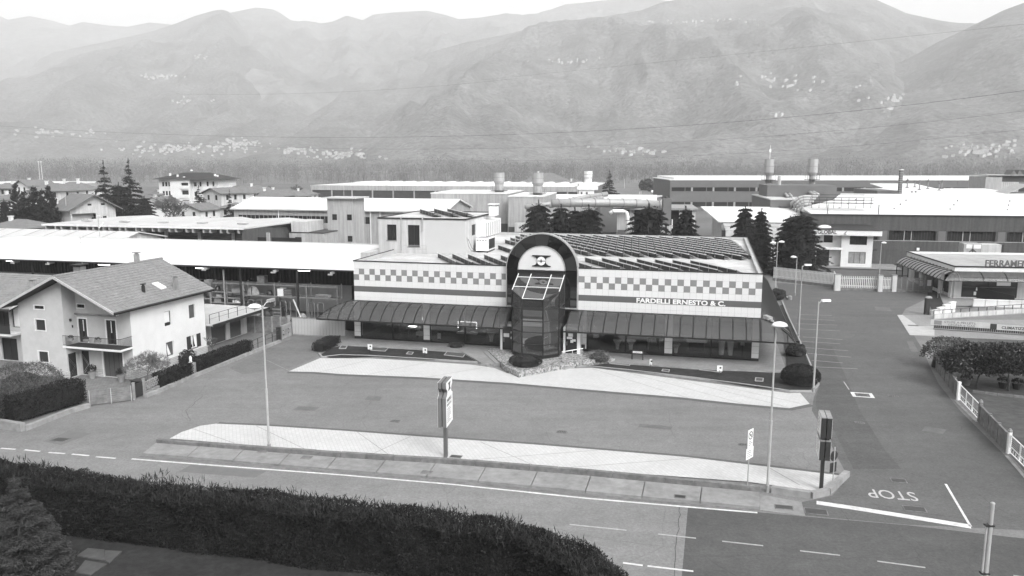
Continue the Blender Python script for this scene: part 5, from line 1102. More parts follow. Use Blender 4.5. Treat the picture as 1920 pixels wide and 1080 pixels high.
q = G(359,702); t = thing('statue_pillar','small stone pillar with a white figure between the garden hedges','statue',(q[0],q[1],0)); obj('pillar', MB().box(-.3,.3,-.3,.3,0,.95), M_conc, t)
obj('figure', MB().cyl(0,0,.95,1.15,.16,.1,8).cyl(0,0,1.15,1.4,.1,.12,8).dome(0,0,1.42,.09,.09,.12,8,4).dome(0,0,1.46,.09,.09,-.07,8,3), M_white, t)
# railing further up the lane with its dark end post
q0, q1 = G(470,664), G(524,640); t = thing('lane_railing','thin dark metal railing on the kerb leading to the white fence gate','railing',(q0[0],q0[1],.2),math.degrees(math.atan2(q1[1]-q0[1],q1[0]-q0[0]))); L_ = math.dist(q0[:2],q1[:2])
obj('rail', MB().tube([(0,0,.95),(L_,0,.95)],.025,5).tube([(0,0,.5),(L_,0,.5)],.02,5), M_dark, t)
for i in range(5): obj('rail_post', MB().box(i*L_/4-.025,i*L_/4+.025,-.025,.025,0,.95), M_dark, t)
t = thing('end_post','thick dark square post at the end of the lane railing','post',(q1[0]-.05,q1[1]+.1,0)); obj('post', MB().box(-.2,.2,-.2,.2,0,1.35), M_dark, t); obj('cap', MB().box(-.22,.22,-.22,.22,1.35,1.4), M_signd, t)
q0, q1 = G(527,637), G(546,629); t = thing('pierced_wall','low pierced concrete wall between the dark post and the white gate','wall',(q0[0],q0[1],0),math.degrees(math.atan2(q1[1]-q0[1],q1[0]-q0[0]))); L_ = math.dist(q0[:2],q1[:2])
m_ = MB(); hl2 = [(.25+i*.5,.5+i*.5,.3+j*.4,.5+j*.4) for i in range(int((L_-.3)/.5)) for j in range(2)]; wall(m_, front(-.08),0,L_,0,1.25,hl2,.16); wall(m_, back(.08),0,L_,0,1.25,hl2,.0); m_.box(0,L_,-.1,.1,1.25,1.32); obj('wall', m_, M_conc, t)
# board-marked concrete wall and white ribbed gate closing the yard
q0, q1 = G(463,623), G(544,627); t = thing('precast_wall','weathered precast concrete wall of stacked planks behind the garages','wall',(q0[0],q0[1],0),math.degrees(math.atan2(q1[1]-q0[1],q1[0]-q0[0]))); L_ = math.dist(q0[:2],q1[:2])
for j in range(3):
    for i in range(5): obj('plank', MB().box(i*L_/5+.06,(i+1)*L_/5-.06,-.05,.05,j*.57+.01,j*.57+.56), M_conc_old, t)
for i in range(6): obj('wall_post', MB().box(i*L_/5-.07,i*L_/5+.07,-.1,.1,0,1.75), M_conc, t)
q0, q1 = G(549,628), G(630,633); gw = thing('ribbed_gate','long pale ribbed sheet metal gate with a thin top rail','gate',(q0[0],q0[1],0),math.degrees(math.atan2(q1[1]-q0[1],q1[0]-q0[0]))); L_ = math.dist(q0[:2],q1[:2])+1.0
NP = 17; pnl = MB().box(.02,L_/NP-.02,-.02,.0,.12,1.72).box(.02,.06,-.05,-.02,.12,1.72).box(L_/NP/2-.02,L_/NP/2+.02,-.045,-.02,.12,1.72).mesh('panel', mat('pale_gate', .45,.6,.06,2))
for i in range(NP): obj('panel', pnl, parent=gw, loc=(i*L_/NP,0,0))
obj('frame', MB().box(0,L_,-.06,.02,0,.12).box(0,L_,-.06,.02,1.72,1.8), M_conc, gw)
for i in range(30): obj('spike', MB().box(L_*i/30,L_*i/30+.12,-.03,-.01,1.8,1.86), M_conc_old, gw)
t = thing('gate_post','grey steel post at the left end of the ribbed gate','post',(q0[0]-.35,q0[1]+.1,0)); obj('post', MB().box(-.14,.14,-.12,.12,0,1.95), M_conc, t); obj('hinge', MB().box(.14,.2,-.05,.05,.4,.5).box(.14,.2,-.05,.05,1.4,1.5), M_dark, t)
q = S.w(-1.7,4.6); t = thing('waste_container','dark waste container standing between the ribbed gate and the showroom','waste container',(q[0]-.3,q[1]-1.2,0.2),S.deg-8); obj('body', MB().box(-.7,.7,-.5,.5,.1,1.35), M_black, t); obj('lid', MB().box(-.72,.72,-.52,.52,1.35,1.43), M_dark, t); obj('wheel', MB().tube([(.74,.3,.12),(.8,.3,.12)],.1,8), M_black, t)
# neighbour house at the left edge
nf = Fr(*D(47,640,66.8)[:2],-15.8); nb = thing('neighbour_house','grey neighbour house at the left edge with tiled roof and outside stair','house',(*nf.w(0,0)[:2],0),nf.deg)
hl3 = [(-2.9,-1.5,2.75,4.9),(-1.2,-.2,3.0,4.9),(-2.6,-.9,.05,2.0)]
mb = MB(); wall(mb, front(0),-14,0,0,5.1,hl3,.15); wall(mb, right(0),0,11,0,5.1); obj('wall', mb, M_wall_grey, nb)
for h in hl3: window(nb, front(0), h, M_shut if h[0] < -2 else M_glass, fm=M_dark)
m_ = MB(); tbox(m_, front(0), -1.05,-.35,3.05,4.85,.08,.1); obj('curtain', m_, M_white, nb)
nr = obj('roof', MB().slab([(-14,-1.5,4.85),(.3,-1.5,4.85),(.3,5.5,6.65),(-14,5.5,6.65)],.16).slab([(-14,5.5,6.65),(.3,5.5,6.65),(.3,12.4,4.85),(-14,12.4,4.85)],.16), M_shut, nb)
nT = lambda u, t, l: (u, -1.5+7.0*t, 4.87+1.8*t+l); tile_field(nT,-14,.3,16,0,parent=nr)
obj('verge_board', MB().slab([(.28,-1.5,4.96),(.38,-1.5,4.96),(.38,5.5,6.76),(.28,5.5,6.76)],.1), MATS['pale_verge'], nr); obj('chimney', MB().box(-1.6,-1.2,2.4,2.8,5.5,6.7), M_conc, nr); obj('chimney_cap', MB().box(-1.7,-1.1,2.3,2.9,6.76,6.82), M_conc, nr); obj('skylight', MB().box(-5,-4.4,1.2,1.6,5.5,5.68), M_white, nr)
sb = obj('stair_landing', MB().box(-3.5,-.0,-1.3,-.01,2.5,2.64), M_white, nb); obj('landing_railing', MB().tube([(-3.5,-1.25,3.5),(-.05,-1.25,3.5)],.025,5).box(-3.45,-.1,-1.26,-1.24,2.7,3.4), M_dark, sb)
stp = MB()
for i in range(13): stp.box(-3.5-.27*(i+1),-3.5-.27*i,-1.3,-.1,2.64-.2*(i+1)-.12,2.64-.2*i-.14)
obj('stair', stp, M_white, nb); obj('stair_railing', MB().tube([(-3.5,-1.25,3.5),(-7.0,-1.25,.95)],.025,5).tube([(-3.5,-1.25,3.1),(-7.0,-1.25,.55)],.015,5), M_dark, nb)
# hedges and shrubs in front of the houses
HP = [(-39.5,52.2),(-36.6,50.9),(-33.6,50.3)]; hedge('garden_hedge','left return of the leafy clipped hedge at the lane corner',HP,1.3,1.5,260,M_leaf_mid,.13,.07,.1,.2,seed=8)
HP = [(-33.0,50.6),(-31.9,52.9),(-30.9,55.2)]; hedge('garden_hedge','dark clipped hedge beside the lane left of the forecourt gate',HP,1.5,1.55,300,M_leaf_hedge,.11,.05,.09,.2,seed=9)

# ------------------------------------------------------------------ trees and bushes
def segs_tree(h, spread, levels=5, seed=0, trunk=.12, up=.55, split=3, first=.28, lenf=.72):
    rg = random.Random(seed); S_ = []
    def grow(p, d_, L, w_, k):
        n = 3; q = p
        for i in range(n):
            d2 = (d_+Vector((rg.gauss(0,.12),rg.gauss(0,.12),rg.gauss(0,.06)))).normalized(); e = q+d2*L/n; S_.append((q,e,w_*(1-.2*i/n))); q = e; d_ = d2
            if k > 0 and i > 0 and rg.random() < .75:
                s_ = Vector((rg.gauss(0,1),rg.gauss(0,1),rg.gauss(up*.6,.4))).normalized(); grow(q,(d_*.7+s_*spread).normalized(),L*lenf*rg.uniform(.7,1),w_*.55,k-1)
        if k > 0:
            for _ in range(split):
                s_ = Vector((rg.gauss(0,1),rg.gauss(0,1),rg.gauss(up,.4))).normalized(); grow(q,(d_*.6+s_*spread).normalized(),L*lenf*rg.uniform(.75,1.05),w_*.62,k-1)
    grow(Vector((0,0,0)),Vector((0,0,1)),h*first,trunk,levels)
    return S_
def seg_mesh(S_, name, m, minw=.008, crossed=True):
    A = np.array([tuple(s[0]) for s in S_]); B = np.array([tuple(s[1]) for s in S_]); w_ = np.maximum(np.array([s[2] for s in S_]),minw)
    d_ = fold(B-A+1e-6); r = RNG.normal(size=d_.shape); s1 = fold(np.cross(d_,r)); s2 = np.cross(d_,s1)
    V_ = []; 
    ang = [0,2.094,4.189]
    V3 = []
    for a in ang:
        off = s1*math.cos(a)+s2*math.sin(a); V3.append(A+off*w_[:,None]); V3.append(B+off*(w_*.8)[:,None])
    V_ = np.stack(V3,1).reshape(-1,3); n = len(S_); base = np.arange(n)*6
    F_ = np.concatenate([np.stack([base+2*i,base+2*((i+1)%3),base+2*((i+1)%3)+1,base+2*i+1],1) for i in range(3)])
    return npmesh(name, V_, F_, m)
def bare_tree(name, label, x, y, h, seed, spread=.8, levels=4, m=None, trunk=.1, cat='tree', z=0, group=None, split=3, first=.28, minw=.012):
    S_ = segs_tree(h, spread, levels, seed, trunk, split=split, first=first); top = max(s[1].z for s in S_); k = h/top; S_ = [(a*k,b*k,w_) for a, b, w_ in S_]
    t = thing(name, label, cat, (x,y,z), 0, group); thick = [s for s in S_ if s[2] > trunk*.35]; thin = [s for s in S_ if s[2] <= trunk*.35]
    o = bpy.data.objects.new('trunk', seg_mesh(thick,'trunk',M_bark,minw)); COL.objects.link(o); o.parent = t
    o = bpy.data.objects.new('branches', seg_mesh(thin,'branches',m or M_bark,minw)); COL.objects.link(o); o.parent = t
    return t
def conifer_mesh(h, rad, n_lay, dens, seed, droop=.25, ln=.38, wd=.16, gap=.0, irregular=.18, p=.85, base=.06, m=None):
    rg = np.random.default_rng(seed); C = []; Dn = []; LN = []; B = []
    for k in range(n_lay):
        f = (k+rg.uniform(0,.7))/n_lay; z0 = h*(base+(1-base)*f); L0 = rad*(1-f)**p+.12; nb_ = int(5+7*(1-f))
        for b in range(nb_):
            a = rg.uniform(0,2*math.pi); L = L0*rg.uniform(1-irregular*2,1+irregular); n = max(4,int(L*dens*(1.1)))
            u = rg.random(n)**.7; dr = droop*L*(u**1.5)-L*.10*u**3
            sp = .34*L*u*(1-u*.45)*rg.normal(size=n)*.75; 
            x = np.cos(a)*u*L-np.sin(a)*sp; y = np.sin(a)*u*L+np.cos(a)*sp; z = z0-dr+rg.normal(size=n)*.03*h*.3
            C.append(np.stack([x,y,z],1)); dd = np.stack([np.cos(a)+rg.normal(size=n)*.6, np.sin(a)+rg.normal(size=n)*.6, -.15+rg.normal(size=n)*.35],1); Dn.append(dd); LN.append(ln*rg.uniform(.6,1.3,n)*(.6+.5*(1-f)))
            B.append((Vector((0,0,z0)),Vector((math.cos(a)*L*.5,math.sin(a)*L*.5,z0-droop*L*.35)),.035)); B.append((Vector((math.cos(a)*L*.5,math.sin(a)*L*.5,z0-droop*L*.35)),Vector((math.cos(a)*L*.9,math.sin(a)*L*.9,z0-droop*L*.8)),.02))
    # leader
    n = 30; C.append(np.stack([rg.normal(size=n)*.03,rg.normal(size=n)*.03,h*rg.uniform(.93,1.02,n)],1)); Dn.append(np.tile([0,0,1.0],(n,1))+rg.normal(size=(n,3))*.4); LN.append(np.full(n,ln*.6))
    C = np.concatenate(C); C[:,2] = np.maximum(C[:,2],.05); Dn = np.concatenate(Dn); LN = np.concatenate(LN); V_, F_ = cards(C, Dn, LN, wd*LN/ln)
    fol = npmesh('crown', V_, F_, m or M_leaf_con); tr = MB().tube([(0,0,0),(0,0,h*.5),(0,0,h*1.0)],h*.018+.05,7,.02).mesh('trunk', M_bark); br = seg_mesh(B,'branches',M_bark)
    return fol, tr, br
def conifer(name, label, x, y, meshes, s=1.0, rz=None, sz=None, group=None, z=0):
    t = thing(name, label, 'tree', (x,y,z), random.uniform(0,360) if rz is None else rz, group); t.scale = (s,s,sz or s)
    for nm_, me in zip(('crown','trunk','branches'),meshes):
        o = bpy.data.objects.new(nm_, me); COL.objects.link(o); o.parent = t
    return t
def cedar_mesh(h, rad, n, seed, p=.6, lobes=9):
    rg = np.random.default_rng(seed); f = rg.random(n)**.8*.97; z = h*(.03+f); a = rg.uniform(0,2*math.pi,n)
    layer = np.floor(f*lobes*1.6+rg.normal(size=n)*.06).astype(int); ph = np.clip(f*lobes*1.6-layer,0,1)
    nsec = 13; sec = rg.integers(0,nsec,n); tab = rg.uniform(.62,1.12,(lobes*3+3,nsec)); off = rg.uniform(0,6.28,lobes*3+3); jit = rg.uniform(-.25,.25,(lobes*3+3,nsec))
    u = rg.random(n)**.5; a = off[layer]+(sec+jit[layer,sec])*2*math.pi/nsec+rg.normal(size=n)*(.30*(1.15-u))
    fl = (layer+.5)/(lobes*1.6); R0 = rad*(np.clip(1-f,0.0,1)**p+.03)*tab[layer,sec]
    r = R0*u; z2 = h*(.03+fl*.97)+(ph-.5)*h/(lobes*1.6)*(1-.75*u)-.20*r*u+rg.normal(size=n)*.05
    C = np.stack([r*np.cos(a), r*np.sin(a), np.clip(z2,.05,h)],1)
    Dn = np.stack([np.cos(a)+rg.normal(size=n)*.5, np.sin(a)+rg.normal(size=n)*.5, .05+rg.normal(size=n)*.25],1)
    k = 40; C = np.concatenate([C, np.stack([rg.normal(size=k)*.05,rg.normal(size=k)*.05,h*rg.uniform(.95,1.03,k)],1)]); Dn = np.concatenate([Dn, np.tile([0,0,1.],(k,1))+rg.normal(size=(k,3))*.5])
    V_, F_ = cards(C, Dn, rg.uniform(.22,.48,len(C)), rg.uniform(.06,.12,len(C)))
    fol = npmesh('crown', V_, F_, M_leaf_con); tr = MB().tube([(0,0,0),(0,0,h*.5),(0,0,h*.98)],h*.018+.05,7,.02).mesh('trunk', M_bark)
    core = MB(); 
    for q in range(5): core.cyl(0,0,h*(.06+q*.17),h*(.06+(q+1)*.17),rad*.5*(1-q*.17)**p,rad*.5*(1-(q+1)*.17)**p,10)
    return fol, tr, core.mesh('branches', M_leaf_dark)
cA = cedar_mesh(9.5,4.3,24000,1,.33)
cB = cedar_mesh(9.5,3.9,24000,2,.38,8)
cC = cedar_mesh(9.5,3.2,18000,3,.48,10)
# row of dark conifers behind the showroom and along the back fence
def tree_at(px, py_top, Y, meshes, label, width_px=None, base_h=9.5, name='cedar_tree', rad=None, group=None, wm=1.0):
    x, _, zt = D(px, py_top, Y); s = zt/base_h
    t = conifer(name, label, x, Y, meshes, 1.0, group=group); wv = (width_px/2*Y/FPX)/rad*wm if width_px else s; t.scale = (wv,wv,s); return t
tree_at(1010,380,116,cA,'leftmost dark cedar directly behind the showroom roof',58,rad=4.3,wm=1.75)
tree_at(1052,387,119,cB,'second dark cedar from the left behind the showroom roof',54,rad=3.9,wm=1.75)
tree_at(1104,388,114,cA,'third dark cedar, right end of the left cedar clump',62,rad=4.3,wm=1.75)
tree_at(1078,392,123,cC,'dark cedar tucked between the second and third in the left clump',46,rad=3.2,wm=1.75)
tree_at(1217,385,113,cA,'broad dark cedar standing alone behind the middle of the roof',70,rad=4.3,wm=1.75)
tree_at(1286,390,114,cC,'narrower dark cedar right of the lone broad one',52,rad=3.2,wm=1.75)
tree_at(1398,388,121,cB,'left tree of the tall dark pair at the roof corner',58,rad=3.9,wm=1.3)
tree_at(1428,394,123,cC,'right half of the tall dark conifer pair at the roof corner',52,rad=3.2,wm=1.3)
tree_at(1502,400,119,cA,'largest dark conifer, standing at the slatted fence beside the white office',98,rad=4.3,wm=1.3)
tree_at(1482,408,122,cB,'dark conifer merging with the largest one on its left',60,rad=3.9,wm=1.3)
# left background trees
cS = conifer_mesh(14,4.0,19,30,5,droop=.28,ln=.6,wd=.17,irregular=.3,p=1.05,base=.10)
cT = conifer_mesh(14,4.2,19,30,6,droop=.25,ln=.6,wd=.17,irregular=.3,p=1.05,base=.10)
cY = conifer_mesh(8,1.5,22,70,7,droop=-.35,ln=.4,wd=.18,irregular=.15,p=.55,base=.02)
def bg_con(px, pyt, Y, me, bh, rad, wpx, label, name='spruce_tree'): return tree_at(px,pyt,Y,me,label,wpx,bh,name,rad)
bg_con(193,303,192,cS,14,4.0,78,'tall layered cedar left of a second one behind the white sheds')
bg_con(240,300,186,cT,14,4.2,80,'tall layered cedar with a pointed tip behind the white sheds')
bg_con(222,345,184,cA,9.5,4.3,70,'lower dark cedar filling in below the two tall ones','cedar_tree')
bg_con(270,370,180,cB,9.5,3.9,60,'low broad dark tree right of the two tall cedars','cedar_tree')
for i, (px, pt, w_) in enumerate(((28,345,26),(45,358,30),(62,350,28),(78,356,26),(90,348,26),(36,375,28),(99,362,20),(70,372,30))):
    bg_con(px,pt,168+(i%3)*3,cY,8,1.5,w_*1.15,'dark cypress of the dense clump left of the grey house, '+['leftmost','second','fourth','fifth','sixth','lower left','rightmost','lower middle'][i],'cypress_tree')
bg_con(372,349,205,cT,14,4.2,62,'grey green conifer right of the bare tree, before the apartments')
bg_con(430,357,190,cS,14,4.0,34,'slim dark spruce beside the end of the long white roof')
bg_con(1143,320,270,cT,14,4.2,54,'lone conifer in the meadow behind the pipes')
bg_con(1108,332,300,cS,14,4.0,20,'small spruce half behind the white chimney')
bg_con(7,375,175,cA,9.5,4.3,40,'dark tree at the left edge beside the cypress clump','cedar_tree')
x, _, z = D(315,365,190); bare_tree('bare_tree','large bare grey tree in front of the pale apartment block',x,190,z,21,.85,5,M_twig,.16,minw=.035)
for i, (px, pt, Y, l) in enumerate(((152,378,178,'bare tree behind the grey gabled house'),(128,372,210,'small bare tree among the far left houses'),(458,352,330,'rounded bare tree in the far field left of centre'),(505,348,330,'dark rounded tree left of the long factory'),(560,345,320,'bare tree just left of the long factory'),(345,372,182,'bare tree low beside the conifer'))):
    x, _, z = D(px,pt,Y); bare_tree('bare_tree',l,x,Y,z,30+i,.8,4,M_bark,.12,minw=.05)
for i, (px, pyb, rx, h_, Y, l) in enumerate(((447,360,5,5,330,'dark bush in the field beyond the villas'),(1104,350,6,7,330,'round dark tree in the meadow'),(1212,352,4.5,7,470,'round dark bush left of the far farmhouse'),(1245,350,9,3,455,'low dark hedge in front of the far farmhouse'),(885,345,9,3.5,420,'long dark bush behind the arched skylights'),(1175,362,7,2,260,'low scrub in the meadow behind the pipes'),(1235,366,6,2,255,'low scrub left of the far grey factory'))):
    q = D(px,pyb,Y); shrub('round_tree', l, q[0], Y, 0, rx, rx*.8, h_, 900, M_leaf_far, 1.1, .6, bump=.25, cat='tree')
for i, (px, py, rx, h_, l) in enumerate(((150,420,9,6,'dark undergrowth left of the grey gabled house'),(330,418,14,5,'row of dark bushes behind the white canopy roof'),(400,412,9,4.5,'dark bushes at the foot of the conifer'),(20,425,10,6,'dark bushes at the left edge behind the sheds'))):
    q = D(px,py,172+i); shrub('bush_row', l, q[0], q[1], 0, rx, 3, h_, 3500, M_leaf_con, .6, .3, bump=.35)
# foreground hedge and spruce on the near side
HL = [(-30,38.6),(-26,37.3),(-21.8,35.75),(-17.6,34.6),(-13.6,33.7),(-8,32.4),(-2.6,31.0),(.4,29.9),(2.4,28.3),(3.3,26.4),(3.7,24.0),(3.9,21)]
o0 = HL[0]; Q = [(p[0]-o0[0],p[1]-o0[1]) for p in HL]
t = thing('foreground_hedge','long tall dark unkempt hedge across the foreground, curving away at its right end','hedge',(o0[0],o0[1],0))
C, Nn = hedge_pts(Q,1.7,2.45,620,.16,3); C[:,0] += RNG.normal(size=len(C))*.05
leafmass('foliage', t, C, Nn, .13, .045, M_leaf_hedge, .5)
C2, N2 = hedge_pts(Q,1.6,2.5,60,.3,9); top = C2[:,2] > 2.1; leafmass('upright_shoots', t, C2[top]+np.array([0,0,.12]), N2[top]*0+np.array([0,0,1.2]), .34, .035, mat('hedge_tips', .03, .75, .4, 4), 1.0)
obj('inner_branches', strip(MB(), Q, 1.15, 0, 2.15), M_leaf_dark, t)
cF = conifer_mesh(4.3,1.95,24,330,12,droop=.12,ln=.15,wd=.035,irregular=.12,p=.95,base=.03,m=mat('spruce_needles',.05,.75,.4,4))
conifer('spruce_tree','young spruce in the bottom left corner in front of the hedge',-20.3,31.0,cF,1.0)
struct('near_lawn', MB().quad((-60,5,.02),(14,5,.02),(4.5,28,.02),(-60,46,.02)) if False else MB().add([(-60,5,.02),(3.2,5,.02),(3.2,26,.02),(1.0,29,.02),(-8,31.8,.02),(-22,35.5,.02),(-31,38.2,.02),(-60,42,.02)],[tuple(range(8))]), M_lawn)
for i, (P, l) in enumerate((([(145,1044),(165,1030),(196,1033),(196,1052),(176,1050)],'upper left stone slab sunk in the near lawn'),([(196,1052),(197,1034),(229,1036),(205,1058)],'upper right stone slab sunk in the near lawn'),([(142,1075),(160,1053),(200,1060),(170,1080)],'lower stone slab sunk in the near lawn'))):
    q = [G(*p) for p in P]; c0 = q[0]; tag(obj('garden_slab', MB().prism([(a[0]-c0[0],a[1]-c0[1]) for a in q],0,.05), mat('mossy_slab',.085,.9,.25,2), loc=(c0[0],c0[1],.02)), l, 'slab')
# bushes by the white house
q = G(48,760); S_ = segs_tree(2.9,1.0,4,77,.05,split=4,first=.2); t = thing('bare_bush','large rounded leafless bush behind the leafy hedge at the left','shrub',(q[0]-1.0,q[1]+1.5,0))
C, Nn = blob_pts(9000,3.0,2.4,2.0,.25,-.2,2); C[:,2] += 1.0; C *= RNG.uniform(.75,1,len(C))[:,None]**.5; leafmass('twigs', t, C, Nn, .28, .018, M_twig, .6); C, Nn = blob_pts(5000,2.9,2.3,1.9,.25,-.2,2); C[:,2] += .95; leafmass('foliage', t, C, Nn, .14,.06, M_leaf_mid, .4); obj('stems', MB().dome(0,0,.1,1.9,1.5,1.9,12,5), M_leaf_dark, t)
q = G(278,722); S_ = segs_tree(2.6,1.1,4,13,.05,split=4,first=.16)
t = thing('bare_bush','spreading leafless bush at the corner of the white house','shrub',(q[0],q[1],0)); k = 2.7/max(s[1].z for s in S_); S_ = [(a*k,b*k,w_) for a,b,w_ in S_]; o = bpy.data.objects.new('branches', seg_mesh(S_,'branches',M_twig,.012)); COL.objects.link(o); o.parent = t
C, Nn = blob_pts(2600,1.75,1.6,1.1,.3,-.2,3); C[:,2] += 1.45; leafmass('twigs', t, C, Nn, .3, .022, M_twig, .8)
q = G(400,672); S_ = segs_tree(1.8,1.1,3,15,.05,split=3,first=.2); t = thing('bare_bush','small crooked leafless bush in front of the garages','shrub',(q[0],q[1],0)); k = 2.0/max(s[1].z for s in S_); S_ = [(a*k,b*k,w_) for a,b,w_ in S_]; o = bpy.data.objects.new('branches', seg_mesh(S_,'branches',M_bark,.02)); COL.objects.link(o); o.parent = t
q = G(350,695); shrub('small_conifer','small dark spreading juniper behind the statue pillar',q[0]-.3,q[1]+1,0,.7,.7,1.5,1200,M_leaf_dark,.2,.06,bump=.5)
# the bare wood across the valley
def wood(name, x0f, Ys, n, seed, label=None):
    rg = np.random.default_rng(seed); Cs = []; Ds = []; L_ = []; W_ = []
    Y = rg.uniform(*Ys,n); px = rg.uniform(-150,2070,n); X = (px-960)/FPX*Y*1.01; H_ = rg.uniform(8,21,n)*(.35+1.3*fbm(X/45+3,Y/60,4)); keep = fbm(X/70+9,Y/120+2,3) > .33
    for x, y, h in zip(X[keep],Y[keep],H_[keep]):
        m = 60; u = rg.random(m)**.75; z = h*(.12+.86*u); r = h*.33*np.sqrt(np.clip(1-(u-.25)**2*1.2,0.02,1))*rg.random(m)**.5; a = rg.uniform(0,6.283,m)
        Cs.append(np.stack([x+r*np.cos(a),y+r*np.sin(a),z],1)); Ds.append(np.stack([np.cos(a)*.35,np.sin(a)*.35,np.ones(m)],1)+rg.normal(size=(m,3))*.42); L_.append(rg.uniform(.9,2.6,m)); W_.append(rg.uniform(.08,.38,m))
        Cs.append(np.array([[x,y,h*.3]])); Ds.append(np.array([[0,0,1.0]])); L_.append(np.array([h*.6])); W_.append(np.array([.55]))
    V_, F_ = cards(np.concatenate(Cs),np.concatenate(Ds),np.concatenate(L_),np.concatenate(W_))
    o = bpy.data.objects.new(name, npmesh(name,V_,F_,M_wood_far)); COL.objects.link(o); o['kind'] = 'stuff'; return o
wood('bare_woodland',0,(640,980),3400,3)
wood('bare_woodland',0,(980,1450),2600,4)
wood('bare_woodland',0,(560,660),420,8)

# ------------------------------------------------------------------ the open storage shed on the left (showroom frame)
sh = thing('storage_shed','very long white roofed open shed with dark interior and hanging lamps behind the white house','shed',(*S.w(0,0)[:2],0),S.deg)
ex0, ex1 = -75, -.1
obj('roof', MB().slab([(ex0,8.0,5.5),(ex1-.1,9.0,5.5),(ex1-.1,16.6,7.45),(ex0+22,15.2,7.5)],.18).slab([(ex0+22,15.2,7.5),(ex1-.1,16.6,7.45),(ex1-.1,24,5.6),(ex0,22,5.6)],.18), M_roof_white, sh)
obj('eave_gutter', MB().tube([(ex0,7.95,5.4),(ex1-.1,8.93,5.4)],.11,6), M_dark, sh)
obj('ridge_cap', MB().tube([(ex0+22,15.2,7.52),(ex1-.1,16.6,7.47)],.1,6), M_roof_pale, sh)
obj('back_wall', MB().box(ex0,-6,12.6,12.75,-.02,3.5), M_backwall, sh); obj('shade_cladding', MB().box(ex0,-.1,12.3,12.5,3.3,5.6).box(-6,-.1,12.0,12.3,0,3.3), M_corr, sh)  # black boxes stand in for the shed's shaded interior
cs = MB()
for i in range(170): cs.box(ex0+i*.44,ex0+i*.44+.2,12.24,12.3,3.3,5.6)
stuff(obj('cladding_ribs', cs, mat('cladding_rib',.03,.7,.1,2), sh))
for i, x in enumerate(range(-46,-1,7)):
    obj('column', MB().box(x-.09,x+.09,8.9,9.1,0,5.35), M_dark, sh)
for i, x in enumerate((-48,-43,-38.3,-32.5,-27.4,-22,-13.4,-6.6)): obj('roof_bracket', MB().box(x-.06,x+.06,8.2,9.2,5.05,5.3).box(x-.3,x+.2,8.15,8.3,4.98,5.12), M_post, sh)
for i, (px, py, l) in enumerate(((22,489,'left'),(195,496,'second from the left'),(378,502.5,'third from the left'),(569,507,'right'))):
    q = S.fc(px,py,9.6); qw = S.w(q[0],9.6,q[2]); t = thing('tube_lamp','lit fluorescent tube lamp under the long shed roof, '+l+' one','lamp',qw,S.deg); obj('tube', MB().box(-.75,.75,-.09,.09,-.06,.0), M_light, t); obj('housing', MB().box(-.8,.8,-.12,.12,.0,.06), M_conc, t)
# yard floor
struct('yard_floor', MB().add([(*S.w(*p)[:2],.012) for p in ((-46,-3),(-8,.5),(-.1,2),(-.1,13),(-60,13),(-60,4))],[tuple(range(6))]), M_asph_side)
# storage racks: uprights, beams and goods
ry = 9.6
def rack(x0, x1, ups, levels, label):
    q = S.w(x0,ry); t = thing('storage_rack', label, 'storage rack', (q[0],q[1],0), S.deg)
    for x in ups:
        for yy in (0,1.1): obj('upright', MB().box(x-x0-.05,x-x0+.05,yy-.04,yy+.04,0,levels[-1]+.25), M_shelf, t)
    for z in levels:
        obj('beam', MB().box(0,x1-x0,-.05,.0,z-.06,z+.06), M_shelf, t); obj('beam', MB().box(0,x1-x0,1.1,1.15,z-.06,z+.06), M_shelf, t)
        if z > .1 and z < levels[-1]: obj('deck', MB().box(.05,x1-x0-.05,.0,1.1,z-.02,z+.02), mat('rack_deck',.12,.8,.2,3), t)
    return t
rack(-30.5,-22.4,(-30.5,-26.6,-22.4),(.5,1.55,2.3,3.35),'left storage rack of the yard, seen over the garage terrace')
rack(-22.3,-18.2,(-22.3,-20.2,-18.2),(.3,1.15,1.75,2.4,3.4),'narrow closely shelved storage rack in the yard')
rack(-18.1,-6.6,(-18.1,-14.2,-10.3,-6.6),(2.15,3.45),'long storage rack with open bottom beside the showroom corner')
q = S.w(-20.3,9.3); t = thing('yard_mast','thick pale steel mast rising above the racks','mast',(q[0],q[1],0)); obj('mast', MB().box(-.08,.08,-.08,.08,0,5.0), M_conc, t); obj('foot', MB().box(-.2,.2,-.2,.2,0,.06), M_conc, t)
rg = random.Random(4); gi = 0
goods = ['cardboard box','pale sack bundle','dark crate','white carton','stack of boards','grey machine part']
def good(x, z, w_, h_, kind, lab, y=None, d_=.8):
    q = S.w(x,(ry+.15) if y is None else y); t = thing({'box':'storage_box','sack':'sack_bundle','crate':'storage_crate'}[kind], lab, 'box' if kind != 'sack' else 'bundle', (q[0],q[1],z+.03), S.deg+rg.uniform(-4,4), 'goods stored in the yard')
    g_ = rg.choice([M_card,M_conc,M_conc_old,M_signd,M_white] if kind != 'crate' else [M_garage,M_signd,M_card])
    if kind == 'sack': obj('bundle', MB().dome(0,d_/2,0,w_/2,d_/2,h_,10,4), g_, t); obj('strap', MB().box(-.03,.03,.0,d_,0,h_*.9), M_dark, t)
    elif kind == 'crate':
        obj('body', MB().box(-w_/2,w_/2,0,d_,0,h_), g_, t)
        for k in range(3): obj('slat', MB().box(-w_/2-.02,w_/2+.02,-.03,-.0,h_*(k*.33+.05),h_*(k*.33+.22)), M_conc_old, t)
    else: obj('body', MB().box(-w_/2,w_/2,0,d_,0,h_), g_, t); obj('lid', MB().box(-w_/2-.01,w_/2+.01,-.01,d_+.01,h_,h_+.03), g_, t)
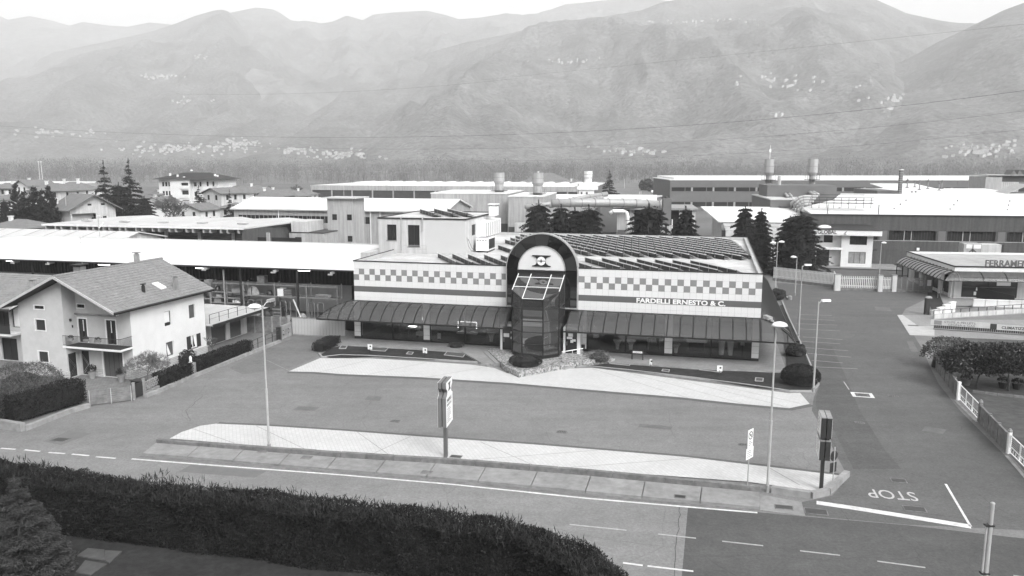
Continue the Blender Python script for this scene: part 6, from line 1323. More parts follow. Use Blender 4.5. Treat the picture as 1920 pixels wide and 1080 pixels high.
shelfnames = {.5:'low shelf',1.55:'second shelf',2.3:'third shelf',.3:'lowest shelf',1.15:'second shelf',1.75:'middle shelf',2.4:'upper shelf',2.15:'middle beam',3.35:'top',3.4:'top',0:'ground'}
for (x0,x1,zs_,rk_) in ((-30.3,-26.7,(.5,1.55,2.3,3.35),'left bay of the left rack'),(-26.4,-22.6,(.5,1.55,2.3,3.35),'right bay of the left rack'),(-22.2,-20.3,(.3,1.15,1.75,2.4),'left bay of the narrow rack'),(-20.1,-18.3,(.3,1.15,1.75,2.4),'right bay of the narrow rack')):
    for z in zs_:
        x = x0+rg.uniform(.1,.5); pos = 0
        while x < x1-.5 and pos < 3:
            w_ = rg.uniform(.5,1.2); h_ = rg.uniform(.22,.62 if z != 3.35 else .35); kd = rg.choice(['box','sack','crate','box']); sz_ = 'wide' if w_ > .9 else 'small'
            good(x+w_/2,z,w_,h_,kd,f"{sz_} {'sack bundle' if kd=='sack' else kd} on the {shelfnames[z]} in the {rk_}, {['left','middle','right'][pos]}"); x += w_+rg.uniform(.15,.8); pos += 1
for i, (x, z, w_, h_, kd, l) in enumerate(((-17.2,2.15,1.5,.95,'sack','big pale wrapped bale at the left end of the long rack'),(-15.2,2.15,.8,.6,'sack','pale lumpy bundle next to the big bale on the long rack'),(-13.6,2.15,.7,.8,'box','pale box standing on the long rack second bay'),(-12.7,2.15,1.0,.8,'crate','dark crate beside the pale box on the long rack'),(-8.6,2.15,1.6,.3,'crate','flat dark pile on the right bay of the long rack'),(-16.6,0,1.3,.9,'crate','dark goods on the ground behind the wall, left'),(-15.0,0,1.4,.7,'sack','dark bundle on the ground behind the ribbed gate, middle'),(-13.4,0,1.0,1.1,'crate','slatted crate on the ground behind the gate'),(-10.6,0,1.0,.5,'sack','small dark heap on the ground behind the gate, right'),(-24.5,0,2.2,.8,'sack','pale heap of beams on the ground behind the garage terrace'),(-16.0,3.5,.9,.8,'box','box standing on top of the long rack left end'))): good(x,z,w_,h_,kd,l,y=ry+(.2 if z else -1.0))
for i, x in enumerate((-16.6,-15.6,-12.6,-11.4,-9.2,-8.1)):
    q = S.w(x,8.6); t = thing('bent_tube_stand','bent steel tube frame standing in the yard, '+['first','second','third','fourth','fifth','sixth'][i]+' from the left','metal frame',(q[0],q[1],0),S.deg); obj('frame', MB().tube([(-.35,0,0),(-.35,0,1.7),(-.25,0,1.85),(.25,0,1.85),(.35,0,1.7),(.35,0,0)],.035,5), M_shelf, t); obj('foot', MB().box(-.4,.4,-.25,.25,0,.04), M_shelf, t)
q = S.w(-11.2,8.2); t = thing('leaning_board','pale board leaning in the yard behind the ribbed gate','board',(q[0],q[1],0),S.deg); obj('board', MB().slab([(0,0,2.2),(.15,0,2.2),(1.0,.1,0),(.85,.1,0)],.05), M_white, t)

# ------------------------------------------------------------------ background buildings
def gabled(name, label, cat, px, py, zE, deg, w_, d_, rise, wallm, roofm, wins=(), ridge='x', eave=.5, side_wins=(), chim=(), fm=None, Y=None, band=None, hip=False, side=1, base=0):
    """px,py = the photograph's front left eave corner, zE its height"""
    q = G(px,py,zE) if Y is None else D(px,py,Y); zE = q[2]; t = thing(name, label, cat, (q[0],q[1],base), deg); zE -= base
    mb_ = MB(); wall(mb_, front(0),0,w_,0,zE,wins,.15); wall(mb_, right(w_),0,d_,0,zE,side_wins if side > 0 else (),.15); wall(mb_, left(0),0,d_,0,zE,side_wins if side < 0 else (),.15); wall(mb_, back(d_),0,w_,0,zE)
    e = eave; zr = zE+rise; R_ = MB(); s_ = rise/(d_/2 if ridge == 'x' else w_/2) if rise else 0; lo_ = zE-s_*e
    if hip:
        a = min(w_,d_)/2
        c0 = [(-e,-e,lo_),(w_+e,-e,lo_),(w_+e,d_+e,lo_),(-e,d_+e,lo_)]; r0, r1 = ((a,d_/2,zr),(w_-a,d_/2,zr)) if w_ >= d_ else ((w_/2,a,zr),(w_/2,d_-a,zr))
        if w_ >= d_: R_.add(c0+[r0,r1],[(0,1,5,4),(1,2,5),(2,3,4,5),(3,0,4),(0,3,2,1)])
        else: R_.add(c0+[r0,r1],[(0,1,4),(1,2,5,4),(2,3,5),(3,0,4,5),(0,3,2,1)])
    elif ridge == 'x':
        mb_.add([(0,0,zE),(0,d_,zE),(0,d_/2,zr)],[(0,1,2)]); mb_.add([(w_,0,zE),(w_,d_,zE),(w_,d_/2,zr)],[(0,1,2)])
        R_.slab([(-e,-e,lo_+.1),(w_+e,-e,lo_+.1),(w_+e,d_/2,zr+.1),(-e,d_/2,zr+.1)],.18).slab([(-e,d_/2,zr+.1),(w_+e,d_/2,zr+.1),(w_+e,d_+e,lo_+.1),(-e,d_+e,lo_+.1)],.18)
    else:
        mb_.add([(0,0,zE),(w_,0,zE),(w_/2,0,zr)],[(0,1,2)]); mb_.add([(0,d_,zE),(w_,d_,zE),(w_/2,d_,zr)],[(0,1,2)])
        R_.slab([(-e,-e,lo_+.1),(w_/2,-e,zr+.1),(w_/2,d_+e,zr+.1),(-e,d_+e,lo_+.1)],.18).slab([(w_/2,-e,zr+.1),(w_+e,-e,lo_+.1),(w_+e,d_+e,lo_+.1),(w_/2,d_+e,zr+.1)],.18)
    obj('wall', mb_, wallm, t); ro = obj('roof', R_, roofm, t)
    for h in wins: window(t, front(0), h, fm=fm, dpt=.12)
    for h in side_wins: window(t, right(w_) if side > 0 else left(0), h, fm=fm, dpt=.12)
    for (x, y, h_) in chim: obj('chimney', MB().box(x-.3,x+.3,y-.3,y+.3,zE,zr+h_).box(x-.42,x+.42,y-.42,y+.42,zr+h_,zr+h_+.12), M_wall_white, ro)
    return t, zE, zr
def row_wins(x0, x1, n, wd, z0, z1): return [(x0+(x1-x0)*(i+.5)/n-wd/2, x0+(x1-x0)*(i+.5)/n+wd/2, z0, z1) for i in range(n)]
def ribs(parent, mbargs, n, nm_, m): 
    for a in mbargs: obj(nm_, MB().box(*a), m, parent)
# low pale roof between the shed and the canopy building
W2 = Fr(*G(0,436,5.6)[:2],-14)
t = thing('low_shed','low pale roofed shed with a small gable just behind the long white roof','shed',(*W2.o,0),-14)
obj('roof', MB().slab([(-30,-4,4.9),(25.3,-4,4.9),(24.9,2,6.1),(-30,2,6.1)],.15).slab([(-30,2,6.1),(24.9,2,6.1),(25.3,8,4.9),(-30,8,4.9)],.15), M_roof_pale, t); obj('wall', MB().prism_x([(-3.6,0),(7.6,0),(7.6,4.7),(2,5.9),(-3.6,4.7)],24.2,24.4).box(-30,24.2,7.3,7.5,0,4.7), M_wall_pale, t)
for i in range(9): obj('roof_seam', MB().slab([(-8+i*3.6,-4,4.94),(-7.9+i*3.6,-4,4.94),(-7.9+i*3.6,2,6.14),(-8+i*3.6,2,6.14)],.03), M_conc, t)
q = D(187,446,112); t = thing('roof_mast','thin forked antenna mast rising from the white shed roof','mast',(q[0],112,6.6)); obj('pole', MB().tube([(0,0,0),(0,0,3.2)],.05,5), M_post, t); obj('arm', MB().tube([(0,0,1.2),(.7,0,2.0)],.09,5).tube([(-.2,0,2.9),(.25,0,2.9)],.04,4), M_white, t)
q = D(306,480,95); t = thing('roof_aerial','thin aerial on the long white shed roof','aerial',(q[0],95,6.0)); obj('pole', MB().tube([(0,0,0),(0,0,2.0)],.03,5).tube([(0,0,1.7),(.6,0,1.65)],.02,4), M_post, t)
# canopy building with concrete beam ends
W3 = Fr(*G(78,420,6.0)[:2],-13)
t = thing('canopy_building','pale ribbed roof canopy building with a row of projecting concrete beam ends','industrial building',(*W3.o,0),-13)
wE = W3.hz(441,430,6.0)[0]
rf = MB(); nb_ = 4
for i in range(nb_):
    a, b = wE*i/nb_, wE*(i+1)/nb_; rf.slab([(a,0,6.0),(b,0,6.0),(b+(2 if i == nb_-1 else 0),20,6.05),(b-2.5,20,6.4),(a,20,6.05)],.22)
obj('roof', rf, M_roof_pale, t); obj('fascia', MB().box(0,wE,-.06,0,5.72,6.02), M_roof_white, t)
for i in range(24):
    x = wE*(i+.4+(.25 if i % 2 else 0))/24.3; obj('beam_end', MB().prism_x([(.1,5.72),(.1,5.1),(.35,5.0),(2.0,5.0),(2.0,5.72)],x-.14,x+.14), M_wall_conc, t)
obj('wall', MB().box(1,wE-.5,3.5,3.7,0,5.7), M_wall_dark, t); obj('wall_end', MB().box(wE-.5,wE+.5,.3,18,0,5.75), M_wall_dark, t)
for i in range(5): obj('window_bay', MB().box(wE*.42+i*6.6,wE*.42+i*6.6+5.6,3.44,3.5,1.5,4.2), M_glass, t); obj('pillar', MB().box(wE*.42+i*6.6+5.7,wE*.42+i*6.6+6.3,3.2,3.5,0,5.0), M_wall_conc, t)
for i in range(5): obj('skylight', MB().box(wE*(i+.5)/5-.9,wE*(i+.5)/5+.9,6,6.8,6.1,6.3), M_wall_conc, t)
# long gabled workshop with a window band, and its concrete tower
W4 = Fr(*G(438,389,7.5)[:2],-14); w4 = W4.hz(831,395.5,7.5)[0]
t = thing('long_workshop','long light workshop with a white roof and narrow window band behind the canopy building','industrial building',(*W4.o,0),-14)
wn = row_wins(1.0,w4*.66,30,.95,4.6,6.0)+row_wins(w4*.70,w4-1,12,.95,4.6,6.0)
mb = MB(); wall(mb, front(0),0,w4,0,7.3,wn,.12); wall(mb, right(w4),0,17,0,7.3); wall(mb, left(0),0,17,0,7.3); mb.add([(w4,0,7.3),(w4,17,7.3),(w4,8.5,9.3)],[(0,1,2)]); obj('wall', mb, M_wall_conc, t)
for h in wn: window(t, front(0), h, dpt=.08)
obj('roof', MB().slab([(-.6,-.5,7.35),(w4+.6,-.5,7.35),(w4+.6,8.5,9.4),(-.6,8.5,9.4)],.18).slab([(-.6,8.5,9.4),(w4+.6,8.5,9.4),(w4+.6,17.5,7.35),(-.6,17.5,7.35)],.18), M_roof_white, t)
obj('gutter', MB().box(-.6,w4+.6,-.62,-.5,7.1,7.35), M_roof_pale, t)
for x in (10.5,w4*.665,w4*.71,w4*.9): obj('downpipe', MB().cyl(x,-.2,0,7.1,.09,.09,6), M_white, t)
for i in range(8): obj('wall_panel_joint', MB().box(w4*i/8,w4*i/8+.06,-.02,0,0,7.2), M_conc, t)
q = D(596,434,150); t = thing('wall_lamp','small lit wall lamp glowing on the workshop wall left of the concrete tower','lamp',q); obj('lamp_head', MB().dome(0,0,0,.35,.25,.2,8,3), M_light, t); obj('bracket', MB().tube([(0,0,.1),(0,2.5,.3)],.05,4), M_dark, t)
TW = Fr(*D(613,372,150)[:2],-14); zt_ = D(613,372,150)[2]; t = thing('concrete_tower','square board marked concrete tower with small windows and an overhanging flat roof','tower',(*TW.o,0),-14)
tw1 = [(.9,1.9,6.2,7.3),(3.9,4.9,6.2,7.3),(.9,1.9,2.2,3.3),(3.9,4.9,2.2,3.3)]
mb = MB(); wall(mb, front(0),0,5.2,0,zt_,tw1,.2); wall(mb, right(5.2),0,5,0,zt_); wall(mb, left(0),0,5,0,zt_); wall(mb, back(5),0,5.2,0,zt_); obj('wall', mb, M_wall_conc, t)
for h in tw1: window(t, front(0), h, fm=M_dark, dpt=.15, bars=0, hbar=1)
obj('roof_slab', MB().box(-.9,6.0,-.6,5.6,zt_,zt_+.2), M_roof_pale, t); obj('aerial', MB().tube([(2.5,2,zt_+.2),(2.5,2,zt_+2.3)],.05,4), M_steel, t)
q = D(540,428,140); tt = thing('annex_block','low pale annex with a dark door bay left of the concrete tower','industrial building',(*D(541,412,146)[:2],0),-14)
obj('wall', MB().box(0,7.0,0,8,0,4.2), M_wall_conc, tt); obj('upper_box', MB().box(.2,3.4,.5,7,4.2,6.2), M_wall_pale, tt); obj('door_bay', MB().box(1.2,3.2,-.05,0,0,3.4), M_glass, tt); obj('coping', MB().box(-.1,7.1,-.1,8.1,4.2,4.3), M_dark, tt)
# far long factory with arched rooflights
W5 = Fr(*D(583,347,300)[:2],-12); zf = D(583,347,300)[2]; t = thing('arched_factory','long low factory with a pale fascia and a row of arched white rooflights','industrial building',(*W5.o,0),-12)
obj('fascia', MB().box(0,104,-.3,0,zf-1.8,zf), M_wall_conc, t); obj('window_band', MB().box(.3,104,0,.2,zf-6,zf-1.8), mat('far_dark_glazing',.06,.4,.3,.6), t); obj('wall', MB().box(0,104,.2,60,0,zf-.3), M_wall_far, t); obj('roof', MB().box(-.2,104.2,0,60,zf-.3,zf-.05), M_roof_white, t)
for i in range(13): obj('pillar', MB().box(i*8,i*8+.5,-.12,.0,zf-6,zf-1.8), M_wall_conc, t)
for i in range(17):
    x = 17+i*5.4; obj('rooflight', MB().prism_y([(x+2.1*math.cos(a),zf-.1+1.35*math.sin(a)) for a in [math.pi*k/8 for k in range(9)]],4,20), M_roof_white, t)
# big light plant blocks with two chimneys
def chimney_stack(name, label, px, Y, z0, py_top, rb, rt, m=None, plat=None):
    x, _, z1 = D(px,py_top,Y); t = thing(name, label, 'chimney', (x,Y,z0)); h = z1-z0
    obj('lower_tube', MB().cyl(0,0,0,h*.42,rb,rb,18), m or M_wall_conc, t, smooth=False); obj('taper', MB().cyl(0,0,h*.42,h*.52,rb,rt,18), m or M_wall_conc, t); obj('upper_tube', MB().cyl(0,0,h*.52,h,rt,rt,18), m or M_wall_conc, t); obj('mouth', MB().cyl(0,0,h,h+.02,rt*.88,rt*.88,18), M_dark, t)
    for z in (.42,.53,.75): obj('band', MB().cyl(0,0,h*z-.05,h*z+.05,rt*1.03 if z > .5 else rb*1.04,rt*1.03 if z > .5 else rb*1.04,18), M_conc, t)
    if plat is not None:
        pl_ = obj('platform', MB().cyl(0,0,plat,plat+.1,rb+.9,rb+.9,14), M_dark, t)
        for i in range(10):
            a = i*.628; obj('rail_post', MB().box((rb+.85)*math.cos(a)-.03,(rb+.85)*math.cos(a)+.03,(rb+.85)*math.sin(a)-.03,(rb+.85)*math.sin(a)+.03,plat,plat+1), M_shelf, pl_)
    return t
B1 = Fr(*D(808,363,178)[:2],-10); z1_ = D(808,363,178)[2]; t = thing('plant_hall','broad light metal plant hall carrying the left chimney, dark door at its foot','industrial building',(*B1.o,0),-10)
obj('wall', MB().box(0,17.4,0,20,0,z1_), M_wall_conc, t); obj('roof', MB().box(-.1,17.5,-.1,20,z1_,z1_+.2), M_roof_white, t); obj('door', MB().box(14.6,17.2,-.08,0,1.3,3.6), M_garage, t)
for i in range(6): obj('panel_joint', MB().box(i*2.9,i*2.9+.05,-.03,0,0,z1_), M_conc, t)
B2 = Fr(*D(953,369,170)[:2],-10); z2_ = D(953,369,170)[2]; t = thing('plant_block','light square plant block carrying the second chimney, dark panel at its foot','industrial building',(*B2.o,0),-10)
obj('wall', MB().box(0,7.6,0,22,0,z2_), M_wall_conc, t); obj('roof', MB().box(-.1,7.7,-.1,22,z2_,z2_+.2), M_roof_white, t); obj('dark_panel', MB().box(.1,1.7,-.08,0,1.0,3.3), M_garage, t); obj('side_box', MB().box(1.75,5.5,-2.2,-.1,0,4.3), M_wall_pale, t)
chimney_stack('chimney_stack','left of the two broad pale chimneys behind the showroom',936,182,z1_+.2,323.5,1.0,1.18,plat=.3); chimney_stack('chimney_stack','second broad pale chimney, above the arched entrance',1008.5,176,z2_+.2,324,1.0,1.25,plat=.3)
x, _, zz_ = D(1103,345,215); t = thing('filter_block','white filter block under the third chimney','industrial equipment',(x-2.4,215,0)); obj('body', MB().box(0,4.0,0,6,0,zz_+.0), M_white, t); obj('collar', MB().box(-.6,5.0,-.3,6,zz_-1.6,zz_-.6), M_roof_white, t); obj('slots', MB().box(.4,.9,-.06,0,zz_-3.3,zz_-2.1).box(1.8,2.3,-.06,0,zz_-3.3,zz_-2.1), M_garage, t)
chimney_stack('chimney_stack','short white chimney on the filter block',1103,217,zz_-.1,321,1.0,1.12,m=M_white)
# ducts and pipes in the middle
def pipe(label, P, r, m=None, cat='pipe', n=10, rings=0):
    t = thing('duct', label, cat, (P[0][0],P[0][1],0)); Q = [(p[0]-P[0][0],p[1]-P[0][1],p[2]) for p in P]; obj('tube', MB().tube(Q, r, n), m or M_pipe, t, smooth=True)
    for i in range(rings):
        u = (i+.5)/rings; k = min(int(u*(len(Q)-1)),len(Q)-2); f_ = u*(len(Q)-1)-k; a, b = Vector(Q[k]), Vector(Q[k+1]); c0 = a+(b-a)*f_; d_ = (b-a).normalized()*.06; obj('flange', MB().tube([c0-d_,c0+d_], r*1.12, n), M_shelf, t)
    return t
pipe('thick pale horizontal duct behind the left conifers',[D(1035,381,158),D(1100,380,160),D(1180,381,163),D(1245,384,165)],.85,rings=9)
pipe('white slanting duct rising to the right above the thick duct',[D(985,388,165),D(1050,380,168),D(1100,369,172),D(1138,364,175)],.5,rings=5)
pipe('second slanting duct just under the white one',[D(1030,387,166),D(1080,378,168),D(1130,371,171)],.4,M_wall_conc,rings=4)
pipe('pale elbow duct turning down beside the low plant building',[D(1143,400,140),D(1150,396,140),D(1168,396,140),D(1175,399,140),D(1177,408,140),D(1177,438,140)],.34,M_white,rings=3)
W6 = Fr(*D(1150,389,165)[:2],-8); z6_ = D(1150,389,165)[2]; t = thing('pipe_building','low plant building with flat pale roof edge and columns behind the showroom roof','industrial building',(*W6.o,0),-8)
obj('roof', MB().box(0,17,-1,14,z6_-.4,z6_), mat('plant_roof',.28,.9,.2,1), t); obj('wall', MB().box(.8,2.7,0,.5,0,z6_-.4).box(3.3,4.3,0,.5,0,z6_-.4).box(4.6,16.5,3,14,0,z6_-.4), M_wall_conc, t); obj('dark_bay', MB().box(2.7,16.5,2.5,3,0,z6_-.4), M_glass, t); obj('dark_panel', MB().box(.9,2.6,-.06,0,1.1,3.1), M_garage, t)
for i in range(5): obj('column', MB().box(5.5+i*2.6,6.1+i*2.6,-.5,.2,0,z6_-.4), M_wall_pale, t)
obj('roof_box', MB().box(2,6,1,5,z6_,z6_+1.3), M_wall_conc, t); obj('white_tank', MB().box(9,12,2,5,2.0,4.0), M_white, t)
q = D(1250,397,160); t = thing('cooling_box','grey ventilation tower box with a dark top and side grille','industrial equipment',(q[0],160,0)); zz_ = D(1250,372,160)[2]; obj('body', MB().box(-.7,.9,0,1.6,4.5,zz_), M_wall_far, t); obj('fan', MB().cyl(0,.8,zz_,zz_+.35,.4,.3,10), M_dark, t); obj('grille', MB().box(.9,.96,.2,1.4,zz_-2,zz_-.3), M_dark, t); obj('outlet', MB().tube([(1.2,.2,5.6),(1.2,.1,3.8)],.12,6), M_white, t); obj('stand', MB().box(-.1,.3,.6,.9,0,4.5), M_wall_far, t)
for i, (p1, p2, wd_, l) in enumerate((((1122,378),(1190,366),7,'slanting pale roof monitor behind the ducts, left'),((1185,384),(1215,374),5,'slanting pale roof monitor behind the ducts, right'),((1085,374),(1040,386),5,'bright tilted roof sheet above the left conifers'))):
    a, b = D(*p1,185+i*4), D(*p2,205+i*4); t = thing('roof_monitor', l, 'roof structure', (a[0],a[1],0)); dx, dy, dz = b[0]-a[0], b[1]-a[1], b[2]-a[2]
    obj('sheet', MB().slab([(0,0,a[2]),(wd_,-.5,a[2]),(wd_+dx,dy-.5,a[2]+dz),(dx,dy,a[2]+dz)],.3), M_roof_pale, t); obj('support', MB().slab([(.3,.2,a[2]-.4),(wd_-.3,-.2,a[2]-.4),(wd_+dx-.3,dy-.6,a[2]+dz-.4),(dx+.3,dy-.2,a[2]+dz-.4)],a[2]-1.2), M_wall_far, t)
B3 = Fr(*D(1020,372,190)[:2],-10); z3_ = D(1020,372,190)[2]; t = thing('low_plant_hall','low white plant hall behind the ducts and conifers','industrial building',(*B3.o,0),-10); obj('wall', MB().box(0,26,0,18,0,z3_-.6), M_wall_conc, t); obj('roof', MB().slab([(-.3,-.3,z3_-.6),(26.3,-.3,z3_-.6),(26.3,18,z3_+.3),(-.3,18,z3_+.3)],.2), M_roof_white, t)
for i in range(6): obj('wall_joint', MB().box(i*4.3,i*4.3+.08,-.05,0,0,z3_-.7), M_conc, t)
# pale perimeter wall just behind the showroom roof line, slender poles in the meadow
q0 = G(930,447,2.8); q0 = D(930,432,128); t = thing('perimeter_wall','long pale perimeter wall behind the showroom roof and conifers','wall',(q0[0],128,0),-3); obj('wall', MB().box(0,40,0,.3,0,3.6), M_wall_pale, t); obj('coping', MB().box(0,40,-.05,.35,3.6,3.7), M_conc, t)
for i, (px, py, Y, h_, l) in enumerate(((1199,352,300,6,'left of a close pair'),(1202,352,302,6,'right of a close pair'),(1219,376,230,6.5,'nearest, beside the ducts'),(1171,338,520,6,'far, small'))):
    x = D(px,py,Y)[0]; t = thing('meadow_pole','slender pale pole in the meadow, '+l,'pole',(x,Y,0)); obj('pole', MB().cyl(0,0,0,h_,.09,.07,6), M_white, t); obj('cap', MB().cyl(0,0,h_,h_+.1,.1,.1,6), M_steel, t)
# white roofed low hall on the right of the conifers
q = D(1301,387,150); W7 = Fr(q[0],q[1]-14,-6); z7_ = 6.3; zr7 = q[2]; t = thing('white_roofed_hall','low hall with a big white sloping roof and pale translucent strips','industrial building',(*W7.o,0),-6)
obj('roof', MB().slab([(1.4,2.5,zr7-1.9),(20,2.5,zr7-1.9),(20,14,zr7),(-.2,14,zr7)],.2), M_roof_white, t); obj('wall', MB().box(2,20,3,14,0,zr7-2.1), M_wall_conc, t)
for k in range(2): obj('corrugated_strip', MB().slab([(2.2,-.8+k*1.5,zr7-3.2+k*.55),(20,-.8+k*1.5,zr7-3.2+k*.55),(20,.6+k*1.5,zr7-2.75+k*.55),(2.2,.6+k*1.5,zr7-2.75+k*.55)],.08), M_wall_conc, t)
obj('fascia', MB().box(2.2,20,-1.1,-.8,zr7-4.4,zr7-3.3), M_wall_pale, t)
for i in range(7): obj('door_leaf', MB().box(3+i*2.3,4.6+i*2.3,-.6,-.5,0,zr7-4.4), M_white if i % 2 else M_garage, t)
obj('front_wall', MB().box(2.2,20,-.5,3,0,zr7-3.5), M_wall_dark, t)
# far grey two storey factory
W8 = Fr(*D(1257,338,283)[:2],-1.5); z8_ = D(1257,338,283)[2]; t = thing('grey_factory','long two storey grey factory with window bands and a thin white roof edge','industrial building',(*W8.o,0),-1.5)
L8 = 128; obj('wall', MB().box(0,L8,.25,40,0,z8_), M_wall_far, t); obj('roof', MB().box(-.3,L8,0,40,z8_,z8_+.3).box(1.5,L8,1,40,z8_+.3,z8_+1.0), M_roof_white, t)
for k, (za, zb) in enumerate(((z8_-3.8,z8_-2.9+.4),(z8_-9.2,z8_-7.6))):
    for i in range(17):
        x = .6+i*7.5; obj('window_strip', MB().box(x,x+4.5,.17,.25,za,zb), M_glass, t); obj('window_strip', MB().box(x+4.8,x+6.6,.17,.25,za,zb), M_glass, t); obj('pillar', MB().box(x+6.8,x+7.3,.0,.25,za,zb), M_wall_conc, t)
for i in range(9): obj('wall_panel', MB().box(i*14.2+.05,(i+1)*14.2-.05,.1,.2,z8_-2.4,z8_-.02), M_wall_far, t); obj('wall_panel', MB().box(i*14.2+.05,(i+1)*14.2-.05,.1,.2,z8_-7.5,z8_-3.9), M_wall_far, t)
# the big dark walled factory on the right
W9 = Fr(*G(1521,401.5,8.3)[:2],-9.5); t = thing('dark_factory','big factory with a dark grey wall, recessed window bays and a vast white roof','industrial building',(*W9.o,0),-9.5)
L9 = 66; bays9 = []
x = 3.5
while x < L9-8: bays9.append((x,x+7.3,4.12,5.7)); x += 9.0
mb = MB(); wall(mb, front(0),0,L9,0,8.25,bays9,.5); wall(mb, left(0),0,60,0,8.25); obj('wall', mb, M_wall_dark, t)
for h in bays9:
    w_ = window(t, front(0), h, mat('ribbed_dark_glazing',.02,.7,.2,3), dpt=.4)
    for f_ in (.33,.48): obj('mullion', (lambda m_: (tbox(m_,front(0),h[0]+7.3*f_,h[0]+7.3*f_+.12,h[2],h[3],.3,.4),m_)[1])(MB()), M_wall_conc, w_)
    for k in range(16): obj('glazing_bar', (lambda m_: (tbox(m_,front(0),h[0]+.3+k*.44,h[0]+.34+k*.44,h[2]+.05,h[3]-.05,.36,.4),m_)[1])(MB()), M_signd, w_)
    obj('pilaster', MB().box(h[1]+.3,h[1]+1.4,-.05,.0,4.1,5.72), M_wall_far, t)
for i in range(8): obj('wall_panel', MB().box(i*8.2+.03,(i+1)*8.2-.03,-.04,-.0,5.75,8.2), M_wall_dark, t); obj('wall_panel', MB().box(i*8.2+.03,(i+1)*8.2-.03,-.04,-.0,2.4,4.0), M_wall_dark, t); obj('wall_panel', MB().box(i*8.2+.03,(i+1)*8.2-.03,-.04,-.0,.03,2.36), M_wall_dark, t)
obj('sill_band', MB().box(0,L9,-.1,-.0,4.02,4.1), M_wall_conc, t); obj('gutter', MB().box(-.2,L9,-.2,0,8.2,8.36), M_dark, t)
obj('roof', MB().slab([(0,-.1,8.36),(L9,-.1,8.36),(L9,22,9.7),(8,22,9.7),(0,8,9.0)],.15).slab([(8,22,9.7),(L9,22,9.7),(L9,42,10.2),(14,42,10.2)],.15), M_roof_white, t)
for k in range(3): obj('roof_seam', MB().slab([(2,7+k*7,8.80+k*.43),(L9,7+k*7,8.80+k*.43),(L9,7.15+k*7,8.81+k*.43),(2,7.15+k*7,8.81+k*.43)],.02), M_roof_pale, t)
for k in range(3):
    for i in range(6): obj('roof_vent', MB().cyl(6+i*9+k*3,7+k*7,8.8+k*.43,9.1+k*.43,.12,.12,6), M_conc, t)
q = D(1570,505,128); 
t = thing('entry_awning','small dark awning over a pale door on the dark factory wall','awning',(*W9.w(8.9,-.1)[:2],0),-9.5); obj('awning', MB().box(-1.6,1.6,-1.2,0,2.5,2.62), M_dark, t); obj('door', MB().box(-1.4,-.4,-.06,0,0,2.2), M_white, t); obj('door', MB().box(.2,.8,-.3,0,1.0,1.8), M_conc, t)
t = thing('wall_box','small white meter box with a dark cabinet on the dark factory wall','box',(*W9.w(17.1,-.1)[:2],0),-9.5); obj('box', MB().box(-.2,.2,-.2,-.05,2.5,2.95), M_white, t); obj('cabinet', MB().box(-.2,.5,-.35,-.05,.5,1.4), M_dark, t)
t = thing('container_stack','pale grey containers on a scaffold platform in front of the dark factory wall','container',(*D(1806,480,118)[:2],0),-9.5)
obj('container', MB().box(0,2.4,0,2,3.2,5.0), M_wall_conc, t); obj('container', MB().box(2.5,5.2,.2,2.2,3.1,4.9), M_wall_pale, t); obj('dark_end', MB().box(5.2,5.5,.2,2.2,2.9,4.9), M_dark, t); obj('sign_board', MB().box(.3,2.3,-.06,0,4.3,4.9), M_white, t)
obj('brace', MB().tube([(.1,-.1,3.2),(1.2,-.1,4.2)],.05,4).tube([(1.2,-.1,4.2),(2.3,-.1,3.2)],.05,4).tube([(1.2,-.1,3.2),(1.2,-.1,4.9)],.05,4), M_dark, t); obj('stand', MB().box(0,.15,0,.15,0,3.2).box(5,5.15,0,.15,0,3.1).box(2.4,2.55,0,.15,0,3.2).box(0,.15,1.8,1.95,0,3.2).box(5,5.15,1.8,1.95,0,3.1), M_steel, t)
# pipes, railings and plant on the factory's left end, twin chimneys
zc_ = 9.0
for i, (px, Y, l) in enumerate(((1443,172,'left of the twin two stage chimneys on the right'),(1525,166,'right of the twin two stage chimneys on the right'))):
    x = D(px,350,Y)[0]; zb = D(px,352,Y)[2]; t = chimney_stack('chimney_stack',l,px,Y,zb,298.5,.62,.98,plat=1.6)
t = thing('chimney_mast','thin lattice mast above the left twin chimney','mast',(D(1449,298,172)[0],174,zc_)); obj('mast', MB().tube([(0,0,0),(0,0,D(1449,272,174)[2]-zc_)],.06,4), M_white, t); obj('antenna', MB().box(-.2,.2,-.05,.05,10.0,10.6), M_white, t)
x, _, z = D(1462,330,160); t = thing('chimney_stack','slim short pale chimney between the twin chimneys','chimney',(x,160,8)); obj('tube', MB().cyl(0,0,0,z-8,.33,.33,10), M_wall_pale, t); obj('cap', MB().cyl(0,0,z-8.9,z-8,.42,.42,10), M_wall_pale, t)
WA = Fr(*D(1445,375,148)[:2],-8); t = thing('plant_annex','grey plant annex with stepped roofs between the halls on the right','industrial building',(*WA.o,0),-8); zA = D(1445,375,148)[2]
obj('wall', MB().box(0,7,0,22,0,zA), M_wall_far, t); obj('roof', MB().box(-.1,7.1,-.1,22,zA,zA+.2), M_roof_pale, t); obj('upper_block', MB().box(1,14,10,20,zA,zA+2.4), M_wall_far, t)
for k in range(3): obj('dark_step', MB().box(1.6+k*.4,4.2,-.5-k*.5,0,zA-1.4-k*1.3,zA-1.0-k*1.3), M_garage, t); obj('lower_roof', MB().box(0,6,-.9-k,0,zA-2.1-k*1.3,zA-1.9-k*1.3), M_roof_white, t)
pz0 = D(1500,372,138)[2]
for k in range(4): pipe('curved pale duct bending down over the plant annex, '+['outermost','second','third','innermost'][k],[D(1533-k*4,368+k*5,146-k),D(1510,368+k*5,146-k),D(1500+k*1.5,370+k*5,146-k),D(1493+k*4,374+k*4,146-k),D(1484+k*5.5,381+k*3,146-k),D(1482+k*5.5,402,146-k)],.27,M_pipe,rings=5)
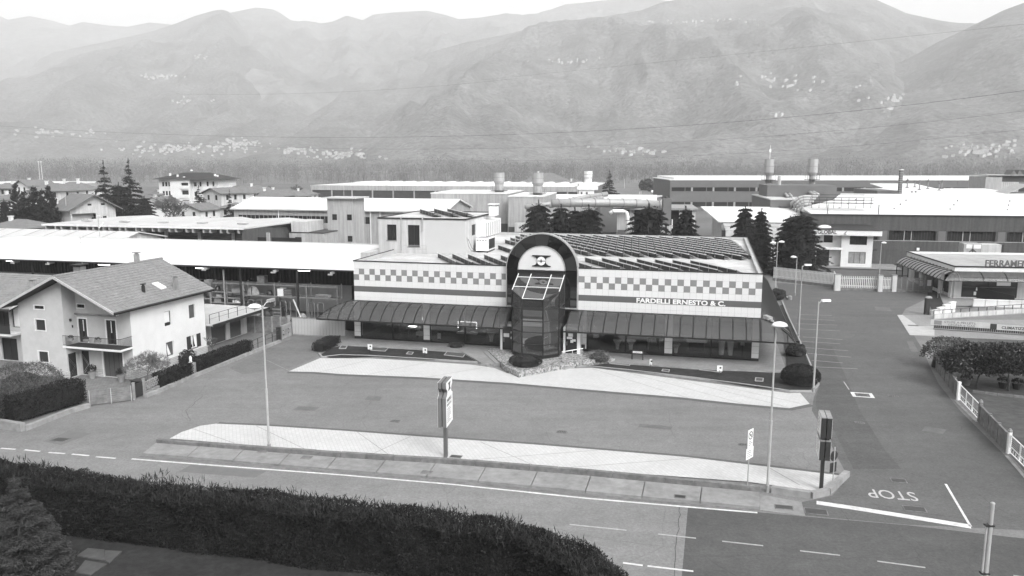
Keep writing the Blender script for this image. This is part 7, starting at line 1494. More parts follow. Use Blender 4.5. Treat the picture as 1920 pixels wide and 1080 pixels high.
for k in range(2): pipe('straight pale roof duct running to the twin chimneys, '+['left','right'][k],[D(1496+k*7,350,172),D(1512+k*7,357,162),D(1527+k*7,365,150)],.3,M_pipe,rings=6)
for k in range(2): pipe('short pale duct on the annex roof, '+['left','right'][k],[D(1468+k*6,358,165),D(1477+k*7,368,152)],.26,M_pipe,rings=3)
t = thing('roof_walkway','dark steel walkway and railings on the white factory roof','walkway',(*D(1522,380,138)[:2],0),-9.5); zW = D(1522,380,138)[2]
obj('deck', MB().box(0,10,0,.9,zW-.1,zW).box(0,9,2,2.9,zW+.3,zW+.4), M_dark, t)
for i in range(9): obj('post', MB().box(i*1.2,i*1.2+.06,0,.06,zW-.9,zW+.9), M_dark, t)
obj('rail', MB().tube([(0,0,zW+.9),(10,0,zW+.9)],.04,4).tube([(0,0,zW+.5),(10,0,zW+.5)],.03,4).tube([(0,2,zW+1.3),(9,2,zW+1.3)],.04,4), M_dark, t); obj('drop_rail', MB().box(1.8,1.9,-4,-3.9,8.4,10).box(9.8,9.9,-4,-3.9,8.4,10), M_dark, t)
# roofs beyond, with a brick chimney and vents
WB = Fr(*D(1694,362,205)[:2],-5); zB_ = D(1694,362,205)[2]; t = thing('white_hall','white roofed hall beyond the dark factory, with vents on its roof','industrial building',(*WB.o,0),-5)
obj('wall', MB().box(-3,32,0,20,0,zB_-.3), M_wall_far, t); obj('roof', MB().slab([(-1,-.3,zB_-.2),(30.5,-.3,zB_-.2),(29,20,zB_+.6),(-4,20,zB_+.6)],.2), M_roof_white, t); obj('gable', MB().box(-6.5,-1,0,18,0,zB_+.6), M_wall_far, t); obj('second_roof', MB().slab([(4,22,zB_+.3),(18,22,zB_+.3),(16.6,36,zB_+1.5),(4,36,zB_+1.5)],.2), M_roof_white, t)
x, _, z = D(1690,319,203); t = thing('square_chimney','tall square banded chimney rising over the white hall','chimney',(x,203,0)); obj('shaft', MB().box(-.36,.36,-.36,.36,0,z), M_wall_far, t); obj('cap', MB().box(-.45,.45,-.45,.45,z,z+.2), M_white, t)
for i in range(10): obj('band', MB().box(-.39,.39,-.39,.39,z-.7-i*.55,z-.6-i*.55), M_wall_conc, t)
for i, (px, pt, pb_) in enumerate(((1702,335,352),(1716,338,351),(1725,337,356),(1741,336,354),(1762,340,357),(1767,337,354),(1710,358,365),(1717,358,365))):
    Y = 208+(i%3); x, _, z1v = D(px,pt,Y); z0v = D(px,pb_,Y)[2]; t = thing('roof_vent','slim roof vent pipe on the white hall, '+['first','second','third','fourth','fifth','sixth','front left','front right'][i]+(' from the left' if i < 6 else ''),'vent',(x,Y,z0v)); obj('pipe', MB().cyl(0,0,0,z1v-z0v,.16,.16,6), M_conc, t); obj('cowl', MB().cyl(0,0,(z1v-z0v)*.7,(z1v-z0v)*.88,.3,.3,8), M_conc_old, t); obj('flashing', MB().cyl(0,0,0,.15,.5,.4,8), M_dark, t)
WC = Fr(*D(1849,327,235)[:2],-4); zC_ = D(1849,331,235)[2]; t = thing('corner_plant','light metal plant building with a covered platform at the far right edge','industrial building',(*WC.o,0),-4)
obj('wall', MB().box(0,4.6,0,10,0,zC_), M_wall_conc, t); obj('slab', MB().box(0,12,-.5,10,zC_+.3,zC_+.5), M_wall_conc, t); obj('ribbed_wall', MB().box(4.6,9.6,.5,8,0,zC_-1.6), M_wall_pale, t); obj('dark_bay', MB().box(4.6,12,1,8,zC_-1.5,zC_+.3), M_garage, t)
for i in range(3): obj('saw_roof', MB().prism_y([(7+i*1.7,zC_+.5),(8.7+i*1.7,zC_+.5),(7.6+i*1.7,zC_+1.9)],0,4), M_wall_far, t)
for i in range(9): obj('rib', MB().box(4.7+i*.55,4.85+i*.55,.42,.5,0,zC_-1.7), M_wall_conc, t)
q = D(1912,345,205); t = thing('gabled_shelter','grey gabled shelter at the right edge beyond the white roof','shed',(q[0]-2,205,0)); obj('roof', MB().slab([(-2,-1,8.9),(4,-1,11.4),(4,5,11.4),(-2,5,8.9)],.2), M_wall_conc, t); obj('wall', MB().box(-.5,5,0,4,0,9.2), M_wall_far, t)
# apartments and villas at left
hh = [(1.4,2.3),(3.0,3.9),(4.8,5.7)]
def apart():
    fr_ = Fr(*D(297,336,262)[:2],-8); z_ = D(297,336,262)[2]; t = thing('apartment_block','pale four storey apartment block with a low dark hipped roof and balconies','apartment building',(*fr_.o,0),-8)
    w1 = row_wins(1,4.2,3,.75,z_-2.3,z_-.9)+row_wins(1,4.2,3,.75,z_-5.2,z_-3.8)
    w2 = [(8.2,10.8,z_-2.0,z_-1.1),(8.3,10.8,z_-4.9,z_-3.5),(8.4,10.8,z_-7.9,z_-6.6)]; w3 = [(11.6,12.6,z_-2.3,z_-1.0),(11.6,12.6,z_-5.4,z_-4.1),(13.6,14.2,z_-2.3,z_-.8)]; w4_ = [(16.4,17.1,z_-2.2,z_-.7),(18.4,19.1,z_-2.2,z_-.7),(16.4,17.1,z_-5.0,z_-3.6),(18.4,19.1,z_-5.0,z_-3.6)]
    mb_ = MB(); wall(mb_, front(0),0,4.5,0,z_,w1,.15); wall(mb_, front(-1.0),4.5,11.2,0,z_,w2,.6); wall(mb_, left(4.5),-1,0,0,z_); wall(mb_, right(11.2),-1,1.0,0,z_); wall(mb_, front(1.0),11.2,15,0,z_,w3,.15); wall(mb_, front(.3),15,20.6,0,z_,w4_,.15); wall(mb_, left(0),0,12,0,z_); wall(mb_, right(20.6),.3,12,0,z_); obj('wall', mb_, M_wall_white, t)
    for h, y in [(h,0) for h in w1]+[(h,1.0) for h in w3]+[(h,.3) for h in w4_]: window(t, front(y), h, M_glass, dpt=.1)
    for h in w2: b_ = window(t, front(-1.0), h, M_glass, dpt=.5); obj('balcony_front', MB().box(h[0]-.2,h[1]+.2,-1.35,-1.0,h[2]-1.0,h[2]), M_wall_white, b_)
    obj('balcony', MB().box(15.4,18,-.6,.3,z_-3.5,z_-2.6), M_wall_white, t); obj('awning', MB().slab([(8.5,-1.9,z_-7.9),(11,-1.9,z_-7.9),(11,-1.1,z_-6.8),(8.5,-1.1,z_-6.8)],.06), M_conc, t)
    r_ = obj('roof', MB().add([(-1.5,-1.8,z_),(22,-1.8,z_),(22,13,z_),(-1.5,13,z_),(6,5.5,z_+2.1),(15,5.5,z_+2.1)],[(0,1,5,4),(1,2,5),(2,3,4,5),(3,0,4),(0,3,2,1)]), M_shut, t)
    for x, y, h_ in ((3,2,1.9),(6.2,1,1.5),(8.7,0.5,.9),(18.6,2,1.7),(19.2,2.4,1.4)): obj('chimney', MB().box(x-.25,x+.25,y-.25,y+.25,z_,z_+h_), M_white, r_)
    obj('satellite_dish', MB().dome(9.4,4,z_+2.6,.5,.3,.5,8,3), M_white, r_)
apart()
def villa(label, px, py, Y, deg, w_, d_, rise, hip, wm, rm=None, nw=2, storeys=2, ridge='x', sidew=True, cx_=((.3,.4,.5),)):
    z = D(px,py,Y)[2]; wins = []; sw_ = []
    for s_ in range(storeys):
        z0 = z-1.9-2.9*s_
        if z0 < .5: break
        wins += row_wins(.4,w_-.4,nw,.9,z0,z0+1.3)
        if sidew: sw_ += row_wins(.8,d_-.8,2,.9,z0,z0+1.3)
    return gabled('house', label, 'house', px, py, 0, deg, w_, d_, rise, wm, rm or M_roof_far, wins, ridge, .7, sw_, [(w_*a,d_*b,c) for a,b,c in cx_], Y=Y, hip=hip)
# grey gabled house before the cypress clump
q = D(97,388,172); t = thing('gabled_house','grey two tone house with tiled roof, gable and loggia beside the cypress clump','house',(q[0],172,0),-38)
zE = q[2]; w_, d_ = 8.6, 9.4; hw_ = [(1.2,2.1,zE-3.6,zE-2.0),(4.5,5.4,zE-3.6,zE-2.0),(1.2,2.2,zE-.55,zE-.15),(4.4,5.5,zE-.55,zE-.15)]; sw_ = [(6.6,7.5,zE-3.4,zE-1.9),(6.2,7.1,zE+.0,zE+.45),(3.8,4.4,zE-.1,zE+.3),(.3,5.2,zE-3.6,zE-1.2)]
mb = MB(); wall(mb, front(0),0,w_,0,zE,hw_,.12); wall(mb, left(0),0,d_,0,zE); obj('wall', mb, M_wall_grey, t)
mb = MB(); wall(mb, right(w_),0,d_,0,zE,[sw_[0],sw_[3]],.12); mb.add([(w_,0,zE),(w_,d_,zE),(w_,d_/2,zE+2.7)],[(0,1,2)]); obj('gable_wall', mb, M_wall_pale, t)
for h in hw_[:2]: window(t, front(0), h, M_conc, fm=M_white, dpt=.08)
for h in hw_[2:]: window(t, front(0), h, dpt=.08)
window(t, right(w_), sw_[0], fm=M_white); window(t, right(w_), sw_[3], M_wall_grey, dpt=1.2)
for a in (3.6,6.4): obj('attic_window', MB().box(w_-.01,w_+.03,a,a+.8,zE+.4,zE+.8), M_glass, t)
ro = obj('roof', MB().slab([(-1,-1,zE-.45),(w_+1.2,-1,zE-.45),(w_+1.2,d_/2,zE+2.8),(-1,d_/2,zE+2.8)],.2).slab([(-1,d_/2,zE+2.8),(w_+1.2,d_/2,zE+2.8),(w_+1.2,d_+1,zE-.45),(-1,d_+1,zE-.45)],.2), M_roof_far, t)
obj('chimney', MB().box(.3,.8,.6,1.1,zE-.5,zE+1.9), M_wall_pale, ro); obj('flue', MB().cyl(5.8,.5,zE,zE+2.2,.1,.1,6), M_steel, ro)
villa('villa with a grey side and low roof before the apartments',381,361,212,-28,6.5,7,1.2,False,M_wall_pale,ridge='y')
villa('pale villa with a hipped roof right of the apartments',399,360,232,-15,12,9,1.7,True,M_wall_white,nw=4)
villa('small white villa with hipped roof beyond the pale villa',447,357,262,-10,10,8,1.6,True,M_wall_white,nw=3)
villa('dark roofed villa partly hidden by the slim spruce',468,366,232,-12,10,8,1.5,True,M_wall_far,nw=3)
villa('wide villa with dark roof just left of the long factory',478,366,258,-12,15,9,1.8,True,M_wall_pale,nw=4)
villa('white house with two windows right of the wide villa',540,364,268,-12,7,8,1.3,True,M_wall_white,nw=3)
villa('low white house in front of the apartments',330,392,200,-20,7.5,7,1.3,False,M_wall_white,ridge='y',storeys=1)
villa('low grey roofed house left of the apartments',268,378,236,-15,7,7,1.3,False,M_wall_white,ridge='y',storeys=1)
villa('white block at the left foot of the apartments',283,364,262,-10,4,6,.8,False,M_wall_white,nw=2)
villa('grey roofed house behind the slim spruce',412,388,196,-15,5,6,1.0,True,M_wall_pale,nw=2,storeys=1)
villa('white gabled house with a dark attic window at far left',28,347,232,-25,5.5,8,1.4,False,M_wall_white,ridge='y',nw=2)
villa('villa with wide low tiled roof at far left',50,356,222,-15,11,9,1.8,True,M_wall_pale,nw=4)
villa('long low roofed villa behind the cypress clump',85,354,240,-12,12,9,2.0,True,M_wall_white,nw=4,cx_=((.3,.4,.8),(.7,.4,.9)))
villa('pale house at the left edge with dark windows',-5,352,240,-10,8,8,1.3,False,M_wall_conc,nw=3)
villa('low house with pale roof at the left edge',-20,372,205,-18,9,7,1.2,True,M_wall_white,M_roof_far,nw=2,storeys=1)
villa('low house roof at the left edge behind the sheds',-25,424,150,-18,9.5,7,1.2,True,M_wall_white,M_roof_far,nw=2,storeys=1)
villa('far farmhouse with pale walls in the meadow',1235,341,470,-5,11,9,1.5,True,M_wall_pale,nw=3)
villa('large hipped roof house behind the arched rooflights',982,339,330,-8,18,14,3.2,True,M_wall_pale,nw=4)
villa('small house right of the large hipped roof house',1062,344,320,-8,6,7,1.2,True,M_wall_pale,nw=2,storeys=1)
q = D(0,345,330); t = thing('pale_hall','long pale flat hall far behind the left villas','industrial building',(D(-40,343,330)[0],330,0),-2); zz_ = D(0,344,330)[2]; obj('wall', MB().box(0,40,0,20,0,zz_-.2), M_wall_conc, t); obj('roof', MB().box(-.2,40.2,-.2,20,zz_-.2,zz_+.4), M_roof_white, t)
for i in range(6): obj('panel_joint', MB().box(i*6.5,i*6.5+.15,-.05,0,0,zz_-.3), M_conc, t)
x, _, z = D(72,304,520); 
for i, dx in enumerate((0,1.6)): t = thing('tall_pole','tall white floodlight pole in the wood at far left, '+['left','right'][i],'pole',(x+dx,520,0)); obj('pole', MB().cyl(0,0,0,z,.16,.12,6), M_white, t); obj('head', MB().box(-.5,.5,-.1,.1,z,z+.5), M_white, t)
for i in range(26): 
    px = 1223+i*1.3; x = D(px,349,445)[0]; t = thing('white_bale','white wrapped bale of the row before the far farmhouse','bale',(x,445+(i%3)*2,0),0,'row of white wrapped bales'); obj('bale', MB().tube([(-.55,0,.6),(.55,0,.6)],.6,8), M_white, t)

# ------------------------------------------------------------------ small white office, back fence and gates
WG = Fr(*D(1575,503,129)[:2],-14); oz = 5.25
t = thing('white_office','small white two storey office with dark roof overhang, glass bay and lettering','office building',(*WG.o,0),-14)
gw_ = [(1.15,3.75,.72,2.6),(1.2,3.8,3.75,5.15)]
mb = MB(); wall(mb, front(0),0,4.7,0,5.3,gw_,.15); wall(mb, right(4.7),0,8,0,5.3); wall(mb, front(1.2),-4.5,0,0,5.3,[(-2.6,-1.2,3.9,5.2),(-3.6,-1.6,.05,2.8)],.15); wall(mb, left(0),0,1.2,0,5.3); wall(mb, left(-4.5),1.2,8,0,5.3); obj('wall', mb, M_wall_white, t)
for h in gw_: window(t, front(0), h, M_conc if h[2] < 1 else M_glass, fm=M_black, bars=2)
window(t, front(1.2), (-2.6,-1.2,3.9,5.2)); window(t, front(1.2), (-3.6,-1.6,.05,2.8))
obj('fascia', MB().box(-4.6,5.8,-.9,8.3,5.3,6.2), M_white, t); obj('roof', MB().slab([(-4.7,-1,6.2),(5.9,-1,6.2),(4.4,4,6.75),(-4.7,4,6.75)],.06).slab([(5.9,-1,6.2),(5.9,9,6.2),(4.4,4,6.75)],.05), M_dark, t)
obj('porch_slab', MB().box(-4.6,0,-.3,1.2,2.9,3.2), M_white, t); obj('roof_dome', MB().dome(-2.6,1,6.3,1.1,.7,.5,12,4), M_white, t)
text('GLOBAL', .82, M_ink, t, face_mat((-3.9,-.93,5.52)), ext=.02, off=.012, name='lettering', sx=.95); text('S E R V I C E S', .2, M_ink2, t, face_mat((-3.2,-.93,5.33)), ext=.01, name='lettering', sx=1)
obj('logo_mark', MB().add([(0,-.93,5.45),(.35,-.93,5.6),(.6,-.93,6.05),(.3,-.93,5.85)],[(0,1,2,3)]).add([(.1,-.93,5.35),(.55,-.93,5.45),(.3,-.93,5.6)],[(0,1,2)]), M_ink2, t)
struct('office_yard', MB().add([(*p[:2],.014) for p in (G(1450,524),G(1560,530),G(1720,545),G(1752,548),W9.w(32,-.2),W9.w(-4,-.2))],[tuple(range(6))]), M_asph_side)
struct('office_walk', MB().add([(*WG.w(*p)[:2],.15) for p in ((-6,-2.2),(9,-2.2),(9,8),(-6,8))],[(0,1,2,3)]), M_terrace)
def slat_fence(name, label, q0, q1, h, n, m, base=.0, sw_=.12, gap=None, cat='fence', top=True, posts=0):
    L_ = math.dist(q0[:2],q1[:2]); t = thing(name, label, cat, (q0[0],q0[1],0), math.degrees(math.atan2(q1[1]-q0[1],q1[0]-q0[0]))); me = MB().box(0,sw_,-.02,.02,base+.12,h).mesh('slat', m)
    for i in range(n): obj('slat', me, parent=t, loc=(L_*(i+.3)/n,0,0))
    obj('base', MB().box(0,L_,-.1,.1,0,base+.08), M_conc_old, t); obj('rail', MB().box(0,L_,.03,.06,base+.35,base+.43).box(0,L_,.02,.06,h-.35,h-.27), m, t)
    for i in range(posts+1 if posts else 0): obj('post', MB().box(L_*i/posts-.05,L_*i/posts+.05,-.05,.07,0,h+.05), m, t)
    return t
M_slat = mat('precast_slats', .6, .8, .12, 3)
slat_fence('slat_fence','pale vertical slat fence behind the showroom under the dark conifers',G(1449,526),G(1561,539),2.0,46,M_slat,.3)
slat_fence('slat_fence','short return of the pale slat fence turning toward the gate pillar',G(1562,534),G(1567,543),2.0,8,M_slat,.3)
slat_fence('sliding_gate','wide sliding gate of pale vertical slats in front of the white office',G(1573,544),G(1646,546),1.95,21,M_slat,.25,.09,cat='gate')
slat_fence('small_slat_gate','narrower slatted gate right of the sliding gate',G(1652,547),G(1672,547),1.95,7,M_slat,.25,.09,cat='gate')
slat_fence('wire_fence','darker thin wire mesh fence right of the slatted gates',G(1678,547),G(1733,548),1.9,44,M_shelf,.1,.03,posts=5)
slat_fence('wire_fence','dark wire fence running back beside the hardware shop',G(1680,523),G(1745,524),2.2,40,M_dark,.1,.03,posts=6)
for i, (px, py, l) in enumerate(((1569,545,'broad, left of the sliding gate'),(1649,547,'between the two slatted gates'),(1675,547,'right of the small slatted gate'))):
    q = G(px,py); t = thing('gate_pillar','pale concrete gate pillar, '+l,'post',(q[0],q[1],0),-5); w_ = (.38,.28,.28)[i]; obj('post', MB().box(-w_,w_,-.25,.25,0,2.15), M_wall_pale, t); obj('cap', MB().box(-w_-.05,w_+.05,-.3,.3,2.15,2.25), M_conc, t)
for px, py, l in ((1478,561,'beside the far bush'),(1492,648,'at the middle of the side lawn')):
    q = G(px,py); t = thing('kerb_block','small pale kerb block '+l,'bollard',(q[0],q[1],0.1)); obj('block', MB().box(-.2,.2,-.5,.5,0,.12), M_conc, t); obj('cap', MB().box(-.12,.12,-.4,.4,.12,.16), M_white, t)

# ------------------------------------------------------------------ hardware shop on the right
WH = Fr(*G(1798,560.4)[:2],-7.6); t = thing('hardware_shop','single storey hardware shop with dark curved canopy, white fascia and roof lettering','shop',(*WH.o,0),-7.6)
LH = 26; hd = [(.2,6.7,.25,2.8)]
mb = MB(); wall(mb, front(0),-.7,LH,0,4.0,hd,.12); wall(mb, left(-.7),0,16,0,4.0); obj('wall', mb, M_wall_pale, t)
gl_ = window(t, front(0), hd[0], M_glass, fm=M_black, bars=1, dpt=.1); obj('notice', MB().box(4.3,5.9,.05,.09,1.75,2.5), M_white, gl_); obj('display', MB().box(1.7,2.3,.05,.09,.5,.95).cyl(2.0,.06,1.1,1.5,.12,.05,6), M_ceram, gl_); obj('shelf_line', MB().box(.4,6.5,.05,.08,1.5,1.54).box(.6,3.3,.05,.08,2.3,2.36), M_conc_old, gl_)
for i in range(4): obj('side_window', MB().box(-.73,-.7,1.2+i*3.4,3.4+i*3.4,.5,2.8), M_glass, t); obj('side_pier', MB().box(-.95,-.7,.2+i*3.4,1.0+i*3.4,0,3.0), M_wall_white, t)
fa = obj('fascia', MB().box(-1.0,LH,-.9,-.75,3.6,4.2).box(-1.15,-1.0,-.9,16,3.6,4.2).box(-1.0,LH,15.9,16,3.6,4.2), M_wall_white, t); obj('trim', MB().box(-1.2,LH,-.97,-.9,4.12,4.28).box(-1.22,-1.15,-.9,16,4.12,4.28), M_black, t)
obj('roof', MB().box(-1.0,LH,-.75,16,3.85,3.95), mat('shop_flat_roof',.36,.9,.15,1,var2=.15,scale2=.3), t)
cn = obj('canopy', MB().box(-2.9,LH,-2.5,-2.42,2.55,2.65).box(-2.95,-2.87,-2.5,15,2.55,2.65), M_black, t)
pf = [(0,3.6),(.5,3.5),(1.0,3.25),(1.35,2.95),(1.6,2.6)]
for i in range(10):
    a, b = -1.0+i*2.7, -1.0+(i+1)*2.7
    if i == 0: a = -1.0
    obj('canopy_pane', MB().add([(x,-.92-d_,z) for (d_,z) in pf for x in (a+.02,b-.02)],[(2*k,2*k+1,2*k+3,2*k+2) for k in range(4)]), M_smoke, cn); obj('canopy_rib', MB().tube([(b,-.92-d_,z+.02) for d_,z in pf],.05,4), M_black, cn)
obj('canopy_pane', MB().add([(-1.05-d_*1.1,-.92-d_,z) for d_,z in pf]+[(-1.05,-.92-d_,z) for d_,z in pf],[(k,k+1,6+k,5+k) for k in range(4)]), M_smoke, cn)
M_str = mat('striped_canopy_sheet', .26, .5, .08, 2)
for i in range(15):
    a = -2.4+i*1.15; d0 = max(0,-a-.9); obj('canopy_pane', MB().add([(-1.17-max(d_,d0)*1.1,y,z) for d_,z in pf for y in (a+.08,a+1.07)],[(2*k,2*k+1,2*k+3,2*k+2) for k in range(4)]), M_str, cn); obj('canopy_rib', MB().tube([(-1.17-d_*1.1,a,z+.03) for d_,z in pf if d_ >= d0],.07,4), M_black, cn)
text('FERRAMENTA', 1.12, mat('weathered_letters',.12,.7,.2,2), t, face_mat((2.5,-.35,4.22)), ext=.06, off=.02, name='roof_lettering', sx=.92)
for i in range(14): obj('letter_stay', MB().box(2.6+i*.6,2.66+i*.6,-.28,-.24,3.95,4.6), M_steel, t)
fw = [WH.w(3+i*1.7,-6.6-i*.28)[:2] for i in range(6)]
t = thing('terrace_wall','low white segmented wall in front of the hardware shop','wall',(*WH.w(-.9,-6.2)[:2],0),-12.5)
for i in range(8): obj('wall_segment', MB().box(i*1.27+.02,i*1.27+1.23,-.12,.12,.2,.95), M_wall_white, t); obj('coping', MB().box(i*1.27,i*1.27+1.25,-.18,.18,.95,1.02), M_white, t)
obj('plinth', MB().box(-.1,10.3,-.2,.2,0,.2), M_conc, t)
t = thing('stepped_wall','white stepped end wall at the shop stairs','wall',(*G(1748,592)[:2],0),32)
for i in range(4): obj('wall_segment', MB().box(i*1.1,i*1.1+1.0,-.15,.15,0,.55+.2*i), M_wall_white, t); obj('coping', MB().box(i*1.1-.03,i*1.1+1.05,-.2,.2,.55+.2*i,.62+.2*i), M_white, t)
struct('shop_terrace', MB().add([(*p[:2],.10) for p in (G(1770,575),G(1752,530),G(1757,515),WH.w(-1,14),WH.w(0,0),WH.w(LH,0),WH.w(LH,-7),G(1800,575))],[tuple(range(8))]), M_terrace)
struct('shop_planting', MB().add([(*G(*p)[:2],.05) for p in ((1738,560),(1742,530),(1752,520),(1770,565),(1772,585),(1750,590))],[tuple(range(6))]), M_lawn)
for px, py, l, h_ in ((1739,548,'tall dark roofed letterbox cabinet by the shop path',2.5),):
    q = G(px,py); t = thing('cabinet_post', l, 'cabinet', (q[0],q[1],0),-10); obj('body', MB().box(-.45,.45,-.4,.4,.0,h_-.15), M_conc_old, t); obj('roof', MB().box(-.65,.65,-.6,.6,h_-.15,h_), M_dark, t); obj('panel', MB().box(-.25,.25,-.43,-.4,.9,1.7), M_white, t)
q = G(1737,590); t = thing('gate_pier','dark stone pier with a pale rounded cap at the shop driveway','post',(q[0],q[1],0)); obj('post', MB().box(-.22,.22,-.22,.22,0,1.9), M_signd, t); obj('cap', MB().dome(.1,0,1.9,.42,.3,.25,10,3), M_conc, t)
t = thing('dark_parapet','dark metal parapet slanting down from the shop front','wall',(*G(1791,556)[:2],0),-52); obj('panel', MB().prism_y([(0,.2),(6.8,.1),(6.8,1.0),(4.2,1.3),(0,1.9)],-.06,.06), M_black, t); obj('rail', MB().tube([(0,0,1.92),(4.2,0,1.32),(6.8,0,1.02)],.04,5), M_dark, t)
for i in range(4): 
    q = G(1758+i*5,560-i*3); t = thing('path_bollard','slim metal post on the shop path, '+['nearest','second','third','farthest'][i],'post',(q[0],q[1],.1)); obj('post', MB().cyl(0,0,0,.8,.035,.035,6), M_steel, t); obj('top', MB().dome(0,0,.8,.05,.05,.04,6,2), M_steel, t)
# ramp with white rail, banner fence
q0, q1 = G(1750,599), G(1960,585); t = thing('ramp_railing','long white railed ramp parapet below the shop terrace','railing',(q0[0],q0[1],0),math.degrees(math.atan2(q1[1]-q0[1],q1[0]-q0[0]))); L_ = math.dist(q0[:2],q1[:2])
obj('parapet', MB().box(0,L_,-.08,.08,0,.6), M_wall_conc, t); obj('rail', MB().tube([(0,0,1.0),(L_,0,1.1)],.035,5), M_dark, t)
for i in range(14): obj('rail_post', MB().box(i*L_/13-.03,i*L_/13+.03,-.03,.03,.6,1.05), M_dark, t); obj('parapet_panel', MB().box(i*L_/13+.1,(i+1)*L_/13-.1,-.11,-.08,.1,.55), M_wall_pale, t)
struct('ramp', MB().add([(*G(*p)[:2],.03) for p in ((1683,592),(1752,590),(1752,600),(1960,600),(1960,640),(1750,632),(1705,628))],[tuple(range(7))]), M_terrace)
struct('apron', MB().add([(*G(*p)[:2],.036) for p in ((1682,591),(1692,591),(1722,612),(1752,612),(1752,630),(1706,629))],[tuple(range(6))]), mat('pale_apron', .42, .85, .12, 1.5))
cover(1712,611,.9,.4,'small dark drain in the pale apron at the shop driveway',z=.042)
q0, q1 = G(1750,618), G(1962,632); ag = math.degrees(math.atan2(q1[1]-q0[1],q1[0]-q0[0])); L_ = math.dist(q0[:2],q1[:2]); t = thing('garden_fence','low wall with a dark slatted fence behind the banner','fence',(q0[0],q0[1],0),ag)
obj('wall', MB().box(0,L_,-.1,.1,0,.12), M_conc_old, t); obj('coping', MB().box(0,L_,-.14,.14,.12,.16), M_conc, t); me = MB().box(0,.06,-.015,.015,.16,.92).mesh('slat', M_conc)
for i in range(int(L_/.19)): obj('slat', me, parent=t, loc=(i*.19,0,0))
obj('back_panel', MB().box(0,L_,.03,.05,.16,.85), M_signd, t)
bn = thing('banner','white printed banner advertising stoves and air conditioners on the low fence','banner',(q0[0],q0[1],0),ag)
obj('cloth', MB().box(-.3,5.0,-.09,-.05,.5,1.06), mat('banner_cloth',.5,.7,.1,2), bn); obj('cloth', MB().box(5.6,10.8,-.09,-.05,.42,.96), mat('banner_cloth',.5), bn); obj('black_square', MB().box(5.02,5.58,-.1,-.04,.45,1.0), M_ink, bn); obj('logo_square', MB().box(.0,.7,-.095,-.09,.56,1.0).box(9.9,10.6,-.095,-.09,.48,.9), M_ink2, bn)
text('STUFE A PELLETS', .3, M_ink2, bn, face_mat((.9,-.1,.8)), ext=.002, off=.008, name='print', sx=1.25); text('LEGNA e GAS', .28, M_ink2, bn, face_mat((1.3,-.1,.55)), ext=.002, off=.008, name='print', sx=1.4); text('CLIMATIZZATORI', .38, M_ink, bn, face_mat((6.0,-.1,.56)), ext=.002, off=.01, name='print', sx=1.05)
text('...', .2, M_ink2, bn, face_mat((-.5,-.1,1.2)), ext=.002, name='print') if False else None
# garden beyond the wall on the right, its trees, wall and white gates
struct('right_garden', MB().add([(*G(*p)[:2],.018) for p in ((1752,622),(1990,640),(2100,1050),(1990,960),(1895,855),(1800,748),(1757,672))],[tuple(range(7))]), M_lawn2)
GP = [G(1751,686),G(1765,705),G(1797,749)]
def lowwall(name, label, q0, q1, h, m, n=1, cap=M_conc, posts=0):
    L_ = math.dist(q0[:2],q1[:2]); t = thing(name, label, 'wall', (q0[0],q0[1],0), math.degrees(math.atan2(q1[1]-q0[1],q1[0]-q0[0]))); k = max(1,int(L_/1.5))
    for j in range(2):
        for i in range(k): obj('plank', MB().box(L_*i/k+.02,L_*(i+1)/k-.02,-.06,.06,h*j/2+.01,h*(j+1)/2), m, t)
    for i in range(k+1): obj('pier', MB().box(L_*i/k-.08,L_*i/k+.08,-.1,.1,0,h+.08), m, t)
    return t
lowwall('garden_wall','upper stretch of low stained garden wall left of the white gate',GP[0],GP[1],1.1,M_conc_old); lowwall('garden_wall','low stained garden wall running down to the white gate post',GP[1],GP[2],1.15,M_conc_old); lowwall('garden_wall','low stained garden wall between the two white metal gates',G(1837,792),G(1889,849),1.15,M_conc_old)
for P, l in (((G(1799,752),G(1834,790)),'upper white metal gate with mesh panels in the garden wall'),((G(1892,852),G(1975,935)),'lower white metal gate with mesh panels at the right edge')):
    q0, q1 = P; L_ = math.dist(q0[:2],q1[:2]); t = thing('white_gate', l, 'gate', (q0[0],q0[1],0), math.degrees(math.atan2(q1[1]-q0[1],q1[0]-q0[0]))); n = max(3,int(L_/1.3))
    obj('frame', MB().box(0,L_,-.025,.025,.15,.2).box(0,L_,-.025,.025,.5,.55).box(0,L_,-.025,.025,1.15,1.2), M_white, t)
    for i in range(n+1): obj('stile', MB().box(L_*i/n-.025,L_*i/n+.025,-.03,.03,.15,1.2), M_white, t)
    for i in range(n):
        a = L_*i/n+.03; b = L_*(i+1)/n-.03; m_ = MB()
        for k in range(9): x = a+(b-a)*k/8; m_.box(x-.006,x+.006,-.006,.006,.55,1.15)
        for k in range(6): z = .55+.6*k/5; m_.box(a,b,-.006,.006,z-.006,z+.006)
        obj('mesh_panel', m_, M_conc, t); m_ = MB()
        for k in range(4): x = a+(b-a)*(k+.5)/4; m_.add([(x-.12,0,.35),(x,0,.48),(x+.12,0,.35),(x,0,.22)],[(0,1,2,3)])
        obj('ornament', m_, M_white, t)
    struct('gate_sill', strip(MB(), [G(1790,750),G(1832,792)] if 'upper' in l else [G(1887,855),G(1960,940)], .18, .03), M_conc)
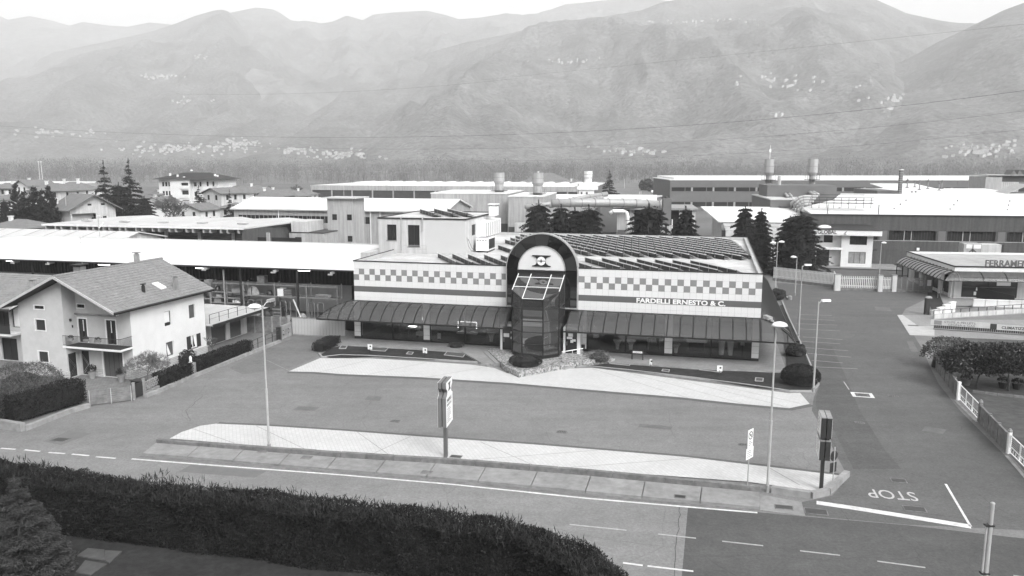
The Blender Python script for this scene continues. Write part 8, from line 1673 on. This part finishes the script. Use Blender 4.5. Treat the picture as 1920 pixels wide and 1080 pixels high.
for i, (px, py, l) in enumerate(((1796,750,'white, at the upper end of the upper white gate'),(1836,791,'stone, at the lower end of the upper white gate'),(1890,850,'white, at the top of the lower white gate'))):
    q = G(px,py); t = thing('gate_post','gate post, '+l,'post',(q[0],q[1],0)); m_ = (M_white,M_conc_old,M_white)[i]; obj('post', MB().box(-.09,.09,-.09,.09,0,1.32), m_, t)
    if i: obj('ornament', MB().cyl(0,0,1.32,1.42,.13,.13,8).dome(0,0,1.42,.09,.09,.12,8,3), M_conc, t)
    else: obj('cap', MB().box(-.1,.1,-.1,.1,1.32,1.36), M_white, t)
for i, (px, py, h_, rx, l) in enumerate(((1832,728,3.5,2.6,'dark dense evergreen tree, left of the two in the right garden'),(1892,733,3.7,2.9,'dark dense evergreen tree, right of the two in the right garden'),(1945,728,3.4,2.3,'dark evergreen tree cut by the right edge of the view'))):
    q = G(px,py); t = thing('garden_tree', l, 'tree', (q[0],q[1],0)); S_ = segs_tree(h_*.85,.9,3,60+i,.09,first=.45); k = h_*.8/max(s[1].z for s in S_); S_ = [(a*k,b*k,w_) for a,b,w_ in S_]; o = bpy.data.objects.new('trunk', seg_mesh(S_,'trunk',M_bark,.015)); COL.objects.link(o); o.parent = t
    C, Nn = blob_pts(13000,rx*1.08,rx*.8,1.5,.3,-.6,i); C = C*RNG.uniform(.6,1,len(C))[:,None]**.4; C[:,2] += h_-1.35; leafmass('crown', t, C, Nn, .17, .085, mat('garden_tree_leaves',.034,.45,.5,3,spec=.6), .3)
q = G(1800,690); C, Nn = blob_pts(3500,2.3,1.6,1.3,.4,-.3,7); t = thing('leafy_bush','lighter leafy bush beside the upper end of the garden wall','shrub',(G(1778,690)[0],G(1778,690)[1],0)); C[:,2] += 1.3; leafmass('foliage', t, C, Nn, .18,.06, M_leaf_mid, .3); obj('stems', MB().dome(0,0,.1,1.4,1.0,1.5,10,4), M_leaf_dark, t)
for i, (px, py, l) in enumerate(((1811,722,'pale urn'),(1880,728,'dark tub, left'),(1906,730,'dark tub, right'))):
    q = G(px,py); t = thing('garden_pot','garden pot under the evergreen trees, '+l,'plant pot',(q[0],q[1],0)); obj('pot', MB().cyl(0,0,0,.5,.25,.38,10), M_conc if i == 0 else M_signd, t); C, Nn = blob_pts(200,.4,.4,.3,.3,-.2,i); C[:,2] += .6; leafmass('plant', t, C, Nn, .16,.05,M_leaf_dark)
kb = bpy.data.objects.new('garden_edging',None); COL.objects.link(kb); kb['kind'] = 'structure'
Q = resample([G(*p) for p in ((1823,736),(1870,742),(1930,748),(1990,752))],1.0)
for a, b in zip(Q,Q[1:]): d = (b-a).normalized()*.02; obj('edging_stone', strip(MB(), [a+d,b-d], .2, 0, .18), M_conc_old, kb)

# ------------------------------------------------------------------ power cables across the valley
def cable(label, P, Y0, Y1, r=.013):
    n = 40; px = np.linspace(P[0][0],P[-1][0],n); py = np.interp(px,[p[0] for p in P],[p[1] for p in P])
    co = np.polyfit([p[0] for p in P],[p[1] for p in P],2) if len(P) > 2 else None
    if co is not None: py = np.polyval(co,px)
    Ys = np.linspace(Y0,Y1,n); Q = [D(a,b,y) for a,b,y in zip(px,py,Ys)]; o0 = Q[0]; t = thing('power_cable', label, 'cable', (o0[0],o0[1],o0[2])); obj('cable', MB().tube([(q[0]-o0[0],q[1]-o0[1],q[2]-o0[2]) for q in Q], r, 4), M_black, t); return t
cable('highest power cable rising to the top right corner',[(900,150),(1400,100),(1700,68),(1990,38)],260,110)
cable('power cable crossing the middle slope, second from the top',[(-60,228),(450,263),(960,254),(1440,214),(1990,164)],240,110,.02)
cable('power cable, third from the top on the right',[(-60,236),(300,276),(960,280),(1440,246),(1990,203)],250,120)
cable('lowest power cable passing above the twin chimneys',[(700,298),(1150,302),(1440,284),(1700,260),(1990,237)],250,130)
cable('faint upper left power cable across the left mountain',[(330,176),(600,174),(960,148)],420,380,.025)
